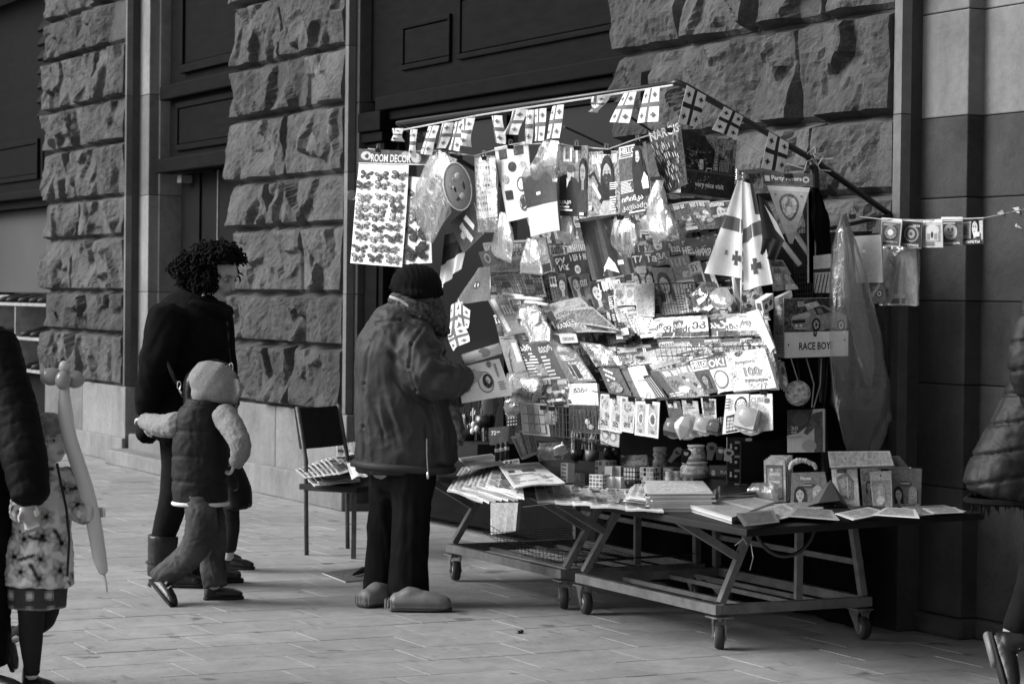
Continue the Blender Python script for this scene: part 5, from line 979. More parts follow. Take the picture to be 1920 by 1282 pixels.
bag('small clear packet clipped beside the paint palette', [((1026, 762), (1040, 760)), ((1024, 775), (1044, 772)), ((1021, 790), (1044, 788)), ((1026, 796), (1040, 796))], ('Y', -1.16), MILKY, thick=.01, seed=53, crump=.006)
clip(1018, 760, ('Y', -1.18), label='clip on the paint palette'); clip(1034, 762, ('Y', -1.18), label='clip on the small packet beside the palette')
m = MB(); c = hy(918, 760, -.98)
m.lathe([(.030, -.042), (.042, .04), (.045, .044), (.040, .044), (.028, -.036)], GREYP, c, 16); tag(m.build('plastic_cup', smooth=True), 'grey plastic cup hanging over the pens at the left', 'cup')
bag('crinkled foil sweet packet right of the grey cup', [((950, 748), (964, 744)), ((945, 760), (972, 756)), ((948, 775), (974, 770)), ((955, 782), (968, 781))], ('Y', -1.05), MILKY, thick=.02, seed=54, name='sweet_packet', cat='sweet packet')
sheet('sticker_pack', 'dark sticker pack with pale dots under the foil packet', 'sticker pack', [(948, 780), (974, 776), (976, 802), (950, 804)], ('Y', -1.0), [('e', .2+.2*(k % 4), .2+.25*(k//4), .06, .06, .6) for k in range(12)], None, GLOSSY, .03, .6, t=.004)
sheet('pencil_box', 'dark carton of 72 pencils standing among the pens', 'pencil box', [(916, 802), (955, 798), (952, 830), (918, 834)], ('Y', -1.02), [('t', '72', .12, .2, .25, .25, .7), ('l', .4, .25, .7, .4, 1, .6)], None, GLOSSY, .07, .4, t=.03)
PENC = [.02, .05, .3, .6, .75, .12]
def pens(lb, x0, x1, yb, z, n, Lr, seed, cup=None, tilt=.12, grp='pens'):
    r = random.Random(seed); b0 = hz((x0+x1)/2, yb, z); W = (x1-x0)*depth(b0)/F
    T = thing('pen_cup', lb, 'pen cup', b0)
    h = Lr[0]*.55
    m = MB(); m.lathe([(W*.42, 0), (W*.5, h), (W*.5-.003, h), (W*.40, .004)], cup or DARKP, b0, 14); m.build('cup', T, smooth=True)
    for k in range(n):
        a = r.uniform(0, 6.28); rad = W*.36*math.sqrt(r.random()); L = r.uniform(*Lr); p = b0+V3(rad*math.cos(a), rad*math.sin(a), .005)
        t = V3(rad*math.cos(a)*1.2/W*.2, rad*math.sin(a)/W*.2, 1)+V3(r.uniform(-tilt, tilt), r.uniform(-tilt, tilt), 0); e = p+unit(t)*L; m = MB()
        ink = r.choice(PENC); m.tube([p, p+(e-p)*.85], .0042, PAPER, 6, ink); m.tube([p+(e-p)*.851, p+(e-p)*.93, e], [.0046, .0046, .002], PAPER, 6, r.choice((.02, .6, .8))); m.build('pen', T)
pens('cup of dark pens and markers at the left end, nearest the old man', 862, 892, 826, .70, 14, (.12, .17), 61)
pens('cup bristling with long thin pencils behind the fat markers', 888, 930, 806, .75, 22, (.14, .19), 62, tilt=.25)
pens('grey cup of felt pens with white caps', 890, 918, 848, .64, 10, (.09, .13), 63, GREYP)
pens('jar crowded with pens and brushes between the clear bag and the dark canisters', 1068, 1096, 862, .64, 18, (.10, .14), 64)
pens('jar of pens with white barrels left of the dark canisters', 1096, 1124, 864, .64, 16, (.10, .14), 65, GREYP)
for k, (px, py) in enumerate(((880, 800), (888, 796), (894, 804), (886, 808))):
    m = MB(); m.ball(hy(px, py, -.86-.006*k), (.014, .014, .018), WHITEM, 8, 6); tag(m.build('pen_pompom', smooth=True), ('left', 'top', 'right', 'lowest')[k]+' white pompom of the bunch on the pens at the left', 'pen top', 'white pompom pen tops')
for k in range(5):
    sheet('card_fan', ('first', 'second', 'third', 'fourth', 'fifth')[k]+' card from the left in the fan right of the pencil box', 'card', [(958+7*k, 812-3*k+abs(k-2)*3), (968+8*k, 810-2*k+abs(k-2)*3), (990+5*k, 858-2*k), (978+5*k, 862-2*k)], ('Y', -1.06-.006*k), [('r', .1, .1, .9, .9, (.1, .3, .06, .2, .1)[k], .8)], 'fan of printed cards', GLOSSY, .3, .4, t=.002)
for k in range(3):
    a = hz(932+9*k, 866-2*k, .66); m = MB(); m.lathe([(.010, 0), (.012, .06), (.009, .065), (.009, .085), (.004, .09)], GLOSSY, a, 9, (.06, .12, .08)[k]); o = m.build('glue_tube', smooth=True); tag(o, ('left', 'middle', 'right')[k]+' dark marker tube with a white band under the pencil box', 'marker', 'dark marker tubes')
    m = MB(); m.lathe([(.0123, .048), (.0127, .05), (.0127, .062), (.012, .064)], WHITEM, a, 9); m.build('band', o)
bag('clear zip bag of white pieces standing on the table', [((1012, 830), (1055, 828)), ((1010, 842), (1058, 838)), ((1009, 855), (1058, 852)), ((1014, 864), (1050, 862))], ('Y', -1.1), FILM, thick=.03, seed=55)
for k, px in enumerate((1139, 1155)):
    a = hz(px, 872, .64); m = MB(); m.lathe([(.020, 0), (.021, .06), (.018, .078), (.010, .088), (.001, .09)], DARKP, a, 14); tag(m.build('dark_canister', smooth=True), ('left', 'right')[k]+' of two dark round-topped canisters behind the puzzle cubes', 'canister', 'dark canisters')
# ---- puzzle cubes: body + stickers
def pcube(x0, x1, y0, y1, z, lb, body, inks, nx, ny, seed, yaw=.55):
    b0 = hz((x0+x1)/2, y1, z); W = (x1-x0)*depth(b0)/F; Hh = (y1-y0)*depth(b0)/F; r = random.Random(seed)
    T = thing('puzzle_cube', lb, 'puzzle cube', b0, 'puzzle cubes')
    ex = V3(math.cos(yaw), math.sin(yaw), 0); ey = V3(-math.sin(yaw), math.cos(yaw), 0); w = W*.86; b0 = b0+ey*w*.5
    def P(u, v, hh, face):
        if face == 'f': return b0+ex*(u-.5)*w-ey*(w*.5+hh)+U0*(1-v)*Hh
        if face == 's': return b0+ex*(w*.5+hh)+ey*(u-.5)*w+U0*(1-v)*Hh
        return b0+ex*(u-.5)*w+ey*(.5-v)*w+U0*(Hh+hh)
    m = MB(); v = [b0+ex*i*w/2+ey*j*w/2+U0*k*Hh for i, j, k in ((-1, -1, 0), (1, -1, 0), (1, 1, 0), (-1, 1, 0), (-1, -1, 1), (1, -1, 1), (1, 1, 1), (-1, 1, 1))]
    m.add(v, [(0, 3, 2, 1), (4, 5, 6, 7), (0, 1, 5, 4), (1, 2, 6, 5), (2, 3, 7, 6), (3, 0, 4, 7)], GLOSSY, body); m.build('cube_body', T, bevel=.0015)
    if nx:
        m = MB()
        for fc, n2 in (('f', nx), ('s', nx), ('t', nx)):
            for i in range(n2):
                for k in range(ny if fc != 't' else nx):
                    kk = ny if fc != 't' else nx; a, b = (i+.12)/n2, (i+.88)/n2; c_, d = (k+.12)/kk, (k+.88)/kk
                    m.add([P(a, c_, .0012, fc), P(a, d, .0012, fc), P(b, d, .0012, fc), P(b, c_, .0012, fc)], [(0, 1, 2, 3)], GLOSSY, r.choice(inks))
        m.build('sticker_tiles', T)
pcube(1111, 1146, 864, 892, .61, 'white puzzle cube with grey stickers on top of its pile', .8, (.25, .4, .3, .8), 4, 3, 1)
pcube(1100, 1134, 890, 918, .594, 'white puzzle cube with grey stickers at the foot of the pile', .8, (.2, .35, .3, .15), 4, 4, 2)
pcube(1131, 1150, 874, 896, .62, 'upper left plain white cube in the pile', .78, (), 0, 0, 3); pcube(1148, 1166, 874, 896, .62, 'upper right plain white cube in the pile', .74, (), 0, 0, 4)
pcube(1133, 1150, 894, 918, .594, 'lower left plain white cube in the pile', .8, (), 0, 0, 5); pcube(1149, 1166, 894, 918, .594, 'lower right plain white cube in the pile', .76, (), 0, 0, 6)
pcube(1165, 1195, 876, 902, .61, 'black puzzle cube with white stickers', .012, (.8, .7, .75), 4, 3, 7); pcube(1166, 1194, 900, 917, .594, 'black puzzle cube under the one with white stickers', .012, (.1, .3, .2), 4, 2, 8)
pcube(1195, 1229, 876, 910, .594, 'white lattice puzzle cube right of the black one', .82, (.8, .04, .3, .7, .5), 4, 4, 9)
for k in range(5):
    b = hz(1064, 903, .594); z0 = .592+k*.018; c = b*1; m = MB(); m.box((c[0]-.034, c[1]-.018, z0), (c[0]+.034, c[1]+.018, z0+.017), PAPER, .7); m.box((c[0]-.025, c[1]-.0188, z0+.004), (c[0]+.02, c[1]-.0181, z0+.012), PAPER, .25)
    tag(m.build('match_carton'), ('bottom', 'second', 'middle', 'fourth', 'top')[k]+' small white carton of the pile left of the puzzle cubes', 'carton', 'pile of small white cartons')
m = MB(); a = hz(1086, 915, .594); m.box((a[0]-.03, a[1]-.01, .592), (a[0]+.03, a[1]+.012, .66), GLOSSY, .05, .6); tag(m.build('cassette_box'), 'dark upright case between the small cartons and the puzzle cubes', 'case')
# small carton pile with reversed lettering behind the lattice cube
for k in range(4):
    b = hz(1262, 905, .60); z0 = .592+k*.02; m = MB(); m.box((b[0]-.06, b[1]-.02, z0), (b[0]+.03, b[1]+.03, z0+.019), GLOSSY, (.5, .2, .5, .25)[k]); m.box((b[0]-.055, b[1]-.0208, z0+.004), (b[0]+.01, b[1]-.0201, z0+.014), GLOSSY, (.1, .7, .15, .6)[k]); tag(m.build('eraser_box'), ('bottom', 'second', 'third', 'top')[k]+' thin box of the pile behind the four small jars', 'box', 'thin boxes behind the small jars')
# ---- jars and tubs
def jar(px, yb, z, r_px, h_px, lb, body, lid, name='jar', lidh=.2, waist=False):
    b = hz(px, yb, z); s_ = depth(b)/F; r_ = r_px*s_; h = h_px*s_; T = thing(name, lb, name.replace('_', ' '), b)
    pr = [(r_*.9, 0), (r_, h*.06), (r_, h*.3), (r_*(.72 if waist else 1), h*.45), (r_*(1.02 if waist else 1), h*.62), (r_*.8, h*(1-lidh))]
    m = MB(); m.lathe(pr, body, b, 16); m.build('body', T, smooth=True)
    m = MB(); m.lathe([(r_*.86, h*(1-lidh)+.0005), (r_*.92, h*(1-lidh)+.001), (r_*.92, h*.99), (r_*.85, h)], lid, b, 16); m.build('lid', T, smooth=False)
    m = MB(); m.lathe([(r_*1.012, h*.1), (r_*1.012, h*.28)], SLEEVE, b, 16, .3); m.build('label_band', T, smooth=True) if not waist else None
    return T
SWEETS = mat_plain('jar_of_sweets', .5, .25, .8, 60)
jar(1237, 876, .641, 14, 38, 'round bellied jar of sweets with a white lid', SWEETS, WHITEM, waist=True)
jar(1305, 868, .705, 18, 34, 'small printed plastic bucket standing on the larger tub', SWEETS, WHITEM, 'plastic_tub', .1)
jar(1302, 895, .641, 27, 30, 'large printed plastic tub under the small bucket', SWEETS, WHITEM, 'plastic_tub', .12)
for k, px in enumerate((1254, 1269, 1285, 1299)): jar(px, 912, .592, 7.5, 29, ('leftmost', 'second', 'third', 'rightmost')[k]+' of the four small jars with white lids', WHITEM, WHITEM, 'small_jar', .42)
sheet('sweet_packet', 'bright printed sweet packet lying behind the lattice cube', 'sweet packet', [(1165, 854), (1212, 852), (1214, 872), (1166, 874)], ('C', .641, 20, .6), [('r', .05, .1, .95, .5, .3, .9), ('b', .2, .55, .8, .85, .7)], None, SLEEVE, .4, .7, t=.012)
sheet('play_set_box', 'dark box with the letters PLAY behind the small jars', 'box', [(1330, 872), (1368, 872), (1370, 900), (1330, 900)], ('C', .62, 25, .05), [('t', 'PLAY', .55, .35, .4, .22, .5), ('e', .2, .5, .1, .2, .45)], None, GLOSSY, .06, .3, t=.02)
for k, (a, b, c_, d, ink) in enumerate(((1255, 866, 1276, 840, .3), (1282, 868, 1288, 842, .06), (1330, 862, 1336, 830, .3), (1348, 862, 1352, 838, .15), (1362, 864, 1368, 842, .6))):
    p = hy(a, b, -.72); q_ = hy(c_, d, -.72); m = MB(); u = unit(q_-p); s_ = np.cross(u, F0); L = np.linalg.norm(q_-p)
    pts = [(-.012, 0), (.012, 0), (.016, L*.45), (.026, L*.7), (.02, L*.95), (0, L*1.04), (-.02, L*.95), (-.026, L*.7), (-.016, L*.45)]
    vs = [p+s_*x+u*y-F0*.004 for x, y in pts]+[p+s_*x+u*y+F0*.004 for x, y in pts]; n = len(pts); m.add(vs, [tuple(range(n)), tuple(range(n, 2*n))[::-1]]+[(i, n+i, n+(i+1) % n, (i+1) % n) for i in range(n)], GLOSSY, ink)
    m.lathe([(.011, -.006), (.011, .006)], GLOSSY, p+u*L*.72, 12, .65 if ink < .3 else .05, ax=F0)
    tag(m.build('toy_paddle'), ('grey slanting toy paddle left of the bucket', 'dark toy paddle just left of the bucket', 'grey leaf-shaped toy paddle right of the bucket', 'dark round-eyed toy paddle right of the bucket', 'pale toy paddle beside the dark dough cartons')[k], 'toy paddle', 'toy paddles behind the tubs')
# dark dough cartons piled
for k, (y0, y1) in enumerate(((880, 912), (858, 882), (834, 858), (810, 836))):
    z = .592+k*.062; b = hz(1386, 926, .592); m = MB()
    T = thing('dough_carton', ('bottom', 'second', 'third', 'top')[k]+' black carton with white animal shapes in the pile of four', 'box', (b[0], b[1], z), 'pile of black dough cartons')
    yaw = .9+.05*k; ex = V3(math.cos(yaw), math.sin(yaw), 0); ey = V3(-math.sin(yaw), math.cos(yaw), 0); c = b*V3(1, 1, 0)+V3(0, 0, z)+ey*.05
    v = [c+ex*i*.055+ey*j*.045+U0*h for i, j, h in ((-1, -1, 0), (1, -1, 0), (1, 1, 0), (-1, 1, 0), (-1, -1, .06), (1, -1, .06), (1, 1, .06), (-1, 1, .06))]
    m.add(v, [(0, 3, 2, 1), (4, 5, 6, 7), (0, 1, 5, 4), (1, 2, 6, 5), (2, 3, 7, 6), (3, 0, 4, 7)], GLOSSY, .012, .0); m.build('carton', T, bevel=.002)
    s = Sheet([c+ex*-.055-ey*.0455+U0*.06, c+ex*.055-ey*.0455+U0*.06, c+ex*.055-ey*.0455+U0*.001, c-ex*.055-ey*.0455+U0*.001], t=.0003); s.base(GLOSSY, .015)
    for e in [('e', .15, .7, .05, .12, .75), ('e', .15, .5, .04, .09, .75), ('e', .35, .75, .06, .1, .7), ('e', .72, .6, .1, .22, .5, .6), ('p', [(.6, .55), (.95, .55), (.85, .25), (.7, .25)], .1), ('l', .3, .25, .65, .45, 2, .7), ('e', .85, .1, .14, .14, .75)]: s.draw(e)
    s.mb.build('printed_face', T)
    s = Sheet([c-ex*.0555+ey*.045+U0*.06, c-ex*.0555-ey*.045+U0*.06, c-ex*.0555-ey*.045+U0*.001, c-ex*.0555+ey*.045+U0*.001], t=.0003); s.base(GLOSSY, .7); s.mb.build('end_face', T)
for k in range(3):
    b = hz(1424+8*k, 906-1*k, .641); m = MB(); ex = unit(R0+F0*.5); m.bar(b+U0*.001, b+U0*.185, .012, .20, GLOSSY, up=tuple(ex), ink=.015); tag(m.build('black_folder'), ('left', 'middle', 'right')[k]+' black folder standing on edge right of the dough cartons', 'folder', 'black folders on edge')
# ---- right-hand packets standing on the table
def packet(px, lb, E, ink, yaw=40, z=TZ, mat=SLEEVE, t=.01, name='card_packet', lean=.10, ph=.3, grp='toy packets on the right of the table'):
    return sheet(name, lb, 'packet', px, ('C', z, yaw, lean), E, grp, mat, ink, ph, t=t, wave=.002)
for k in range(4):
    packet([(1432+4*k, 862-3*k), (1472+4*k, 862-3*k), (1474+4*k, 941-1*k), (1434+4*k, 940-1*k)], ('front', 'second', 'third', 'rearmost')[k]+' framed grey card packet in the leaning row at the left', [('r', .08, .12, .9, .95, .2, .2), ('r', .16, .2, .82, .9, .42, .3), ('r', .25, .3, .75, .38, .68), ('r', .25, .5, .75, .55, .7), ('r', .25, .62, .75, .68, .66), ('r', .3, .2, .42, .27, .8)], .6, 38-3*k, grp='leaning row of framed card packets', z=TZ+.001)
PR = lambda bgv: [('r', 0, 0, 1, .55, bgv, .3), ('e', .5, .42, .2, .08, bgv*.4), ('l', .33, .39, .67, .44, 1, .6), ('f', .25, .68, .55, .5, .03, .3), ('f', .74, .66, .5, .6, .5, .5), ('r', 0, .93, 1, 1, .3, .6)]
packet([(1484, 886), (1546, 884), (1558, 944), (1482, 946)], 'dark jewellery packet with two drawn girls, reading Princess', PR(.26)+[('t', 'Princess', .3, .14, .3, .1, .8)], .26, 40)
packet([(1558, 872), (1606, 870), (1612, 950), (1564, 948)], 'wavy-edged packet with a fan-shaped comb picture', [('p', [(.15, .3), (.6, .18), (.85, .4), (.8, .85), (.3, .8)], .25, .7), ('p', [(.25, .36), (.55, .26), (.72, .42), (.68, .75), (.35, .72)], .4, .5), ('r', .2, .08, .6, .2, .08, .6), ('r', .25, .9, .9, .97, .6, .9), ('p', [(.58, .3), (.62, .3), (.6, .8), (.56, .8)], .75)], .6, 40)
packet([(1612, 876), (1650, 873), (1652, 946), (1618, 948)], 'grey packet with a doll picture behind the white-topped one', [('r', .05, .1, .95, .95, .34, .6), ('f', .4, .5, .6, .5, .1, .3)], .42, 42)
packet([(1630, 884), (1671, 882), (1673, 951), (1637, 952)], 'white-topped hanging packet with a drawn figure', [('e', .5, .12, .04, .03, .03), ('r', .05, .25, .95, .97, .42, .3), ('f', .5, .5, .6, .6, .55, .6), ('e', .45, .8, .22, .12, .7, .3)], .75, 40)
packet([(1666, 875), (1728, 878), (1726, 949), (1674, 950)], 'darker jewellery packet at the right end of the row', PR(.2), .2, 42)
def beads(px, r_px, a0, a1, n, lb, z, b):
    p = hz(px[0], px[1]+b, z); zc = p+U0*(b*depth(p)/F); s_ = depth(p)/F; m = MB()
    for k in range(n):
        a = a0+(a1-a0)*k/(n-1); m.ball(zc+R0*r_px*s_*math.cos(a)+U0*r_px*.6*s_*math.sin(a)-F0*.012, .0085+.001*(k % 3), WHITEM, 8, 6)
    tag(m.build('bead_string', smooth=True), lb, 'bead string', 'white bead strings')
beads((1504, 878), 24, .1, 3.1, 13, 'white bead string on the Princess packet', TZ, 64); beads((1500, 872), 18, .4, 2.9, 9, 'second white bead string looped behind the first', TZ, 70)
beads((1630, 872), 20, -.2, 2.9, 11, 'white bead string above the white-topped packet', TZ, 74); beads((1700, 892), 22, .2, 2.8, 10, 'pale bead string inside the packet at the right end', TZ, 56)
for k, (px, lb, ink) in enumerate((([(1552, 846), (1668, 845), (1676, 872), (1556, 876)], 'long pale box behind the card packets', .5), ([(1640, 856), (1686, 854), (1702, 874), (1642, 876)], 'dark flat box behind the card packets at the right', .06))):
    sheet('flat_box', lb, 'box', px, ('C', .76, 40, .35), [('r', .03, .1, .97, .9, ink*.8, .4)], None, SLEEVE, ink, .3, t=.03)
b = hz(1560, 951, TZ); m = MB(); tip = b+R0*-.005+U0*.115+F0*.01
vs = [b+R0*-.11+V3(0, 0, .002), b+R0*-.06+U0*.022-F0*.03, tip, b+R0*.03-F0*.02+U0*.03, b+R0*.07+U0*.002, b+F0*.08+U0*.002]
m.add(vs, [(0, 1, 2), (1, 3, 2), (3, 4, 2), (4, 5, 2), (5, 0, 2), (0, 5, 4, 3, 1)], CLOTH, .2); tag(m.build('cloth_cap', smooth=False), 'grey pointed cloth lying in front of the card packets', 'cloth')
E = [('p', [(0, 0), (.7, 0), (.6, .35), (.3, .55), (0, .6)], .07, .4), ('e', .35, .22, .22, .16, .13), ('t', '30', .1, .38, .2, .1, .6), ('t', 'cm', .12, .5, .14, .06, .6), ('p', [(.7, .1), (.95, .05), (.95, .5), (.72, .45), (.55, .6), (.45, .55)], .12, .8), ('r', .74, .45, .96, 1, .12, .3), ('e', .6, .85, .2, .14, .45), ('r', .0, .62, .4, .66, .5)]
sheet('ruler_card', 'pale card reading 30 cm standing behind the black folders', 'card', [(1476, 769), (1546, 766), (1546, 847), (1476, 848)], ('P', hx(1510, 800, -.10), BFN), E, None, GLOSSY, .66, .1, t=.006)
# ball in a net bag, cords, hanging things at the right end
c = hx(1496, 737, .03); m = MB(); R_ = .052; m.ball(c, R_, SWEETS, 18, 12); o = tag(m.build('net_ball', smooth=True), 'patterned ball in a net hanging under the toy car box', 'ball')
m = MB()
for k in range(3): m.tube([c+(R0*math.cos(t)+U0*math.sin(t)*math.cos(k)+F0*math.sin(t)*math.sin(k))*(R_+.001) for t in np.linspace(0, 6.283, 18)], .0015, STRING, 4)
m.tube([c+U0*R_, hx(1483, 672, .03)], .002, STRING, 4); m.build('net', o)
m = MB()
for k, (xa, xb, xc) in enumerate(((1512, 1526, 1522), (1540, 1538, 1526), (1495, 1500, 1506), (1552, 1550, 1545))): m.tube([hx(xa, 672, .0-.01*k), hx(xb, 720, -.01*k), hx(xc, 764, -.01*k)], .003, STRING if k < 2 else DSTEEL, 5)
tag(m.build('dangling_cords', smooth=True), 'pale and dark cords dangling below the toy car box', 'cords')
E = [('r', 0, 0, 1, .95, .1, .4), ('t', 'Party Favors', .18, .28, .6, .45, .75), ('r', .04, .3, .14, .75, .7), ('e', .87, .5, .07, .25, .6), ('e', .87, .5, .035, .12, .1)]
sheet('header_card', 'dark header card reading Party Favors over the pennant', 'header card', [(1429, 322), (1524, 326), (1524, 350), (1432, 345)], ('P', hx(1477, 335, -.13), BFN), E, None, SLEEVE, .2, .3, t=.002)
q4 = plane_quad([(1438, 348), (1519, 352), (1486, 457), (1480, 457)], ('P', hx(1477, 335, -.135)+BFN*.004, BFN))
E = [('r', 0, 0, 1, .08, .66), ('e', .5, .36, .33, .24, .18, .6), ('e', .5, .36, .26, .19, .5, .5), ('e', .5, .34, .12, .12, .3, .9), ('e', .5, .42, .1, .08, .65), ('e', .15, .15, .03, .02, .2), ('e', .85, .16, .03, .02, .2), ('t', 'Barbie', .2, .72, .62, .11, .7)]
s = Sheet(q4, t=.002, nu=6, nv=10); s.base(SLEEVE, .5, .15); [s.draw(e) for e in E]; tag(s.mb.build('pennant'), 'grey triangular party pennant with an oval flower wreath', 'pennant')
clip(1477, 326, ('X', -.12), label='clip holding the Party Favors header')
# the large white cross flags
def bigflag(px, lb, E, where, ink=.8, **k):
    where = ('P', hx(1388, 400, -.12)-BFN*(-.02-where[1]*.4), BFN)
    return sheet('large_flag', lb, 'flag', px, where, E, 'large flags at the right end', CLOTH, ink, .02, **dict(dict(t=.0015, nu=14, nv=14), **k))
bigflag([(1383, 340), (1393, 338), (1394, 522), (1321, 512)], 'large white cross flag, left fold, hanging by the travel box', [('q', [(0, .36), (1, .40), (1, .54), (0, .50)], .17)]+cross(.80, .80, .34, .15, .13)+[('r', .40, .73, .46, .78, .3)], ('X', -.12), fold=.014, ff=2.6)
bigflag([(1392, 340), (1412, 346), (1446, 532), (1393, 545)], 'large white cross flag, right fold, hanging by the travel box', [('q', [(0, .44), (1, .36), (1, .49), (0, .57)], .17), ('q', [(.75, 0), (1, 0), (1, .3), (.8, .3)], .1)]+cross(.55, .80, .44, .15, .13), ('X', -.11), fold=.014, ff=2.4)
bigflag([(1372, 520), (1393, 520), (1392, 590), (1378, 560)], 'lower grey and white tip of the large cross flag', [('p', [(0, 0), (1, 0), (1, .7), (.4, .35)], .13), ('p', [(.2, .75), (1, .7), (1, 1)], .2)], ('X', -.125), fold=.014, ff=2.6)
bigflag([(1418, 362), (1440, 380), (1474, 452), (1420, 446)], 'dark flag with a pale triangle hanging beside the large white flags', [('p', [(.55, .15), (1, .5), (1, 1), (.7, .75)], .4)], ('X', -.14), ink=.035, fold=.014, ff=2.6)
bigflag([(1420, 440), (1470, 452), (1452, 492), (1418, 470)], 'lower dark fold of the flag beside the large white flags', [('p', [(.0, .6), (.5, .7), (.3, 1), (0, 1)], .35)], ('X', -.13), ink=.04, fold=.01)
m = MB(); c = hx(1386, 326, -.12)
for k in range(12): m.ball(c+V3(0, .02*math.cos(k*2.1), .016*math.sin(k*1.7)-.004*k*.2), .008, CHROME, 8, 6)
tag(m.build('bell_cluster', smooth=True), 'cluster of small silver beads at the head of the large white flags', 'beads')
for k, (a, b, lb) in enumerate((((1468, 455), (1500, 497), 'pale roll of flag paper slanting right of the pennant'), ((1486, 430), (1518, 478), 'second thin roll slanting behind the pennant tip'))):
    m = MB(); m.tube([hx(*a, -.16), hx(*b, -.10)], .012, PAPER, 9, .7); tag(m.build('paper_roll', smooth=True), lb, 'paper roll')
bag('black umbrella bag hanging beside the canopy post', [((1526, 352), (1534, 352)), ((1522, 400), (1546, 395)), ((1524, 440), (1555, 425)), ((1540, 485), (1556, 480))], ('X', -.05), FLATBLACK, thick=.02, seed=71, name='umbrella', cat='umbrella')
m = MB()
for k in range(3): m.bar(hx(1519+2*k, 360, -.09), hx(1520+2*k, 530, -.09), .004, .03, PAPER, ink=(.7, .3, .75)[k])
tag(m.build('flag_sticks'), 'pale flat sticks standing against the canopy post', 'sticks')
sheet('notepad', 'white notepad with diagonal black stripes beside the canopy post', 'notepad', [(1525, 480), (1557, 476), (1559, 549), (1526, 549)], ('P', hx(1540, 515, -.04), BFN), [('r', 0, .36, 1, .46, .03)]+[('p', [(.0+.2*k, 1), (.06+.2*k, 1), (.3+.2*k, .5), (.24+.2*k, .5)], .06) for k in range(-1, 4)], None, PAPER, .5, .2, t=.01)
m = MB(); s = Sheet(plane_quad([(1486, 430), (1522, 425), (1524, 560), (1492, 562)], ('X', -.2)))
for i in range(8): m.tube([s.P(i/7, 0, 0), s.P(i/7, 1, 0)], .0018, WIRE, 4)
for i in range(14): m.tube([s.P(0, i/13, .003), s.P(1, i/13, .003)], .0018, WIRE, 4)
tag(m.build('wire_mesh'), 'wire mesh panel at the right end of the rack behind the pennant', 'wire panel')
# big transparent bag, white packets, calendars on the wall line
bag('tall clear plastic dust bag hanging at the right end of the stall', [((1576, 400), (1584, 400)), ((1568, 470), (1610, 470)), ((1562, 540), (1632, 560)), ((1562, 640), (1652, 650)), ((1566, 740), (1668, 750)), ((1575, 800), (1664, 805)), ((1590, 860), (1640, 860))], ('X', .12), FILM, thick=.10, seed=81, crump=.022, n=26)
bag('inner fold of milky plastic in the tall clear dust bag', [((1577, 402), (1583, 402)), ((1574, 470), (1600, 470)), ((1580, 550), (1618, 560)), ((1600, 640), (1632, 640)), ((1612, 690), (1634, 712)), ((1624, 720), (1630, 726))], ('X', .10), FILM, thick=.04, seed=82, crump=.02, n=22)
sheet('drawing_pad', 'white drawing pad in plastic behind the small calendars', 'drawing pad', [(1600, 443), (1652, 440), (1656, 530), (1606, 530)], ('P', hx(1630, 480, .12), BFN), [('r', .3, .3, .42, .36, .85)], None, SLEEVE, .55, .1, t=.01, wave=.006)
sheet('tool_set_packet', 'white packet with a tool set print hanging below the calendars', 'packet', [(1648, 468), (1715, 462), (1720, 572), (1648, 573)], ('P', hx(1685, 520, .12)+BFN*.03, BFN), [('r', .25, .88, .55, .97, .06), ('r', .6, .88, .88, .97, .06), ('p', [(.55, .25), (.62, .22), (.5, .8), (.38, .8)], .4), ('p', [(.68, .25), (.74, .25), (.72, .8), (.64, .8)], .5), ('r', .05, .7, .25, .9, .25, .9), ('p', [(.2, .85), (1, .85), (1, 1), (.1, 1)], .7)], None, SLEEVE, .72, .2, t=.012, wave=.006)
bag('crinkled clear wrapper over the white packet below the calendars', [((1652, 462), (1722, 458)), ((1648, 500), (1724, 500)), ((1640, 540), (1724, 545)), ((1646, 572), (1722, 574))], ('P', hx(1685, 520, .12)+BFN*.045, BFN), FILM, thick=.012, seed=83, crump=.012)
sheet('sticker_pack', 'round-eyed grey sticker packet under the drawing pad', 'sticker pack', [(1628, 535), (1656, 522), (1662, 562), (1636, 572)], ('P', hx(1645, 548, .12)+BFN*.02, BFN), [('e', .6, .6, .24, .2, .1), ('e', .6, .6, .16, .13, .6), ('e', .6, .6, .07, .06, .08), ('p', [(.05, .5), (.7, .1), (.8, .25), (.15, .65)], .5)], None, SLEEVE, .2, .6, t=.006)
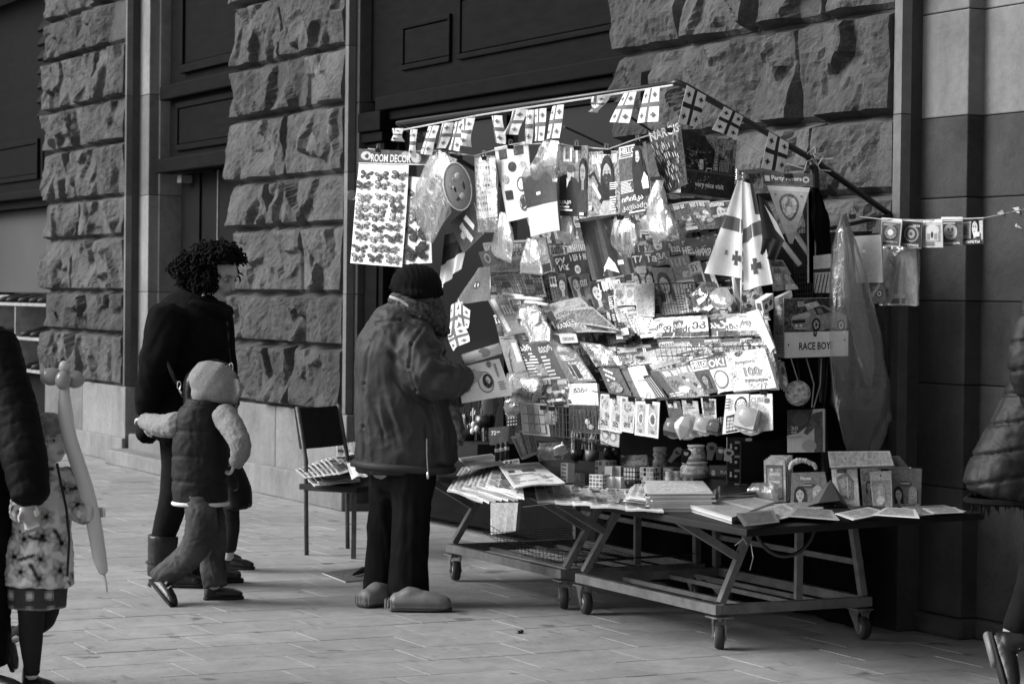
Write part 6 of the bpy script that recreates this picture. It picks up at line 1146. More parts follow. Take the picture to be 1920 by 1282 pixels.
CALS = [([(1653, 408), (1692, 411), (1687, 464), (1650, 460)], 'small calendar with a pale sun disc, leftmost on the wall line', [('r', .05, .16, .95, .95, .16, .3), ('e', .5, .5, .38, .3, .08), ('e', .5, .5, .3, .24, .3, .6), ('e', .5, .5, .14, .11, .8), ('l', .15, .2, .85, .28, 2, .6), ('r', .1, .8, .9, .86, .4, .5)]),
        ([(1692, 411), (1728, 414), (1727, 466), (1690, 463)], 'dark small calendar with a zodiac wheel reading ПРОГНОЗ', [('r', .0, .05, 1, .98, .06, .3), ('e', .5, .5, .38, .3, .3), ('e', .5, .5, .3, .24, .08), ('e', .5, .5, .2, .16, .35), ('e', .5, .5, .08, .06, .1), ('t', '2019', .6, .16, .35, .08, .7), ('t', 'ПРОГНОЗ', .1, .86, .8, .09, .75)]),
        ([(1730, 412), (1767, 411), (1768, 464), (1729, 464)], 'pale small calendar with an arched church window', [('r', .1, .2, .9, .8, .3, .2), ('e', .5, .4, .34, .22, .55), ('r', .2, .4, .8, .76, .55, .2), ('e', .5, .55, .06, .12, .05), ('r', .25, .5, .4, .72, .3), ('r', .6, .5, .75, .72, .3), ('l', .15, .82, .85, .96, 2, .15)]),
        ([(1765, 407), (1805, 407), (1804, 460), (1769, 461)], 'small calendar with a round smiling face', [('r', 0, .15, 1, 1, .1, .3), ('e', .42, .52, .34, .28, .5, .2), ('e', .32, .44, .04, .05, .03), ('e', .52, .43, .04, .05, .03), ('p', [(.25, .6), (.42, .7), (.6, .6), (.42, .66)], .05), ('e', .42, .53, .05, .04, .35), ('t', 'КАЛЕНДАРЬ', .08, .88, .84, .09, .75), ('l', .1, .2, .9, .28, 1, .6)]),
        ([(1806, 411), (1843, 407), (1843, 457), (1807, 459)], 'small calendar with a dark-haired person reading СЕКРЕТЫ', [('r', 0, .0, 1, .12, .05, .4), ('r', 0, .12, 1, .75, .5, .2), ('f', .62, .35, .75, .55, .02, .08), ('r', .6, .55, .9, .72, .75), ('t', '2019', .05, .17, .32, .08, .05), ('l', .05, .3, .35, .65, 5, .1), ('r', 0, .78, 1, 1, .06), ('t', 'СЕКРЕТЫ', .08, .86, .84, .1, .8)])]
for k, (px, lb, E) in enumerate(CALS): sheet('small_calendar', lb, 'calendar', px, ('Y', (-.235, -.2, -.18, -.13, -.1)[k]), [('r', 0, 0, 1, .1, .75)]+E, 'small calendars on the wall line', SLEEVE, .5, .1, t=.003)
clip(1598, 402, ('X', .05), label='clip on the wall line beside the tall dust bag'); clip(1640, 437, ('X', .12), label='clip holding the white drawing pad')
# ---- newspapers and piles lying on the tabletop
def lay(px, lb, z, E=None, name='newspaper', ink=.6, grp=None, t=.006, mat=PAPER, **k):
    return sheet(name, lb, name.replace('_', ' '), px, ('Z', z), E if E is not None else newsp(len(lb)), grp, mat, ink, .1, t=t, **dict(dict(nu=6, nv=6), **k))
W8 = ('lowest', 'second', 'third', 'fourth', 'fifth', 'sixth', 'seventh', 'eighth', 'ninth', 'tenth', 'eleventh', 'topmost')
for k in range(9):
    lay([(866+8*k, 876-1.5*k), (925+6*k, 872-1.5*k), (905+12*k-max(0, k-5)*6, 935-1.2*k), (838+9*k, 912-1.0*k)], W8[k]+' newspaper in the fanned pile beside the old man', TZ+.004+.006*k, ink=(.6, .7, .5, .66, .72, .55, .7, .6, .72)[k], grp='fanned newspapers beside the old man', droop=-.014, wave=.006)
lay([(934, 872), (1010, 866), (1060, 905), (965, 912)], 'spread newspaper with a row of photos on top of the left papers', TZ+.066, [('r', .05, .08, .95, .3, .35, .9), ('r', .1, .3, .25, .4, .06), ('r', .4, .3, .7, .42, .1, .6), ('l', .05, .5, .95, .9, 7, .25)], ink=.66, wave=.006)
lay([(860, 858), (922, 850), (945, 868), (880, 880)], 'grey picture magazine lying nearest the pens at the left', TZ+.075, [('r', .05, .1, .95, .5, .15, .9), ('r', .1, .6, .5, .9, .5, .5)], 'magazine', .35)
for k in range(6):
    lay([(1000+34*k, 907+2.5*k), (1052+34*k, 905+2.5*k), (1080+33*k, 940+3.0*k), (1008+33*k, 937+2.8*k)], ('leftmost', 'second', 'third', 'fourth', 'fifth', 'rightmost')[k]+' flat newspaper along the front table edge before the cubes', TZ+.004+.003*k, ink=(.6, .55, .7, .6, .5, .66)[k], grp='flat newspapers along the table edge', droop=-.006, wave=.004)
for k in range(7):
    lay([(1178+2*k, 917-1.6*k), (1216+2*k, 916-1.7*k), (1218+1*k, 950-2*k), (1160+3*k, 944-2.2*k)], W8[k]+' paper in the small fanned pile left of the magazine stack', TZ+.004+.007*k, ink=(.6, .4, .7, .5, .7, .45, .68)[k], grp='small fanned pile left of the stack', t=.004)
for k in range(9):
    o_ = (0, 5, -4, 3, -2, 6, -3, 4, 0)[k]
    lay([(1210+o_, 920-4*k+12), (1318+o_, 916-3.6*k+14), (1337+o_, 946-4*k+11), (1214+o_, 955-3.9*k+2)], W8[k]+' magazine of the neat pale stack on the table', TZ+.003+.0085*k, [('r', .05, .1, .95, .9, .5, .5)], 'magazine', (.66, .5, .7, .6, .35, .7, .55, .68, .5)[k], 'neat pale magazine stack', .0075)
for k in range(6):
    lay([(1335+3*k, 920-2.4*k), (1398+2*k, 912-1.8*k), (1426+1*k, 936-3*k), (1340+2*k, 944-3.2*k)], W8[k]+' dark magazine in the loose pile right of the neat stack', TZ+.003+.008*k, [('r', .1, .1, .9, .9, .03, .6)], 'magazine', (.04, .3, .05, .08, .35, .05)[k], 'loose dark magazine pile', .006, mat=GLOSSY, wave=.004)
bag('crumpled clear bag lying on the loose dark magazine pile', [((1410, 905), (1448, 903)), ((1402, 918), (1458, 912)), ((1406, 930), (1462, 928)), ((1416, 941), (1460, 942))], ('C', TZ, 35, .5), MILKY, thick=.03, seed=91, crump=.02)
B0 = [(1292, 952), (1415, 938), (1452, 946), (1372, 976)]
for k in range(4):
    lay([(x, y-3.4*k+4) for x, y in B0], ('lowest', 'second', 'third', 'topmost')[k]+' magazine of the tied bundle at the front corner of the table', TZ+.002+.008*k, [('r', .05, .05, .95, .95, .4, .5), ('r', .46, 0, .52, 1, .68)], 'magazine', (.66, .5, .62, .5)[k], 'tied bundle at the table corner', .0072, SLEEVE)
for k, (px, lb, ink) in enumerate((([(1440, 945), (1520, 940), (1545, 952), (1460, 958)], 'flat papers lying before the framed card packets', .6), ([(1590, 950), (1660, 944), (1690, 952), (1610, 962)], 'dark leaflet lying before the white-topped packet', .1), ([(1690, 950), (1770, 946), (1812, 958), (1720, 966)], 'pale leaflet at the far right end of the tabletop', .5), ([(1730, 952), (1790, 950), (1808, 960), (1750, 962)], 'second leaflet on the pale one at the far right end', .62), ([(1404, 956), (1470, 944), (1506, 962), (1432, 980)], 'printed sheet between the tied bundle and the framed card packets', .55), ([(1492, 950), (1560, 956), (1574, 974), (1470, 966)], 'grey printed sheet in front of the Princess packet', .35), ([(1566, 962), (1628, 950), (1668, 960), (1600, 974)], 'pale printed sheet in front of the grey pointed cloth', .6), ([(1662, 950), (1716, 954), (1724, 970), (1636, 964)], 'white price list in front of the last two packets', .68), ([(1380, 962), (1450, 955), (1462, 978), (1396, 986)], 'dark printed sheet at the near corner of the tabletop', .16))):
    lay(px, lb, TZ+.003+.004*k, [('r', .1, .1, .9, .9, ink*.6, .7)], 'leaflet', ink, None, .003)
# things hanging under / near the stall
sheet('plastic_sack', 'pale plastic sack seen under the left cart', 'sack', [(919, 942), (972, 942), (968, 995), (919, 1002)], ('Y', -.45), [('p', [(.0, .5), (.5, .1), (.4, .9), (0, 1)], .6)], None, CLOTH, .4, .3, t=.02, fold=.01)
m = MB()
for (x0, y0, x1, y1, x2, y2) in ((1385, 1000, 1396, 1008, 1378, 1022), (1404, 990, 1392, 1005, 1400, 1020), (1408, 1020, 1412, 1045, 1406, 1068)): m.tube([hy(x0, y0, -1.34), hy(x1, y1, -1.345), hy(x2, y2, -1.34)], .0015, STRING, 4)
tag(m.build('loose_string'), 'loose ends of string hanging from the table corner', 'string')
m = MB(); m.tube([hy(980, 950, -1.33), hy(1060, 940, -1.335), hy(1160, 958, -1.335), hy(1230, 964, -1.335)], .002, STRING, 4); tag(m.build('table_cord'), 'thin cord sagging along the front table edge', 'string')
# ================================================================== PEOPLE
def loft(pts, rad, n=16, step=0.03, hint=None, cap=.45):
    """closed organic limb through pts with elliptical sections rad=(across, along the view)"""
    P_ = np.array(pts, float); Rr = np.array([(r, r) if not hasattr(r, '__len__') else r for r in rad], float)
    if len(P_) > 2:                                        # Catmull-Rom
        Q = np.vstack([2*P_[0]-P_[1], P_, 2*P_[-1]-P_[-2]]); out_, ro = [], []
        for i in range(len(P_)-1):
            L = np.linalg.norm(P_[i+1]-P_[i]); k = max(2, int(L/step))
            for j in range(k):
                t = j/k; a, b, c, d = Q[i:i+4]
                out_.append(.5*((2*b)+(-a+c)*t+(2*a-5*b+4*c-d)*t*t+(-a+3*b-3*c+d)*t**3)); s_ = t*t*(3-2*t); ro.append(Rr[i]*(1-s_)+Rr[i+1]*s_)
        out_.append(P_[-1]); ro.append(Rr[-1]); P_ = np.array(out_); Rr = np.array(ro)
    h = np.asarray(hint if hint is not None else F0, float); vs = []; fs = []; m = len(P_)
    T0 = [unit(P_[min(i+1, m-1)]-P_[max(i-1, 0)]) for i in range(m)]
    secs = [(P_[0]-T0[0]*Rr[0].min()*cap, Rr[0]*(1-cap), T0[0])]+[(P_[i], Rr[i], T0[i]) for i in range(m)]+[(P_[-1]+T0[-1]*Rr[-1].min()*cap, Rr[-1]*(1-cap), T0[-1])]
    for p, r, t in secs:
        a = np.cross(t, h); a = unit(a) if np.linalg.norm(a) > .05 else unit(np.cross(t, U0)); b = np.cross(a, t)
        for k in range(n):
            th = 2*math.pi*k/n; vs.append(p+a*r[0]*math.cos(th)+b*r[1]*math.sin(th))
    for i in range(len(secs)-1):
        for k in range(n): fs.append((i*n+k, i*n+(k+1) % n, (i+1)*n+(k+1) % n, (i+1)*n+k))
    fs.append(tuple(range(n))[::-1]); fs.append(tuple((len(secs)-1)*n+k for k in range(n)))
    return np.array(vs), fs
def blob(c, r, axes=None, n=16, m=12):
    c = np.asarray(c, float); r = (r, r, r) if not hasattr(r, '__len__') else r; A = axes or (R0, F0, U0); vs = []; fs = []
    for i in range(m+1):
        ph = math.pi*(0.03+.94*i/m)
        for k in range(n):
            th = 2*math.pi*k/n; vs.append(c+A[0]*r[0]*math.sin(ph)*math.cos(th)+A[1]*r[1]*math.sin(ph)*math.sin(th)-A[2]*r[2]*math.cos(ph))
    for i in range(m):
        for k in range(n): fs.append((i*n+k, i*n+(k+1) % n, (i+1)*n+(k+1) % n, (i+1)*n+k))
    fs.append(tuple(range(n))[::-1]); fs.append(tuple(m*n+k for k in range(n))); return np.array(vs), fs
def fuse(parts, voxel, smooth=2, disp=None, ink=None, fac=.5):
    vs = []; fs = []; b = 0
    for v, f in parts: vs.extend(v.tolist()); fs.extend([[i+b for i in q_] for q_ in f]); b += len(v)
    me = bpy.data.meshes.new('fuse'); me.from_pydata(vs, [], fs); bm_ = bmesh.new(); bm_.from_mesh(me); bmesh.ops.recalc_face_normals(bm_, faces=bm_.faces); bm_.to_mesh(me); bm_.free()
    ob = bpy.data.objects.new('fuse', me); COL.objects.link(ob)
    md = ob.modifiers.new('r', 'REMESH'); md.mode = 'VOXEL'; md.voxel_size = voxel
    if smooth: sm_ = ob.modifiers.new('s', 'SMOOTH'); sm_.iterations = smooth; sm_.factor = fac
    dg = bpy.context.evaluated_depsgraph_get(); m2 = ob.evaluated_get(dg).to_mesh()
    V = np.empty(len(m2.vertices)*3); m2.vertices.foreach_get('co', V); V = V.reshape(-1, 3)
    Nn = np.empty(len(m2.vertices)*3); m2.vertices.foreach_get('normal', Nn); Nn = Nn.reshape(-1, 3); fl = [tuple(p.vertices) for p in m2.polygons]
    ob.evaluated_get(dg).to_mesh_clear(); bpy.data.objects.remove(ob); bpy.data.meshes.remove(me)
    if disp is not None: V = V+Nn*disp(V)[:, None]
    return V, fl
def solid(name, VF, mat, parent, ink=None):
    V, fl = VF; m = MB(); m.add(V, fl, mat, .5)
    if ink is not None:
        iv = ink(V); m.c = [(float(np.mean(iv[list(f)])), 0.0) for f in fl]
    return m.build(name, parent, smooth=True)
def folds(amp, fr, st=(1, 1, 1), seed=0, ridge=.5):
    so_ = Vector((seed*3.1, seed*1.7, seed*2.3))
    def d(V):
        o = np.empty(len(V))
        for i, p in enumerate(V):
            q_ = Vector((p[0]*fr*st[0], p[1]*fr*st[1], p[2]*fr*st[2]))+so_
            a = mnoise.noise(q_); w_ = Vector((a*1.3, mnoise.noise(q_+Vector((5, 1, 3)))*1.3, a))
            r1 = 1-2.2*abs(mnoise.noise(q_*1.7+w_)); r2 = 1-2.2*abs(mnoise.noise(q_*3.9+w_*1.6))
            o[i] = amp*(a*(1-ridge)*.9+ridge*(r1*.75+r2*.42-.55)+.12*mnoise.noise(q_*9))
        return o
    return d
def quilt(z0, dz, amp, base=None, axis=None, o=None):
    def d(V):
        t = V[:, 2] if axis is None else (V-o)@axis
        ph = ((t-z0)/dz) % 1.0; r = amp*(np.minimum(1, np.abs(np.sin(math.pi*ph))*3.2)**.6-.75)
        return r+(base(V) if base else 0)
    return d
q = NT('skin'); a = q.n('ShaderNodeAttribute'); a.attribute_name = 'ink'; sp = q.n('ShaderNodeSeparateColor'); q.l(a.outputs['Color'], sp.inputs[0])
q.set(Base_Color=q.math('MULTIPLY', sp.outputs[0], q.ramp(q.noise(q.coords((1, 1, 1), False), 30, 3), [(0.3, .92), (.7, 1.06)])), Roughness=.5, Specular_IOR_Level=.4, Subsurface_Weight=.08); SKIN = q.m
def cloth(name, v, rough=.85, bump=.3, bs=350, var=.2, spec=.2, ns=10, sheen=0): return mat_plain(name, v, rough, var, ns, bump, bs, spec=spec, sheen=sheen)
NYLON = cloth('grey_nylon_jacket', .034, .62, .45, 30, .25, .2, 7); BLACKW = cloth('black_wool', .006, .95, .5, 260, .4, .06); TROUS = cloth('black_trousers', .008, .9, .3, 300, .3, .1); KNIT = cloth('black_knit', .006, .95, .8, 160, .3, .08)
LINEN = cloth('pale_shirt', .3, .9, .2); PUFF = cloth('black_quilted_nylon', .007, .55, .5, 30, .3, .22); VEST = cloth('dark_padded_vest', .010, .65, .4, 45, .3, .2); FLEECE = cloth('grey_marl_fleece', .20, .95, .15, 320, .25, .1, 140)
DENIM = cloth('faded_denim', .045, .85, .2, 200, .6, .12, 7); LEATHER = cloth('black_leather', .010, .35, .3, 60, .3, .45); CLOG = cloth('grey_rubber_clog', .16, .5, .15, 40, .2, .4); TIGHTS = cloth('dark_ribbed_tights', .018, .9, .5, 260)
HAIR = cloth('dark_hair', .006, .85, .3, 60, .4, .08); WOOLHAT = cloth('grey_cable_knit', .24, .95, .6, 60, .35, .1, 40); WHITEC = cloth('pale_trim', .5, .8, .2); PUFF2 = cloth('black_padded_coat', .0035, .7, .4, 30, .3, .1); SCARF = cloth('patterned_scarf', .05, .9, .4, 90, .9, .1, 45); EYEW = mat_plain('eye_white', .3, .25, .05); EYED = mat_plain('dark_eye', .006, .12)
SOLE = cloth('shoe_sole', .02, .7, .3, 80); BROWS = HAIR
def head(c, r, face, up=U0, skin=.42, child=False):
    """fused-in head: skull, jaw, nose, lips, ears; returns parts, feature points and axes"""
    f = unit(face); s_ = unit(np.cross(f, up)); u = unit(np.cross(s_, f)); A = (s_, f, u)
    P = [blob(c+u*r*.12-f*r*.08, (r*.76, r*.93, r*.86), A, 20, 16), blob(c-u*r*.32+f*r*.20, (r*.58, r*.66, r*.62 if not child else r*.52), A), blob(c-u*r*.72+f*r*.42, (r*.28, r*.26, r*.2), A), blob(c-u*r*.35+f*r*.48, (r*.50, r*.34, r*.34), A)]
    ns = .8 if child else 1.0
    P.append(loft([c+u*r*.05+f*r*.80, c-u*r*.18+f*r*(.92*ns+.08), c-u*r*.30+f*r*(.98*ns+.06)], [r*.07, r*.10, r*.13], 10, r*.1, s_)); P.append(blob(c-u*r*.52+f*r*.80, (r*.22, r*.12, r*.075), A)); P.append(blob(c-u*r*.60+f*r*.79, (r*.19, r*.11, r*.07), A))
    P.append(blob(c+u*r*.22+f*r*.74, (r*.48, r*.16, r*.09), A))
    for d in (-1, 1): P.append(blob(c+s_*d*r*.76-f*r*.1-u*r*.08, (r*.07, r*.17, r*.24), A, 10, 8)); P.append(blob(c+s_*d*r*.38-u*r*.26+f*r*.55, (r*.22, r*.22, r*.2), A))
    return P, dict(c=c, r=r, f=f, s=s_, u=u, eyes=[c+s_*d*r*.30+u*r*.02+f*r*.76 for d in (-1, 1)], lips=c-u*r*.56+f*r*.90, brows=[c+s_*d*r*.30+u*r*.22+f*r*.86 for d in (-1, 1)], cheeks=[c+s_*d*r*.4-u*r*.3+f*r*.7 for d in (-1, 1)])
def face_ink(h, base):
    def k(V):
        o = np.full(len(V), base); r = h['r']
        d = V-h['lips']; e = (d@h['s']/(r*.24))**2+(d@h['u']/(r*.11))**2+(d@h['f']/(r*.25))**2; o = np.where(e < 1, base*.55, o)
        e = (np.abs(d@h['s'])/(r*.23))**2+(d@h['u']/(r*.025))**2+(d@h['f']/(r*.3))**2; o = np.where(e < 1, base*.2, o)
        for b in h['brows']:
            d = V-b; e = (d@h['s']/(r*.22))**2+(d@h['u']/(r*.05))**2+(d@h['f']/(r*.25))**2; o = np.where(e < 1, base*.22, o)
        for b in h['eyes']:
            d = V-b; e = (d@h['s']/(r*.26))**2+(d@h['u']/(r*.16))**2+(d@h['f']/(r*.3))**2; o = np.where(e < 1, base*.72, o)
        return o
    return k
def eyes(h, parent):
    for b in h['eyes']:
        m = MB(); r = h['r']; c = b-h['f']*r*.055; m.ball(c, (r*.15, r*.13, r*.085), EYEW, 12, 8, axes=(h['s'], h['f'], h['u'])); e = m.build('eye', parent, smooth=True)
        m = MB(); m.ball(c+h['f']*r*.075, (r*.075, r*.062, r*.078), EYED, 10, 8, axes=(h['s'], h['f'], h['u'])); m.build('iris', e, smooth=True)
def hand(wr, d, pn, k, curl=.6, thumb=1, n=4):
    """palm, four unequal bent fingers and a thumb from the palm's side; d reach direction, pn palm normal (fingers curl towards it)"""
    d = unit(d); pn = unit(pn-d*np.dot(pn, d)); sd = np.cross(d, pn); P = []
    P.append(loft([wr-d*.02*k, wr+d*.03*k, wr+d*.08*k], [(.024*k, .017*k), (.036*k, .016*k), (.038*k, .013*k)], 10, .02*k, pn))
    for i in range(4):
        o = wr+d*.078*k+sd*(.028-.0187*i)*k; L = (.064, .074, .068, .054)[i]*k; a = 0; p = o-d*.015*k; pts = [p, o]; rr = [.0092*k, .0092*k]
        for s_, (fr, cc) in enumerate(((.45, curl*.7), (.32, curl*1.2), (.26, curl*.8))):
            a += cc; o = o+(d*math.cos(a)+pn*math.sin(a))*L*fr; pts.append(o); rr.append((.0088, .0078, .0066)[s_]*k)
        P.append(loft(pts, rr, 8, .008*k, sd))
    b = wr+d*.02*k+sd*.03*k*thumb; P.append(loft([wr+d*.01*k+sd*.012*k*thumb, b+d*.01*k, b+d*.035*k+sd*.018*k*thumb+pn*.016*k, b+d*.055*k+sd*.012*k*thumb+pn*.034*k], [.013*k, .012*k, .010*k, .007*k], 8, .01*k, pn)); return P
def foot(an, d, k, toe=None):
    d = unit(d); return [loft([an-d*.02*k+U0*.03*k, an+d*.02*k-U0*.035*k, an+d*.10*k-U0*.055*k, an+d*.16*k-U0*.065*k], [.035*k, .038*k, .038*k, .025*k], 10, .03*k)]
def shoe(an, d, up, k, mat, sole, parent, name='shoe', h=.10, laces=False, chunky=1.0, toe_up=0.0):
    """an: ankle on the sole plane under the heel; shaft, vamp, toe cap and sole"""
    d = unit(d); up = unit(up-d*np.dot(up, d)); sd = np.cross(d, up); c = chunky
    P = [loft([an-d*.03*k+up*.035*k, an+d*.05*k+up*.042*k, an+d*.14*k+up*(.038+toe_up*.5)*k, an+d*.195*k+up*(.03+toe_up)*k], [(.036*k*c, .036*k), (.038*k*c, .042*k), (.044*k*c, .036*k), (.034*k*c, .024*k)], 14, .02*k, up), loft([an-d*.005*k+up*h*k, an+up*.05*k], [(.042*k*c, .042*k*c), (.045*k*c, .05*k)], 14, .02*k, d)]
    S_ = solid(name, fuse(P, .007*k, 2, folds(.0015, 40)), mat, parent)
    P = [loft([an-d*.045*k+up*.011*k, an+d*.04*k+up*.011*k, an+d*.13*k+up*(.011+toe_up*.35)*k, an+d*.21*k+up*(.013+toe_up)*k], [(.036*k*c, .013*k), (.038*k*c, .013*k), (.048*k*c, .013*k), (.034*k*c, .011*k)], 14, .02*k, up)]
    m = MB(); v, f = P[0]; m.add(v, f, sole, .3); m.build('sole', S_, smooth=True)
    if laces:
        m = MB()
        for i in range(4): o = an+d*(.035+.022*i)*k+up*(.095-.014*i)*k; m.tube([o-sd*.022*k, o+up*.006*k, o+sd*.022*k], .0022*k, WHITEC, 5)
        m.build('laces', S_)
    return S_
def px3(D, *pp):
    return [at(p[0], p[1], D+(p[2] if len(p) > 2 else 0)) for p in pp]
def R_(D, *r): return [tuple(x*D/F for x in ((q_, q_) if not hasattr(q_, '__len__') else q_)) for q_ in r]
def person(label, feet, group=None): return thing('person', label, 'person', feet, group)

# ---------------------------------------------------------------- the old man reading at the stall
D = 11.28; man = person('old man in a grey jacket and black knit hat reading at the stall', hz(755, 1142, 0))
hp, HM = head(at(789, 545, D), 47*D/F, unit(R0*.72+F0*.66-U0*.38), skin=.4)
arm = px3(D, (790, 640, -.16), (815, 715, -.26), (868, 702, -.16)); armL = px3(D, (770, 640, .2), (830, 730, .26), (880, 712, .12))
body = hp+[loft(px3(D, (770, 600), (782, 560)), R_(D, 32, 30)), loft(px3(D, (765, 620), (760, 700), (758, 790), (758, 890)), R_(D, (50, 70), (58, 72), (56, 64), (56, 62))), loft(arm, R_(D, 24, 20, 15)), loft(armL, R_(D, 24, 20, 15)),
     loft(px3(D, (742, 880, .08), (722, 990, .08), (712, 1110, .08)), R_(D, 36, 25, 17)), loft(px3(D, (772, 890, -.06), (772, 990, -.06), (768, 1115, -.06)), R_(D, 36, 25, 17))]
body += hand(arm[2], unit(R0*.8-U0*.2+F0*.4), F0*.6+R0*.3, 1.0, .8, -1)+hand(armL[2], unit(R0*.7+F0*.2), -F0*.6+R0*.2, 1.0, .8, 1)
mb = solid('body', fuse(body, .008, 1), SKIN, man, face_ink(HM, .36)); eyes(HM, man)
jk = [loft(px3(D, (772, 572), (757, 612, .0), (746, 660, .0), (749, 730), (754, 800), (757, 850), (757, 880)), R_(D, (36, 52), (66, 84), (79, 92), (83, 92), (88, 88), (92, 84), (90, 80)), 22, cap=.07),
      loft(px3(D, (776, 622, -.10), (782, 664, -.17), (806, 706, -.22), (842, 712, -.20), (868, 708, -.14)), R_(D, 40, 47, 44, 38, 26), 18), loft(px3(D, (790, 620, .2), (805, 690, .3), (840, 735, .3), (876, 716, .16)), R_(D, 42, 40, 36, 26), 18),
      loft(px3(D, (812, 700, -.02), (826, 780, 0), (832, 862, 0)), R_(D, (42, 70), (34, 70), (26, 64)), 18)]
base = folds(.014, 4.6, (1, 1, .5), 3, .8)
def mandisp(V):
    o = base(V); px = np.array([pj(p) for p in V]); x, y = px[:, 0], px[:, 1]
    for (x0, y0, x1, y1, w_, a) in ((738, 620, 800, 780, 14, -.020), (700, 700, 745, 850, 16, -.010), (745, 655, 790, 760, 10, .012), (772, 700, 850, 770, 12, -.014), (675, 780, 760, 860, 14, -.008), (800, 640, 850, 700, 9, -.008), (715, 660, 735, 800, 9, .008)):
        L = math.hypot(x1-x0, y1-y0); tx, ty = (x1-x0)/L, (y1-y0)/L; t = np.clip(((x-x0)*tx+(y-y0)*ty)/L, 0, 1); d = np.hypot(x-x0-t*L*tx, y-y0-t*L*ty); o += a*np.exp(-(d/w_)**2)*np.sin(math.pi*np.clip(t, .08, .92))
    for (x0, y0, x1, y1) in ((796, 610, 772, 645), (772, 645, 764, 690), (764, 690, 778, 735), (778, 735, 806, 752), (694, 640, 683, 720), (683, 720, 681, 800), (681, 800, 684, 862), (706, 606, 752, 598), (752, 598, 790, 612), (800, 800, 801, 868), (812, 770, 826, 812)):
        L = math.hypot(x1-x0, y1-y0); tx, ty = (x1-x0)/L, (y1-y0)/L; t = np.clip(((x-x0)*tx+(y-y0)*ty)/L, 0, 1); d = np.hypot(x-x0-t*L*tx, y-y0-t*L*ty); o += -.006*np.exp(-(d/3.0)**2)+.0025*np.exp(-((d-6)/3.5)**2)
    for (x0, y0, x1, y1, w_) in ((722, 645, 752, 690, 5), (752, 690, 782, 752, 6), (735, 700, 765, 745, 4), (800, 640, 826, 660, 4), (806, 668, 848, 664, 5), (812, 690, 856, 700, 5), (700, 760, 720, 830, 4), (716, 740, 748, 840, 5), (840, 650, 856, 690, 4)):
        L = math.hypot(x1-x0, y1-y0); tx, ty = (x1-x0)/L, (y1-y0)/L; t = np.clip(((x-x0)*tx+(y-y0)*ty)/L, 0, 1); d = np.hypot(x-x0-t*L*tx, y-y0-t*L*ty); sg = (x-x0)*ty-(y-y0)*tx; o += (-.012*np.exp(-(d/w_)**2)+.007*np.exp(-((d-w_*2.2)/w_)**2)*(sg > 0))*np.sin(math.pi*np.clip(t, .05, .95))
    return o
J = solid('jacket', fuse(jk, .0066, 2, mandisp), NYLON, man)
m = MB(); z0 = px3(D-.33, (800, 822), (800, 850), (802, 886)); m.tube(z0, .004, CHROME, 5); m.ball(z0[-1]+U0*-.012, (.007, .006, .018), CHROME, 8, 6); m.build('zip', J)
solid('shirt_tail', fuse([loft(px3(D, (742, 840), (736, 872), (730, 890)), R_(D, (56, 60), (50, 62), (40, 58)), 18)], .012, 2, folds(.006, 8)), LINEN, man)
m = MB(); m.tube([at(757, 873, D)+R0*91*D/F*math.cos(t)+F0*82*D/F*math.sin(t)+U0*(-.012*math.cos(t)) for t in np.linspace(0, 2*math.pi, 40)], .019, NYLON, 10, caps=False); m.build('hem_band', J, smooth=True)
tr = [loft(px3(D, (742, 870, .08), (722, 960, .09), (716, 1030, .08), (709, 1114, .08)), R_(D, (46, 60), (32, 36), (29, 32), (29, 32)), 18, cap=.08), loft(px3(D, (772, 876, -.05), (772, 960, -.06), (768, 1040, -.06), (765, 1118, -.06)), R_(D, (46, 60), (37, 40), (36, 38), (38, 39)), 18, cap=.08), loft(px3(D, (757, 850), (757, 905)), R_(D, (60, 72), (54, 62)), 18)]
solid('trousers', fuse(tr, .012, 2, folds(.012, 5, (1, 1, .4), 5, .8)), TROUS, man)
for nm, (x, y, dd, kx) in (('shoe', (690, 1140, .06, .92)), ('shoe', (746, 1149, -.06, 1.08))):
    g = hz(x, y, 0)+F0*(.075 if kx > 1 else .04)-R0*.01; dr_ = R0 if kx > 1 else unit(R0*.75+F0*.66)
    P = [loft([g-dr_*.01+U0*.042, g+dr_*.06+U0*.05, g+dr_*.13+U0*.048, g+dr_*.20+U0*.04, g+dr_*.235+U0*.036], [(.048, .042), (.052, .05), (.055, .048), (.052, .04), (.040, .032)], 18, .03, U0), loft([g+dr_*.02+U0*.06, g+dr_*.06+U0*.082, g+dr_*.11+U0*.082], [(.044, .03), (.046, .034), (.036, .02)], 14, .03, U0)]
    sh = solid('shoe', fuse(P, .007, 3, lambda V: np.where(V[:, 2] < .026, .004, 0)-.003*np.exp(-((V[:, 2]-.03)/.004)**2)), CLOG, man)
    m = MB()
    for i in range(6): o = g-dr_*(.058-.012*i)-np.cross(dr_, U0)*-1*0; th = math.pi*(.62+.13*i); e = g+dr_*(-.005)+dr_*.048*math.cos(th)+np.cross(dr_, U0)*.052*math.sin(th); m.tube([e+U0*.016, e+U0*.055], .0035, CLOG, 5)
    m.build('heel_rib', sh)
    v, f = loft([g-dr_*.025+U0*.010, g+dr_*.06+U0*.010, g+dr_*.15+U0*.010, g+dr_*.25+U0*.013], [(.048, .010), (.055, .010), (.058, .010), (.04, .010)], 18, .03, U0); m = MB(); m.add(v, f, RUBBER); m.build('sole', sh, smooth=True)
hat = [blob(at(781, 536, D), (49*D/F, 50*D/F, 42*D/F), (unit(R0-U0*.15), F0, unit(U0+R0*.15)), 22, 16), loft(px3(D, (735, 538, -.04), (780, 552, -.125), (826, 549, -.03)), R_(D, 8, 8, 8)), loft(px3(D, (735, 538, .03), (780, 552, .12), (826, 549, .03)), R_(D, 8, 8, 8))]
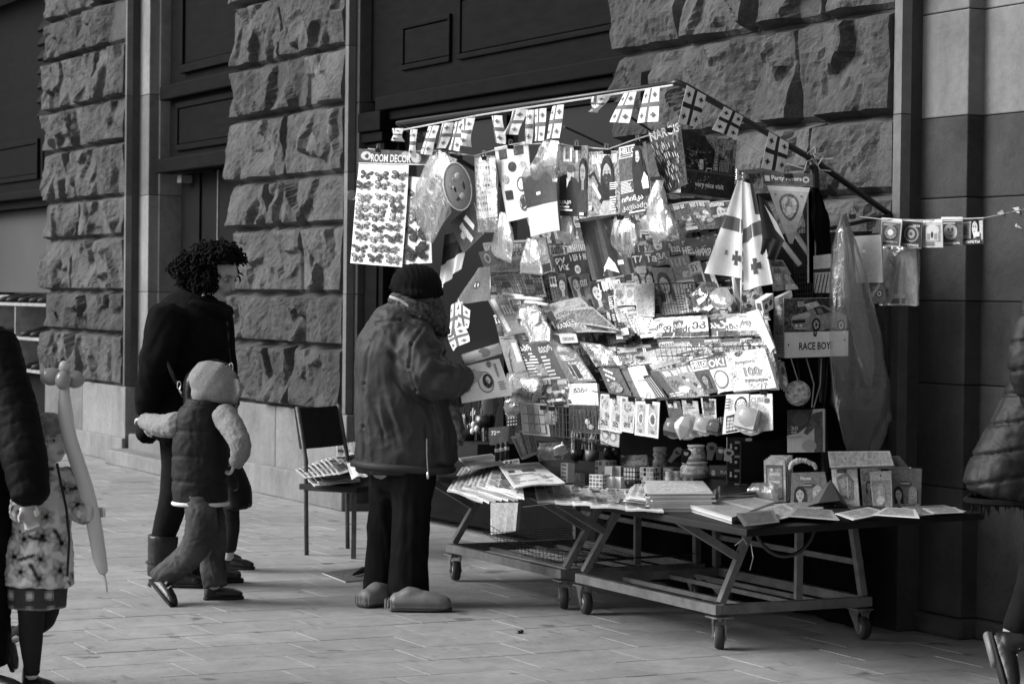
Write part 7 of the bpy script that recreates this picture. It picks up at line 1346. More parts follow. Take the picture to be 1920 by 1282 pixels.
solid('knit_hat', fuse(hat, .007, 2, lambda V: .0022*np.sin((V@unit(R0+F0*.4))*260)*np.cos(V[:, 2]*30)), KNIT, man)
scf = [loft(px3(D, (738, 562, -.05), (766, 574, -.12), (802, 592, -.11), (834, 622, -.03)), R_(D, 14, 16, 18, 14)), loft(px3(D, (742, 556, .06), (780, 568, .12), (824, 592, .08)), R_(D, 13, 15, 14)), loft(px3(D, (770, 550), (788, 590), (792, 612)), R_(D, (44, 46), (50, 50), (46, 48)))]
solid('scarf', fuse(scf, .010, 2, folds(.012, 12)), SCARF, man)
m = MB(); m.tube(px3(D-.155, (730, 556), (750, 563), (772, 578), (788, 594)), .0065, WHITEC, 8); m.build('scarf_edge', man, smooth=True)
m = MB(); m.tube(px3(D-.2, (846, 750), (856, 780), (866, 815), (862, 835)), [.02, .024, .022, .014], SCARF, 9); m.build('scarf_end', man, smooth=True)
mgz = thing('open_magazine', 'open cookery magazine with a bowl picture held up by the old man', 'magazine', at(905, 750, D-.2))
nrm = unit(-F0+R0*.1+U0*.35); p0 = at(905, 710, D-.12)
def mq(px): return [hitp(x, y, p0, nrm) for x, y in px]
E = [('r', .0, .0, 1, 1, .86, .05), ('e', .56, .55, .17, .30, .3), ('e', .56, .55, .145, .26, .75), ('e', .60, .53, .11, .20, .07, 1), ('e', .61, .5, .05, .1, .5, .9), ('l', .05, .1, .4, .4, 7, .3), ('l', .08, .55, .3, .75, 5, .35), ('t', 'ENSALADA', .82, .12, .06, .36, .12, 90), ('e', .72, .1, .06, .09, .35, .6), ('l', .8, .6, .95, .85, 4, .35)]
s = Sheet(mq([(858, 690), (936, 672), (960, 741), (866, 756)]), t=.004, bend=.006); s.base(PAPER, .86); [s.draw(e) for e in E]; s.mb.build('page', mgz)
s = Sheet(mq([(866, 664), (934, 644), (940, 667), (868, 690)]), t=.003, bend=.0, nv=8); nrm2 = s.N
m = MB(); a_, b_ = (s.A+s.D)/2+nrm2*.02, (s.B+s.C)/2+nrm2*.02; m.tube([a_, (a_+b_)/2, b_], .026, PAPER, 14, .74); m.build('rolled_page', mgz, smooth=True)
m = MB(); m.ball((a_+b_)/2+nrm2*.024+R0*.01, (.03, .004, .022), PAPER, 12, 6, .35, axes=(R0, nrm2, U0)); m.build('printed_bowl', mgz)

# ---------------------------------------------------------------- the woman with curly hair
D = 11.95; wo = person('woman in a black wool coat with curly dark hair walking beside two children', hz(335, 1100, 0))
hp, HW = head(at(409, 513, D), 42*D/F, unit(R0*.80-F0*.46-U0*.40), skin=.4)
body = hp+[loft(px3(D, (380, 590), (400, 550)), R_(D, 26, 26)), loft(px3(D, (355, 610), (352, 700), (345, 800)), R_(D, (48, 60), (50, 58), (48, 56))), loft(px3(D, (310, 610, -.18), (292, 700, -.2), (272, 778, -.16)), R_(D, 24, 19, 13)), loft(px3(D, (395, 620, .18), (410, 720, .2), (425, 800, .1)), R_(D, 22, 18, 13)),
     loft(px3(D, (330, 800, -.05), (325, 930, -.05), (301, 1010, -.05), (300, 1080, -.05)), R_(D, 30, 22, 15, 13)), loft(px3(D, (365, 800, .08), (385, 940, .08), (372, 1075, .08)), R_(D, 32, 24, 15))]+hand(at(272, 778, D-.16), -U0+R0*.1, R0, 1.0, .9, 1)
solid('body', fuse(body, .009, 1), SKIN, wo, face_ink(HW, .33)); eyes(HW, wo)
ct = [loft(px3(D, (378, 556), (362, 600), (352, 660), (350, 740), (335, 800), (322, 826)), R_(D, (46, 52), (72, 74), (80, 78), (82, 76), (78, 80), (70, 84)), 20, cap=.06), loft(px3(D, (318, 590, -.2), (298, 660, -.25), (282, 730, -.22), (274, 772, -.17)), R_(D, 40, 34, 28, 21)), loft(px3(D, (402, 590, .16), (416, 680, .2), (424, 780, .12)), R_(D, 34, 28, 22)), loft(px3(D, (290, 790), (270, 822)), R_(D, (24, 60), (18, 62)), cap=.1)]
solid('coat', fuse(ct, .013, 2, folds(.012, 5, (1, 1, .5), 7, .7)), BLACKW, wo)
solid('collar', fuse([loft(px3(D, (336, 578, -.08), (362, 574, -.12), (402, 584, -.10), (428, 594, -.03)), R_(D, 15, 17, 15, 11)), loft(px3(D, (345, 562, .05), (385, 572, .13), (430, 586, .06)), R_(D, 16, 17, 13)), loft(px3(D, (388, 562), (412, 596)), R_(D, (26, 34), (24, 30)))], .011, 2, folds(.008, 12)), KNIT, wo)
solid('leggings', fuse([loft(px3(D, (332, 800, -.05), (334, 880, -.05), (322, 950, -.05), (305, 1010, -.05), (300, 1045, -.05)), R_(D, 36, 32, 27, 23, 22)), loft(px3(D, (362, 800, .08), (380, 920, .09), (378, 1030, .08)), R_(D, 38, 29, 24))], .012, 2, folds(.004, 9)), TROUS, wo)
for (kx, top, an, d) in ((0, (306, 1004, -.05), (300, 1096, -.05), unit(R0*.95-F0*.2)), (1, (378, 1010, .08), (372, 1090, .1), unit(R0*.9+F0*.2))):
    a = at(an[0], an[1], D+an[2]); a = V3(a[0], a[1], 0.0); t = at(top[0], top[1], D+top[2])
    P = [loft([t, t*.45+a*.55+U0*.02, a+U0*.05], R_(D, (29, 31), (26, 28), (24, 27)), 16, cap=.03), loft([a+U0*.045-d*.01, a+d*.10+U0*.04, a+d*.2+U0*.032], [(.05, .045), (.05, .042), (.036, .03)], 14, .03, U0)]
    b = solid('boot', fuse(P, .009, 2, folds(.004, 14)), LEATHER, wo)
    v, f = loft([a+U0*.012-d*.05, a+d*.08+U0*.012, a+d*.22+U0*.012], [(.042, .012), (.046, .012), (.036, .012)], 12, .04, U0); m = MB(); m.add(v, f, SOLE); m.build('sole', b, smooth=True)
    m = MB(); c = a+U0*.12; m.tube([c+(R0*math.cos(q_)+F0*math.sin(q_))*.066 for q_ in np.linspace(0, 6.283, 16)], .007, LEATHER, 6); m.tube([c-F0*.072+R0*.01, c-F0*.072+R0*.03], .008, CHROME, 6); m.build('buckle_strap', b)
hm = MB(); r = random.Random(77); hc = at(390, 493, D+.02); hv, hf = blob(hc, (50*D/F, 46*D/F, 36*D/F)); hm.add(hv, hf, HAIR); hv, hf = blob(at(414, 482, D-.03), (32*D/F, 42*D/F, 17*D/F)); hm.add(hv, hf, HAIR)
for k in range(560):
    th, ph = r.uniform(0, 6.283), math.acos(r.uniform(-.75, 1)); n_ = R0*math.sin(ph)*math.cos(th)+F0*math.sin(ph)*math.sin(th)+U0*math.cos(ph)
    if np.dot(n_, HW['f']) > .40 and np.dot(n_, U0) < .30: continue
    sp_ = r.uniform(.9, 1.08); p = hc+R0*(n_.dot(R0)*60*sp_+max(0, n_.dot(U0))*18)*D/F+F0*n_.dot(F0)*52*sp_*D/F+U0*n_.dot(U0)*45*sp_*D/F; e1 = unit(np.cross(n_, (r.uniform(-1, 1), r.uniform(-1, 1), r.uniform(-1, 1)))); e2 = np.cross(n_, e1); pts = []; L = r.uniform(.03, .07); rad = r.uniform(.010, .017); dr = unit(-U0*.8+n_*.5+e1*.4)
    for i in range(11): a = i*.95+k; pts.append(p-n_*.01+dr*L*i/10+(e1*math.cos(a)+n_*math.sin(a))*rad)
    hm.tube(pts, [.0052]*10+[.002], HAIR, 5)
hc2 = at(414, 482, D-.03)
for k in range(240):
    th, ph = r.uniform(0, 6.283), math.acos(r.uniform(-.35, 1)); n_ = R0*math.sin(ph)*math.cos(th)+F0*math.sin(ph)*math.sin(th)+U0*math.cos(ph)
    if np.dot(n_, HW['f']) > .72: continue
    p = hc2+(R0*n_.dot(R0)*38+F0*n_.dot(F0)*47+U0*n_.dot(U0)*22)*D/F; e1 = unit(np.cross(n_, (r.uniform(-1, 1), r.uniform(-1, 1), r.uniform(-1, 1)))); pts = []; L = r.uniform(.02, .05); rad = r.uniform(.009, .015); dr = unit(R0*r.uniform(-.6, .8)+n_*.35+e1*.4-U0*.3)
    for i in range(11): a = i*.95+k; pts.append(p-n_*.008+dr*L*i/10+(e1*math.cos(a)+n_*math.sin(a))*rad)
    hm.tube(pts, [.005]*10+[.002], HAIR, 5)
hc3 = at(384, 514, D-.06)
for k in range(170):
    th, ph = r.uniform(0, 6.283), math.acos(r.uniform(-1, 1)); n_ = R0*math.sin(ph)*math.cos(th)+F0*math.sin(ph)*math.sin(th)+U0*math.cos(ph)
    p = hc3+(R0*n_.dot(R0)*24+F0*n_.dot(F0)*26+U0*n_.dot(U0)*34)*D/F; e1 = unit(np.cross(n_, (r.uniform(-1, 1), r.uniform(-1, 1), r.uniform(-1, 1)))); pts = []; L = r.uniform(.02, .05); rad = r.uniform(.009, .015); dr = unit(-U0*.8+n_*.35+e1*.4)
    for i in range(11): a = i*.95+k; pts.append(p-n_*.008+dr*L*i/10+(e1*math.cos(a)+n_*math.sin(a))*rad)
    hm.tube(pts, [.005]*10+[.002], HAIR, 5)
hm.build('curly_hair', wo, smooth=True)
m = MB(); m.tube(px3(D-.3, (312, 676), (322, 700), (332, 718)), .012, LEATHER, 6); ms = m; m = MB(); m.tube(px3(D-.02, (424, 600), (428, 650), (432, 680)), .006, LEATHER, 6)
bagT = thing('handbag', 'black handbag on a strap with bright clips, carried by the woman', 'handbag', at(395, 760, D-.3))
m.build('strap', bagT, smooth=True); ms.build('strap', bagT, smooth=True)
solid('bag_body', fuse([loft(px3(D-.28, (356, 760), (364, 712), (402, 692), (430, 712), (438, 760)), R_(D, (12, 30), (18, 34), (20, 34), (18, 34), (12, 30))), loft(px3(D-.28, (362, 750), (432, 750)), R_(D, (34, 30), (32, 30)))], .012, 3, folds(.006, 9)), LEATHER, bagT)
for (x, y) in ((336, 722), (433, 688)):
    m = MB(); c = at(x, y, D-.31); m.tube([c+R0*.008*math.cos(q_)+U0*.018*math.sin(q_) for q_ in np.linspace(0, 6.283, 14)], .004, CHROME, 6); m.tube([c-U0*.02, c-U0*.04+R0*.012], .005, CHROME, 6); m.build('clip_ring', bagT)
m = MB(); m.tube(px3(D-.3, (340, 738), (352, 752)), .008, LEATHER, 6); m.build('lower_strap', bagT)

# ---------------------------------------------------------------- the second child, half hidden behind the boy
D = 12.6; c2 = person('small child in a dark skirt and laced boots, half hidden behind the boy', hz(430, 1066, 0))
hp, H2 = head(at(404, 790, D), 34*D/F, unit(R0*.9+F0*.2), child=True)
solid('body', fuse(hp+[loft(px3(D, (402, 850), (404, 820)), R_(D, 16, 16)), loft(px3(D, (405, 860), (420, 900), (430, 940)), R_(D, 26, 28, 28)), loft(px3(D, (428, 940, -.03), (432, 990, -.03), (428, 1046, -.03)), R_(D, 15, 13, 10)), loft(px3(D, (412, 940, .06), (410, 990, .06), (404, 1040, .06)), R_(D, 15, 13, 10)), loft(px3(D, (410, 850, -.12), (430, 890, -.14), (440, 915, -.1)), R_(D, 11, 10, 8)), loft(px3(D, (405, 850, .12), (420, 895, .14), (440, 920, .1)), R_(D, 11, 10, 8))], .009, 1), SKIN, c2, face_ink(H2, .4)); eyes(H2, c2)
solid('coat', fuse([loft(px3(D, (404, 836), (420, 870), (440, 920), (445, 950)), R_(D, (24, 26), (30, 30), (32, 36), (30, 38)), 18, cap=.15), loft(px3(D, (404, 850, -.1), (428, 890, -.15), (438, 912, -.1)), R_(D, 15, 14, 12))], .011, 2, folds(.008, 9, (1, 1, .4), 2)), PUFF, c2)
solid('hood', fuse([blob(at(402, 786, D), (36*D/F, 38*D/F, 36*D/F))], .01, 1), BLACKW, c2)
solid('tights', fuse([loft(px3(D, (429, 940, -.03), (433, 985, -.03), (428, 1030, -.03)), R_(D, 19, 17, 15)), loft(px3(D, (412, 940, .06), (412, 990, .06), (406, 1030, .06)), R_(D, 19, 16, 14))], .009, 1, folds(.003, 16)), TIGHTS, c2)
for (x, y) in ((424, 1066), (402, 1054)): g = hz(x, y, 0); shoe(g, unit(R0*.95-F0*.15), U0, .72, LEATHER, SOLE, c2, 'boot', .17, True)

# ---------------------------------------------------------------- the boy in the padded vest
D = 11.3; boy = person('boy in a dark padded vest with a grey hood reaching back to the woman', hz(390, 1122, 0))
hp, HB_ = head(at(405, 716, D), 38*D/F, unit(R0*.82+F0*.5-U0*.35), child=True)
aL = px3(D, (335, 796, -.02), (300, 800, .12), (270, 788, .28)); aR = px3(D, (418, 782, -.06), (452, 832, -.16), (440, 866, -.08))
body = hp+[loft(px3(D, (385, 775), (398, 745)), R_(D, 20, 20)), loft(px3(D, (378, 790), (376, 860), (376, 945)), R_(D, (36, 34), (38, 34), (36, 36))), loft(aL, R_(D, 15, 12, 9)), loft(aR, R_(D, 15, 12, 9)), loft(px3(D, (368, 945, -.05), (366, 1030, -.1), (306, 1085, -.05)), R_(D, 22, 17, 11)), loft(px3(D, (388, 945, .05), (398, 1030, .05), (402, 1100, .03)), R_(D, 22, 17, 11))]
body += hand(aL[2], unit(aL[2]-aL[1]), -U0, .62, .7, 1)+hand(aR[2], unit(R0*-.2-U0*.6+F0*.3), R0*-.6, .62, .7, 1)
solid('body', fuse(body, .007, 1), SKIN, boy, face_ink(HB_, .4)); eyes(HB_, boy)
vest = [loft(px3(D, (384, 758), (378, 785), (376, 830), (375, 890), (376, 938)), R_(D, (34, 40), (50, 46), (53, 50), (53, 52), (52, 50)), 20, cap=.05)]
V = solid('vest', fuse(vest, .009, 2, quilt(0.10, .118, .007, folds(.008, 10, (1, 1, .8), 4))), VEST, boy)
m = MB(); m.tube([at(376, 943, D)+R0*51*D/F*math.cos(t)+F0*49*D/F*math.sin(t) for t in np.linspace(0, 2*math.pi, 36)], .010, WHITEC, 8, caps=False); m.build('vest_hem', boy, smooth=True)
slv = folds(.007, 11, (1, 1, 1), 6, .7)
solid('sleeve', fuse([loft(px3(D, (418, 776, -.08), (438, 806, -.15), (452, 838, -.19), (444, 866, -.10)), R_(D, 24, 23, 20, 15))], .007, 1, slv), FLEECE, boy)
solid('sleeve', fuse([loft(px3(D, (335, 796, -.03), (302, 798, .10), (272, 790, .27)), R_(D, 24, 22, 16))], .007, 1, slv), FLEECE, boy)
hood = [loft(px3(D, (374, 700), (396, 716), (418, 730), (436, 744)), R_(D, (30, 36), (43, 47), (38, 46), (22, 38)), 20), blob(at(386, 736, D), (28*D/F, 38*D/F, 28*D/F)), loft(px3(D, (444, 712, -.05), (449, 734, -.09), (440, 756, -.06)), R_(D, 5, 6, 5))]
solid('hood', fuse(hood, .008, 3, folds(.004, 6, (1, 1, 1), 8, .6)), FLEECE, boy)
solid('vest_collar', fuse([loft(px3(D, (388, 752), (385, 778)), R_(D, (38, 40), (42, 42)), 20, cap=.05)], .007, 2, folds(.004, 12)), VEST, boy)
jn = [loft(px3(D, (372, 935, -.05), (378, 985, -.10), (362, 1032, -.12), (330, 1062, -.08), (298, 1086, -.04)), R_(D, (29, 32), (30, 31), (27, 27), (24, 23), (23, 22)), 16, cap=.1), loft(px3(D, (390, 935, .05), (398, 1000, .06), (398, 1050, .05), (404, 1098, .03)), R_(D, (27, 30), (27, 28), (24, 24), (23, 24)), 16, cap=.1)]
solid('jeans', fuse(jn, .0075, 2, folds(.008, 9, (1, 1, 1), 9, .8)), DENIM, boy)
solid('sock', fuse([loft(px3(D, (300, 1084, -.04), (292, 1098, -.04)), R_(D, 13, 11))], .007, 1), WHITEC, boy)
g = hz(396, 1124, 0); shoe(g, unit(R0*.93+F0*.25), U0, .72, LEATHER, SOLE, boy, 'shoe', .08)
toe = hz(318, 1137, 0); heel = at(283, 1094, D-.05); dd = unit(toe-heel); u_ = unit(U0*.6+R0*.8); sh = shoe(heel+dd*.03, dd, u_, .80, LEATHER, SOLE, boy, 'shoe', .08)
m = MB()
for i in range(3): o = heel+dd*(.05+.035*i)+u_*(.062-.01*i); m.tube([o-F0*.035, o+u_*.012, o+F0*.03], .006, WHITEC, 6)
m.build('shoe_strap', sh)

# ---------------------------------------------------------------- the girl with the balloon
D = 8.75; girl = person('small girl in a flowered coat and knitted hat holding a long balloon', hz(60, 1290, 0))
hp, HG = head(at(94, 832, D), 41*D/F, unit(R0*.62-F0*.66+U0*.22), child=True)
gaR = px3(D, (124, 900, .04), (140, 952, -.02), (166, 965, -.10)); gaL = px3(D, (62, 890, -.05), (52, 950, -.14), (58, 962, -.2))
body = hp+[loft(px3(D, (86, 900), (90, 868)), R_(D, 18, 19)), loft(px3(D, (88, 900), (80, 980), (74, 1090)), R_(D, (36, 32), (40, 36), (42, 38))), loft(gaR, R_(D, 15, 13, 9)), loft(gaL, R_(D, 15, 13, 9)), loft(px3(D, (60, 1090, -.04), (58, 1180, -.04), (60, 1268, -.04)), R_(D, 24, 19, 12)), loft(px3(D, (86, 1090, .05), (80, 1160, .08), (22, 1195, .2)), R_(D, 22, 18, 12))]
body += hand(at(168, 962, D-.03), unit(R0*.9-F0*.1+U0*.1), -F0, .55, .75, 1)+hand(at(44, 956, D-.22), unit(R0*.75+U0*.05-F0*.1), -U0*.3-F0, .55, .9, 1)
solid('body', fuse(body, .0055, 1), SKIN, girl, face_ink(HG, .6)); eyes(HG, girl)
gc = [loft(px3(D, (90, 874), (84, 910), (78, 980), (72, 1050), (70, 1092)), R_(D, (30, 30), (48, 42), (56, 52), (66, 62), (70, 66)), 22, cap=.06), loft(px3(D, (120, 890, .04), (138, 945, -.02), (162, 966, -.10)), R_(D, 24, 24, 19)), loft(px3(D, (62, 892, -.06), (42, 945, -.14), (40, 964, -.18)), R_(D, 24, 24, 20))]
Vg, Fg = fuse(gc, .0058, 2, folds(.010, 8, (1, 1, .7), 5, .7)); rg = random.Random(9)
blooms = []
for _ in range(2500):
    c = Vg[rg.randrange(len(Vg))]
    if all(np.linalg.norm(c-b[0]) > .062 for b in blooms): blooms.append((c, rg.uniform(.030, .046), rg.uniform(0, 6)))
def flower_ink(V):
    o = np.full(len(V), .62)
    for c, r, a in blooms:
        d = V-c; L = np.linalg.norm(d, axis=1); th = np.arctan2(d[:, 2], d@R0)+a; rr = r*(1+.28*np.cos(th*5)); o = np.where(L < rr, .33+.13*np.cos(th*5), o); o = np.where(L < r*.30, .012, o)
    for c, r, a in blooms[::2]:
        d = V-c-R0*.05; o = np.where((np.abs(d@unit(R0*math.cos(a)+U0*math.sin(a))) < .006) & (np.linalg.norm(d, axis=1) < .035), .05, o)
    return o
G = MB(); G.add(Vg, Fg, CLOTH, .6); iv = flower_ink(Vg); G.c = [(float(np.mean(iv[list(f)])), .05) for f in Fg]; coat = G.build('flowered_coat', girl, smooth=True)
m = MB(); m.tube(px3(D-.17, (107, 868), (113, 900), (124, 950), (130, 1010), (126, 1080)), .005, TIGHTS, 5); m.build('zip_edge', coat)
sk_ = fuse([loft(px3(D, (68, 1080), (66, 1135)), R_(D, (60, 56), (58, 52)), 20, cap=.06)], .009, 2, folds(.006, 12, (1, 1, .3))); Gs = MB(); Gs.add(sk_[0], sk_[1], CLOTH, .1)
def skirt_ink(V): x = (V-girl_o)@R0; z = V[:, 2]; return np.where(np.abs(z-np.min(z)) < .012, .3, np.where((np.sin(x*90) > .55) & (np.sin(z*110) > .0), .5, .08))
girl_o = hz(60, 1290, 0); iv = skirt_ink(sk_[0]); Gs.c = [(float(np.mean(iv[list(f)])), .1) for f in sk_[1]]; Gs.build('patterned_skirt', girl, smooth=True)
solid('tights', fuse([loft(px3(D, (60, 1110, -.04), (58, 1185, -.04), (60, 1262, -.04)), R_(D, 29, 23, 15)), loft(px3(D, (88, 1110, .05), (82, 1160, .08), (24, 1192, .2)), R_(D, 27, 22, 14))], .008, 1, folds(.002, 18)), TIGHTS, girl)
shoe(hz(56, 1292, 0), unit(R0*.8-F0*.55), U0, .62, LEATHER, SOLE, girl, 'boot', .13, True)
a = at(14, 1198, D+.2); shoe(a-R0*.03, unit(-U0*.85+R0*.35-F0*.2), unit(R0*.7+U0*.4), .62, LEATHER, SOLE, girl, 'boot', .11, True)
m = MB(); m.ball(at(16, 1190, D+.19), (.03, .03, .02), WHITEC, 10, 8); m.build('boot_lining', girl, smooth=True)
hc = at(88, 812, D+.02); up_ = unit(U0-R0*.35)
def hatd(V): d = V-hc; th = np.arctan2(d@R0, d@F0); return .003*np.sin(th*26+np.sin(d[:, 2]*160)*1.2)+.002*np.sin(d[:, 2]*170)
solid('knit_hat', fuse([blob(hc, (44*D/F, 45*D/F, 38*D/F), (unit(R0+U0*.35), F0, up_), 24, 16)], .005, 1, hatd), WOOLHAT, girl)
# the balloon: long tube with a flower of small twisted bubbles at its top
bl = thing('balloon', 'long pale twisting balloon with a flower of bubbles at its top', 'balloon', at(160, 900, D-.06))
RB = mat_plain('pale_latex', .5, .22, .04, 6, spec=.5); RB2 = mat_plain('grey_latex', .24, .18, .05, 6, spec=.6)
DB = D-.07
v, f = loft(px3(DB, (121, 722), (122, 770), (130, 820), (146, 870), (162, 920), (176, 980), (186, 1040), (194, 1072)), R_(DB, 9, 14, 14.5, 14.5, 14.5, 14.5, 13.5, 9), 16); m = MB(); m.add(v, f, RB); m.build('long_tube', bl, smooth=True)
m = MB(); m.tube(px3(DB, (195, 1076), (199, 1092), (201, 1110)), [.005, .0035, .003], RB, 7); m.build('tail_tip', bl, smooth=True)
for (x, y, rx, ry, dd) in ((96, 706, 21, 17, 0), (118, 713, 15, 18, -.04), (140, 711, 19, 17, .01), (118, 702, 16, 15, .06)):
    m = MB(); m.ball(at(x, y, DB+dd), (rx*DB/F, 14*DB/F, ry*DB/F), RB2, 16, 12, axes=(R0, F0, U0)); m.build('bubble', bl, smooth=True)
m = MB(); m.ball(at(120, 688, DB), (10*DB/F, 10*DB/F, 12*DB/F), RB, 14, 10, axes=(R0, F0, U0)); m.build('top_bubble', bl, smooth=True)

# ---------------------------------------------------------------- the adult at the left edge leading the girl
D = 8.72; ad = person('adult in a black quilted coat at the left edge holding the girl\'s hand', hz(-70, 1300, 0))
hp, HA = head(at(-62, 520, D), 56*D/F, unit(R0*.8-F0*.5), skin=.4)
aw = at(54, 942, D-.2)
body = hp+[loft(px3(D, (-64, 620), (-62, 570)), R_(D, 30, 30)), loft(px3(D, (-66, 640), (-66, 780), (-66, 930)), R_(D, (70, 50), (72, 52), (66, 54))), loft(px3(D, (0, 660, -.02), (30, 800, -.1), (54, 940, -.2)), R_(D, 26, 22, 16)), loft(px3(D, (-130, 660, .02), (-150, 800, .1), (-140, 940, .05)), R_(D, 26, 22, 16)), loft(px3(D, (-40, 930), (-30, 1100), (-28, 1280)), R_(D, 38, 30, 20)), loft(px3(D, (-95, 930), (-110, 1100), (-120, 1280)), R_(D, 38, 30, 20))]
body += hand(aw, unit(-U0*.9+R0*.15), R0*.2-F0*.9, .9, .8, 1)
solid('body', fuse(body, .0085, 1), SKIN, ad, face_ink(HA, .3)); eyes(HA, ad)
solid('hair', fuse([blob(at(-70, 500, D+.03), (62*D/F, 60*D/F, 66*D/F)), loft(px3(D, (-100, 530), (-106, 610)), R_(D, (40, 54), (36, 44)))], .012, 1, folds(.012, 16, (1, 1, .3))), HAIR, ad)
ax_ = unit(at(70, 935, D-.2)-at(10, 680, D)); o_ = at(10, 680, D)
ct = [loft(px3(D, (-64, 590), (-64, 640), (-66, 780), (-66, 950), (-66, 1120), (-64, 1240)), R_(D, (46, 44), (84, 62), (88, 72), (88, 74), (86, 74), (84, 72)), 22, cap=.1)]
solid('quilted_coat', fuse(ct, .012, 2, quilt(.05, .075, .010, folds(.008, 9, (1, 1, 1), 2))), PUFF2, ad)
solid('sleeve', fuse([loft(px3(D, (-8, 640, 0), (20, 740, -.08), (44, 850, -.17), (58, 930, -.21)), R_(D, 40, 42, 42, 36), 18)], .009, 2, quilt(0, .07, .005, folds(.008, 10, (1, 1, 1), 3), ax_, o_)), PUFF2, ad)
solid('trousers', fuse([loft(px3(D, (-40, 1150), (-30, 1280)), R_(D, 36, 28)), loft(px3(D, (-95, 1150), (-118, 1280)), R_(D, 36, 28))], .012, 1), TROUS, ad)
for x in (-36, -128): shoe(hz(x, 1302, 0), unit(R0*.8-F0*.5), U0, 1.0, LEATHER, SOLE, ad)

# ---------------------------------------------------------------- the walker leaving at the right edge
D = 8.95; wk = person('walker in a black quilted jacket leaving the picture at the right edge', hz(1990, 1300, 0))
hp, HK = head(at(2010, 420, D), 54*D/F, unit(R0*.9-F0*.3), skin=.4)
body = hp+[loft(px3(D, (2000, 520), (2006, 470)), R_(D, 30, 30)), loft(px3(D, (1996, 550), (1980, 700), (1968, 860)), R_(D, (66, 50), (66, 50), (64, 52))), loft(px3(D, (1960, 570, -.16), (1935, 690, -.2), (1975, 800, -.22)), R_(D, 26, 22, 16)), loft(px3(D, (2040, 570, .16), (2050, 690, .2), (2090, 790, .2)), R_(D, 26, 22, 16)), loft(px3(D, (1962, 860, -.05), (1950, 1040, -.05), (1898, 1190, -.03)), R_(D, 36, 30, 20)), loft(px3(D, (1995, 860, .08), (2040, 1060, .08), (2050, 1270, .08)), R_(D, 36, 30, 20))]+hand(at(1975, 800, D-.22), unit(R0-U0*.3), F0, .95, .6, 1)+hand(at(2090, 790, D+.2), unit(R0-U0*.3), F0, .95, .6, 1)
solid('body', fuse(body, .009, 1), SKIN, wk, face_ink(HK, .3)); eyes(HK, wk)
solid('hair', fuse([blob(at(2000, 405, D+.02), (58*D/F, 56*D/F, 58*D/F)), loft(px3(D, (1968, 430), (1962, 500)), R_(D, (34, 46), (30, 40)))], .012, 1, folds(.01, 16, (1, 1, .3))), HAIR, wk)
ct = [loft(px3(D, (2000, 505), (1996, 560), (1978, 690), (1944, 800), (1912, 880), (1894, 930)), R_(D, (44, 42), (74, 60), (72, 70), (82, 76), (92, 80), (92, 82)), 24, cap=.15), loft(px3(D, (1960, 560, -.17), (1932, 680, -.24), (1972, 800, -.24)), R_(D, 40, 40, 30)), loft(px3(D, (2040, 565, .17), (2056, 690, .22), (2090, 785, .2)), R_(D, 40, 40, 30))]
qa = unit(U0*.93-R0*.22)
solid('quilted_jacket', fuse(ct, .009, 1, quilt(0, .098, .013, folds(.010, 7, (1, 1, 1), 5), qa, at(1894, 940, D))), PUFF, wk)
fm = MB(); r = random.Random(5)
for k in range(70):
    t = r.uniform(0, 6.283); p = at(1900, 950, D)+R0*.165*math.cos(t)+F0*.15*math.sin(t)-R0*.0+U0*.012*math.sin(t*3); d = -U0+R0*r.uniform(-.5, .6)+F0*r.uniform(-.3, .3); fm.tube([p+U0*.03, p+d*r.uniform(.005, .022)], [.006, .001], HAIR, 4)
fm.tube([at(1898, 948, D)+R0*.17*math.cos(t)+F0*.152*math.sin(t)+U0*.02 for t in np.linspace(0, 6.283, 30)], .012, HAIR, 6); fm.build('fur_hem', wk)
solid('trousers', fuse([loft(px3(D, (1958, 850, -.05), (1955, 1040, -.05), (1905, 1180, -.03)), R_(D, 44, 38, 28)), loft(px3(D, (1998, 850, .08), (2040, 1060, .08), (2050, 1262, .08)), R_(D, 44, 38, 28))], .012, 1, folds(.006, 8)), TROUS, wk)
toe = hz(1884, 1312, 0); heel = at(1852, 1190, D-.02); dd = unit(toe-heel); u_ = unit(R0*.9+U0*.3); sh = shoe(heel+dd*.05, dd, u_, 1.02, LEATHER, SOLE, wk, 'boot', .12, True)
v, f = loft([heel+dd*.0-u_*.004, heel+dd*.12-u_*.004], [(.036, .014), (.036, .014)], 12, .04, u_); m = MB(); m.add(v, f, CLOG); m.build('pale_heel_sole', sh, smooth=True)
shoe(hz(2044, 1300, 0), unit(R0*.95-F0*.2), U0, 1.02, LEATHER, SOLE, wk, 'boot', .12, True)

# ================================================================== the chair with papers, board on the ground
def gp(lat, dep): return CAM*V3(1, 1, 0)+R0*lat+F0*dep
RL, RR_, FL_ = hz(575, 1040, 0), hz(652, 1028, 0), hz(663, 1047, 0); FR_ = RR_+FL_-RL; SZ = .405
ch = thing('chair', 'old metal chair with a black fabric back piled with newspapers', 'chair', (RL+FR_)/2)
back = unit(RL-FL_); VIN = mat_plain('black_canvas', .010, .85, .4, 30, .4, 160); CST = mat_plain('worn_chair_steel', .06, .45, .5, 20, .3, 60)
for p in (RL, RR_):
    m = MB(); m.tube([p, p+U0*SZ*1.0-back*-.01, p+U0*.52+back*.01, p+U0*.82+back*.075], .0125, CST, 8); m.build('rear_post', ch, smooth=True)
for p in (FL_, FR_):
    m = MB(); m.bar(p, p+U0*(SZ-.02), .026, .026, CST, up=tuple(R0)); m.build('front_leg', ch)
m = MB(); c = (RL+FR_)/2; e1 = unit(RR_-RL); e2 = unit(FL_-RL); w1 = np.linalg.norm(RR_-RL)/2+.03; w2 = np.linalg.norm(FL_-RL)/2+.035; vs = []; fs = []
N_ = 10
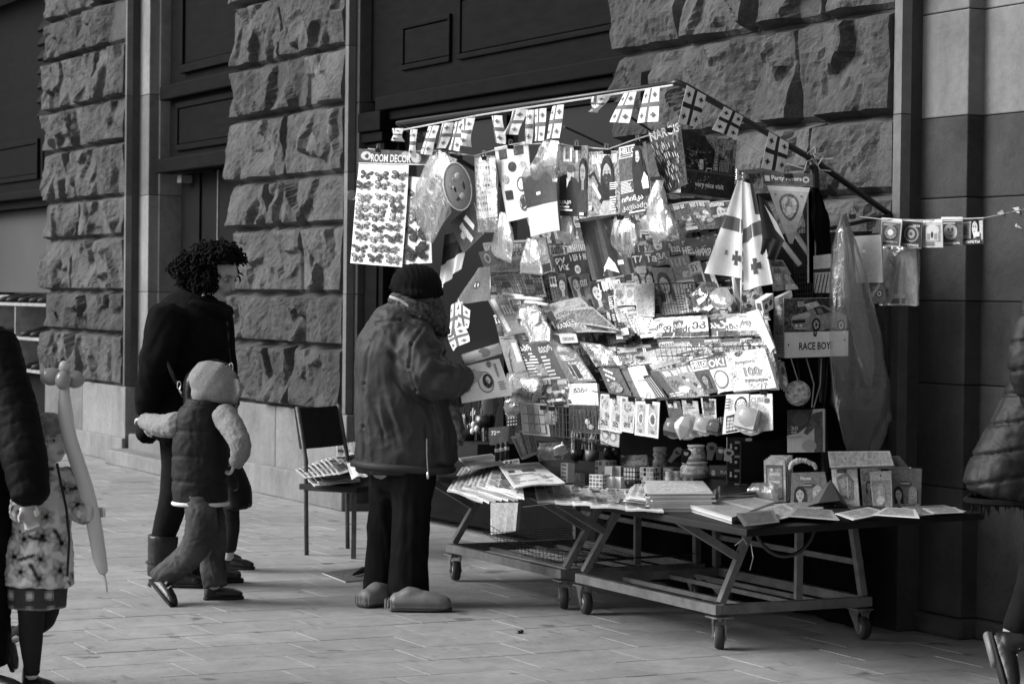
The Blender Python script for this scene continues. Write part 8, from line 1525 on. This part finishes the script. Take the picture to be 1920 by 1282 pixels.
for i in range(N_+1):
    for k in range(N_+1):
        u, v_ = 2*i/N_-1, 2*k/N_-1; vs.append(c+e1*u*w1+e2*v_*w2+U0*(SZ+.012*(1-max(abs(u), abs(v_))**4)-.01))
for i in range(N_):
    for k in range(N_): a = i*(N_+1)+k; fs.append((a, a+1, a+N_+2, a+N_+1))
b0 = len(vs); vs += [p-U0*.03 for p in vs[:b0]]; fs += [tuple(b0+i for i in f[::-1]) for f in fs[:]]
ring = [i*(N_+1) for i in range(N_+1)]+[N_*(N_+1)+k for k in range(1, N_+1)]+[i*(N_+1)+N_ for i in range(N_-1, -1, -1)]+[k for k in range(N_-1, 0, -1)]
for i in range(len(ring)): a, b = ring[i], ring[(i+1) % len(ring)]; fs.append((a, b, b0+b, b0+a))
m.add(vs, fs, VIN); m.build('seat', ch, smooth=False)
s = Sheet([RL+U0*.815+back*.072-e1*.01, RR_+U0*.815+back*.072+e1*.01, RR_+U0*.59+back*.03+e1*.01, RL+U0*.59+back*.03-e1*.01], t=.018, bend=-.03, nu=10); s.base(VIN, .3); s.mb.build('backrest', ch)
m = MB()
for p, q_ in ((RL, FL_), (FL_, FR_), (RR_, FR_)): m.bar(p+U0*(SZ-.035), q_+U0*(SZ-.035), .018, .022, CST)
m.build('seat_rail', ch)
cp_ = random.Random(31)
for k in range(10):
    z = SZ+.022+.0085*k
    f0 = [(562+9*k*(k < 6)+40*(k >= 6)+4*k, 885-7.2*k*.55), (640+3*k, 878-4*k), (676-1*k, 898-4.2*k), (590+5*k*(k < 6)+(k >= 6)*44+2*k, 906-4.4*k)]
    lay(f0, W8[k] if k < 9 else 'topmost', z, ink=(.6, .5, .68, .45, .62, .7, .55, .66, .5, .7)[k], grp='newspapers piled on the chair', t=.007, droop=-.008, wave=.004)['label'] = (W8[k] if k < 9 else 'topmost')+' newspaper in the pile on the chair seat'
for k in range(8):
    lay([(553+8*k, 880-3.0*k), (600+8*k, 866-2*k), (622+8*k, 884-1.6*k), (572+9*k, 892-1.0*k)], 'x', SZ+.055+.004*k, ink=(.66, .5, .7, .55, .7, .6, .72, .6)[k], grp='fanned newspapers on the chair', t=.004, droop=-.012)['label'] = W8[k]+' newspaper of the fan spilling over the left of the chair'
lay([(630, 832), (668, 828), (672, 852), (632, 856)], 'small folded paper on top of the chair pile nearest the old man', SZ+.12, ink=.55, name='newspaper', wave=.006, t=.012)
lay([(650, 868), (672, 866), (690, 893), (660, 896)], 'white sheet sticking out of the chair pile against the jacket', SZ+.115, E=[], ink=.78, t=.002, wave=.01)
lay([(586, 896), (618, 893), (632, 902), (594, 906)], 'white book on the chair seat under the newspapers', SZ+.012, E=[], name='book', ink=.75, t=.018)
lay([(604, 1073), (700, 1060), (716, 1084), (648, 1090)], 'flat grey board lying on the paving beside the old man', .006, E=[('r', .02, .02, .98, .98, .16, .5)], name='board', ink=.16, t=.005)
m = MB(); m.tube([hz(662, 1076, .02), hz(680, 1068, .03), hz(700, 1066, .02)], [.008, .018, .012], RUBBER, 8); tag(m.build('rubber_strap', smooth=True), 'dark rubber strap lying on the grey board', 'strap')
m = MB(); m.ball(hz(972, 1184, .006), (.016, .012, .007), CLIP, 8, 6); m.ball(hz(978, 1183, .008), (.01, .01, .008), CLIP, 8, 6); tag(m.build('litter'), 'small dark piece of litter alone on the paving', 'litter')
tag(sheet('sticky_note', 'torn white sticker on the dark timber left of the old man', 'sticker', [(663, 522), (670, 524), (672, 548), (665, 550)], ('Y', .085), [], None, PAPER, .7, t=.001))
m = MB(); m.ball(hy(659, 366, -1.0), (.028, .006, .028), FILM, 12, 8, axes=(R0, F0, U0)); tag(m.build('bubble_packet', smooth=True), 'small round clear packet at the left edge of the butterfly stickers', 'packet')
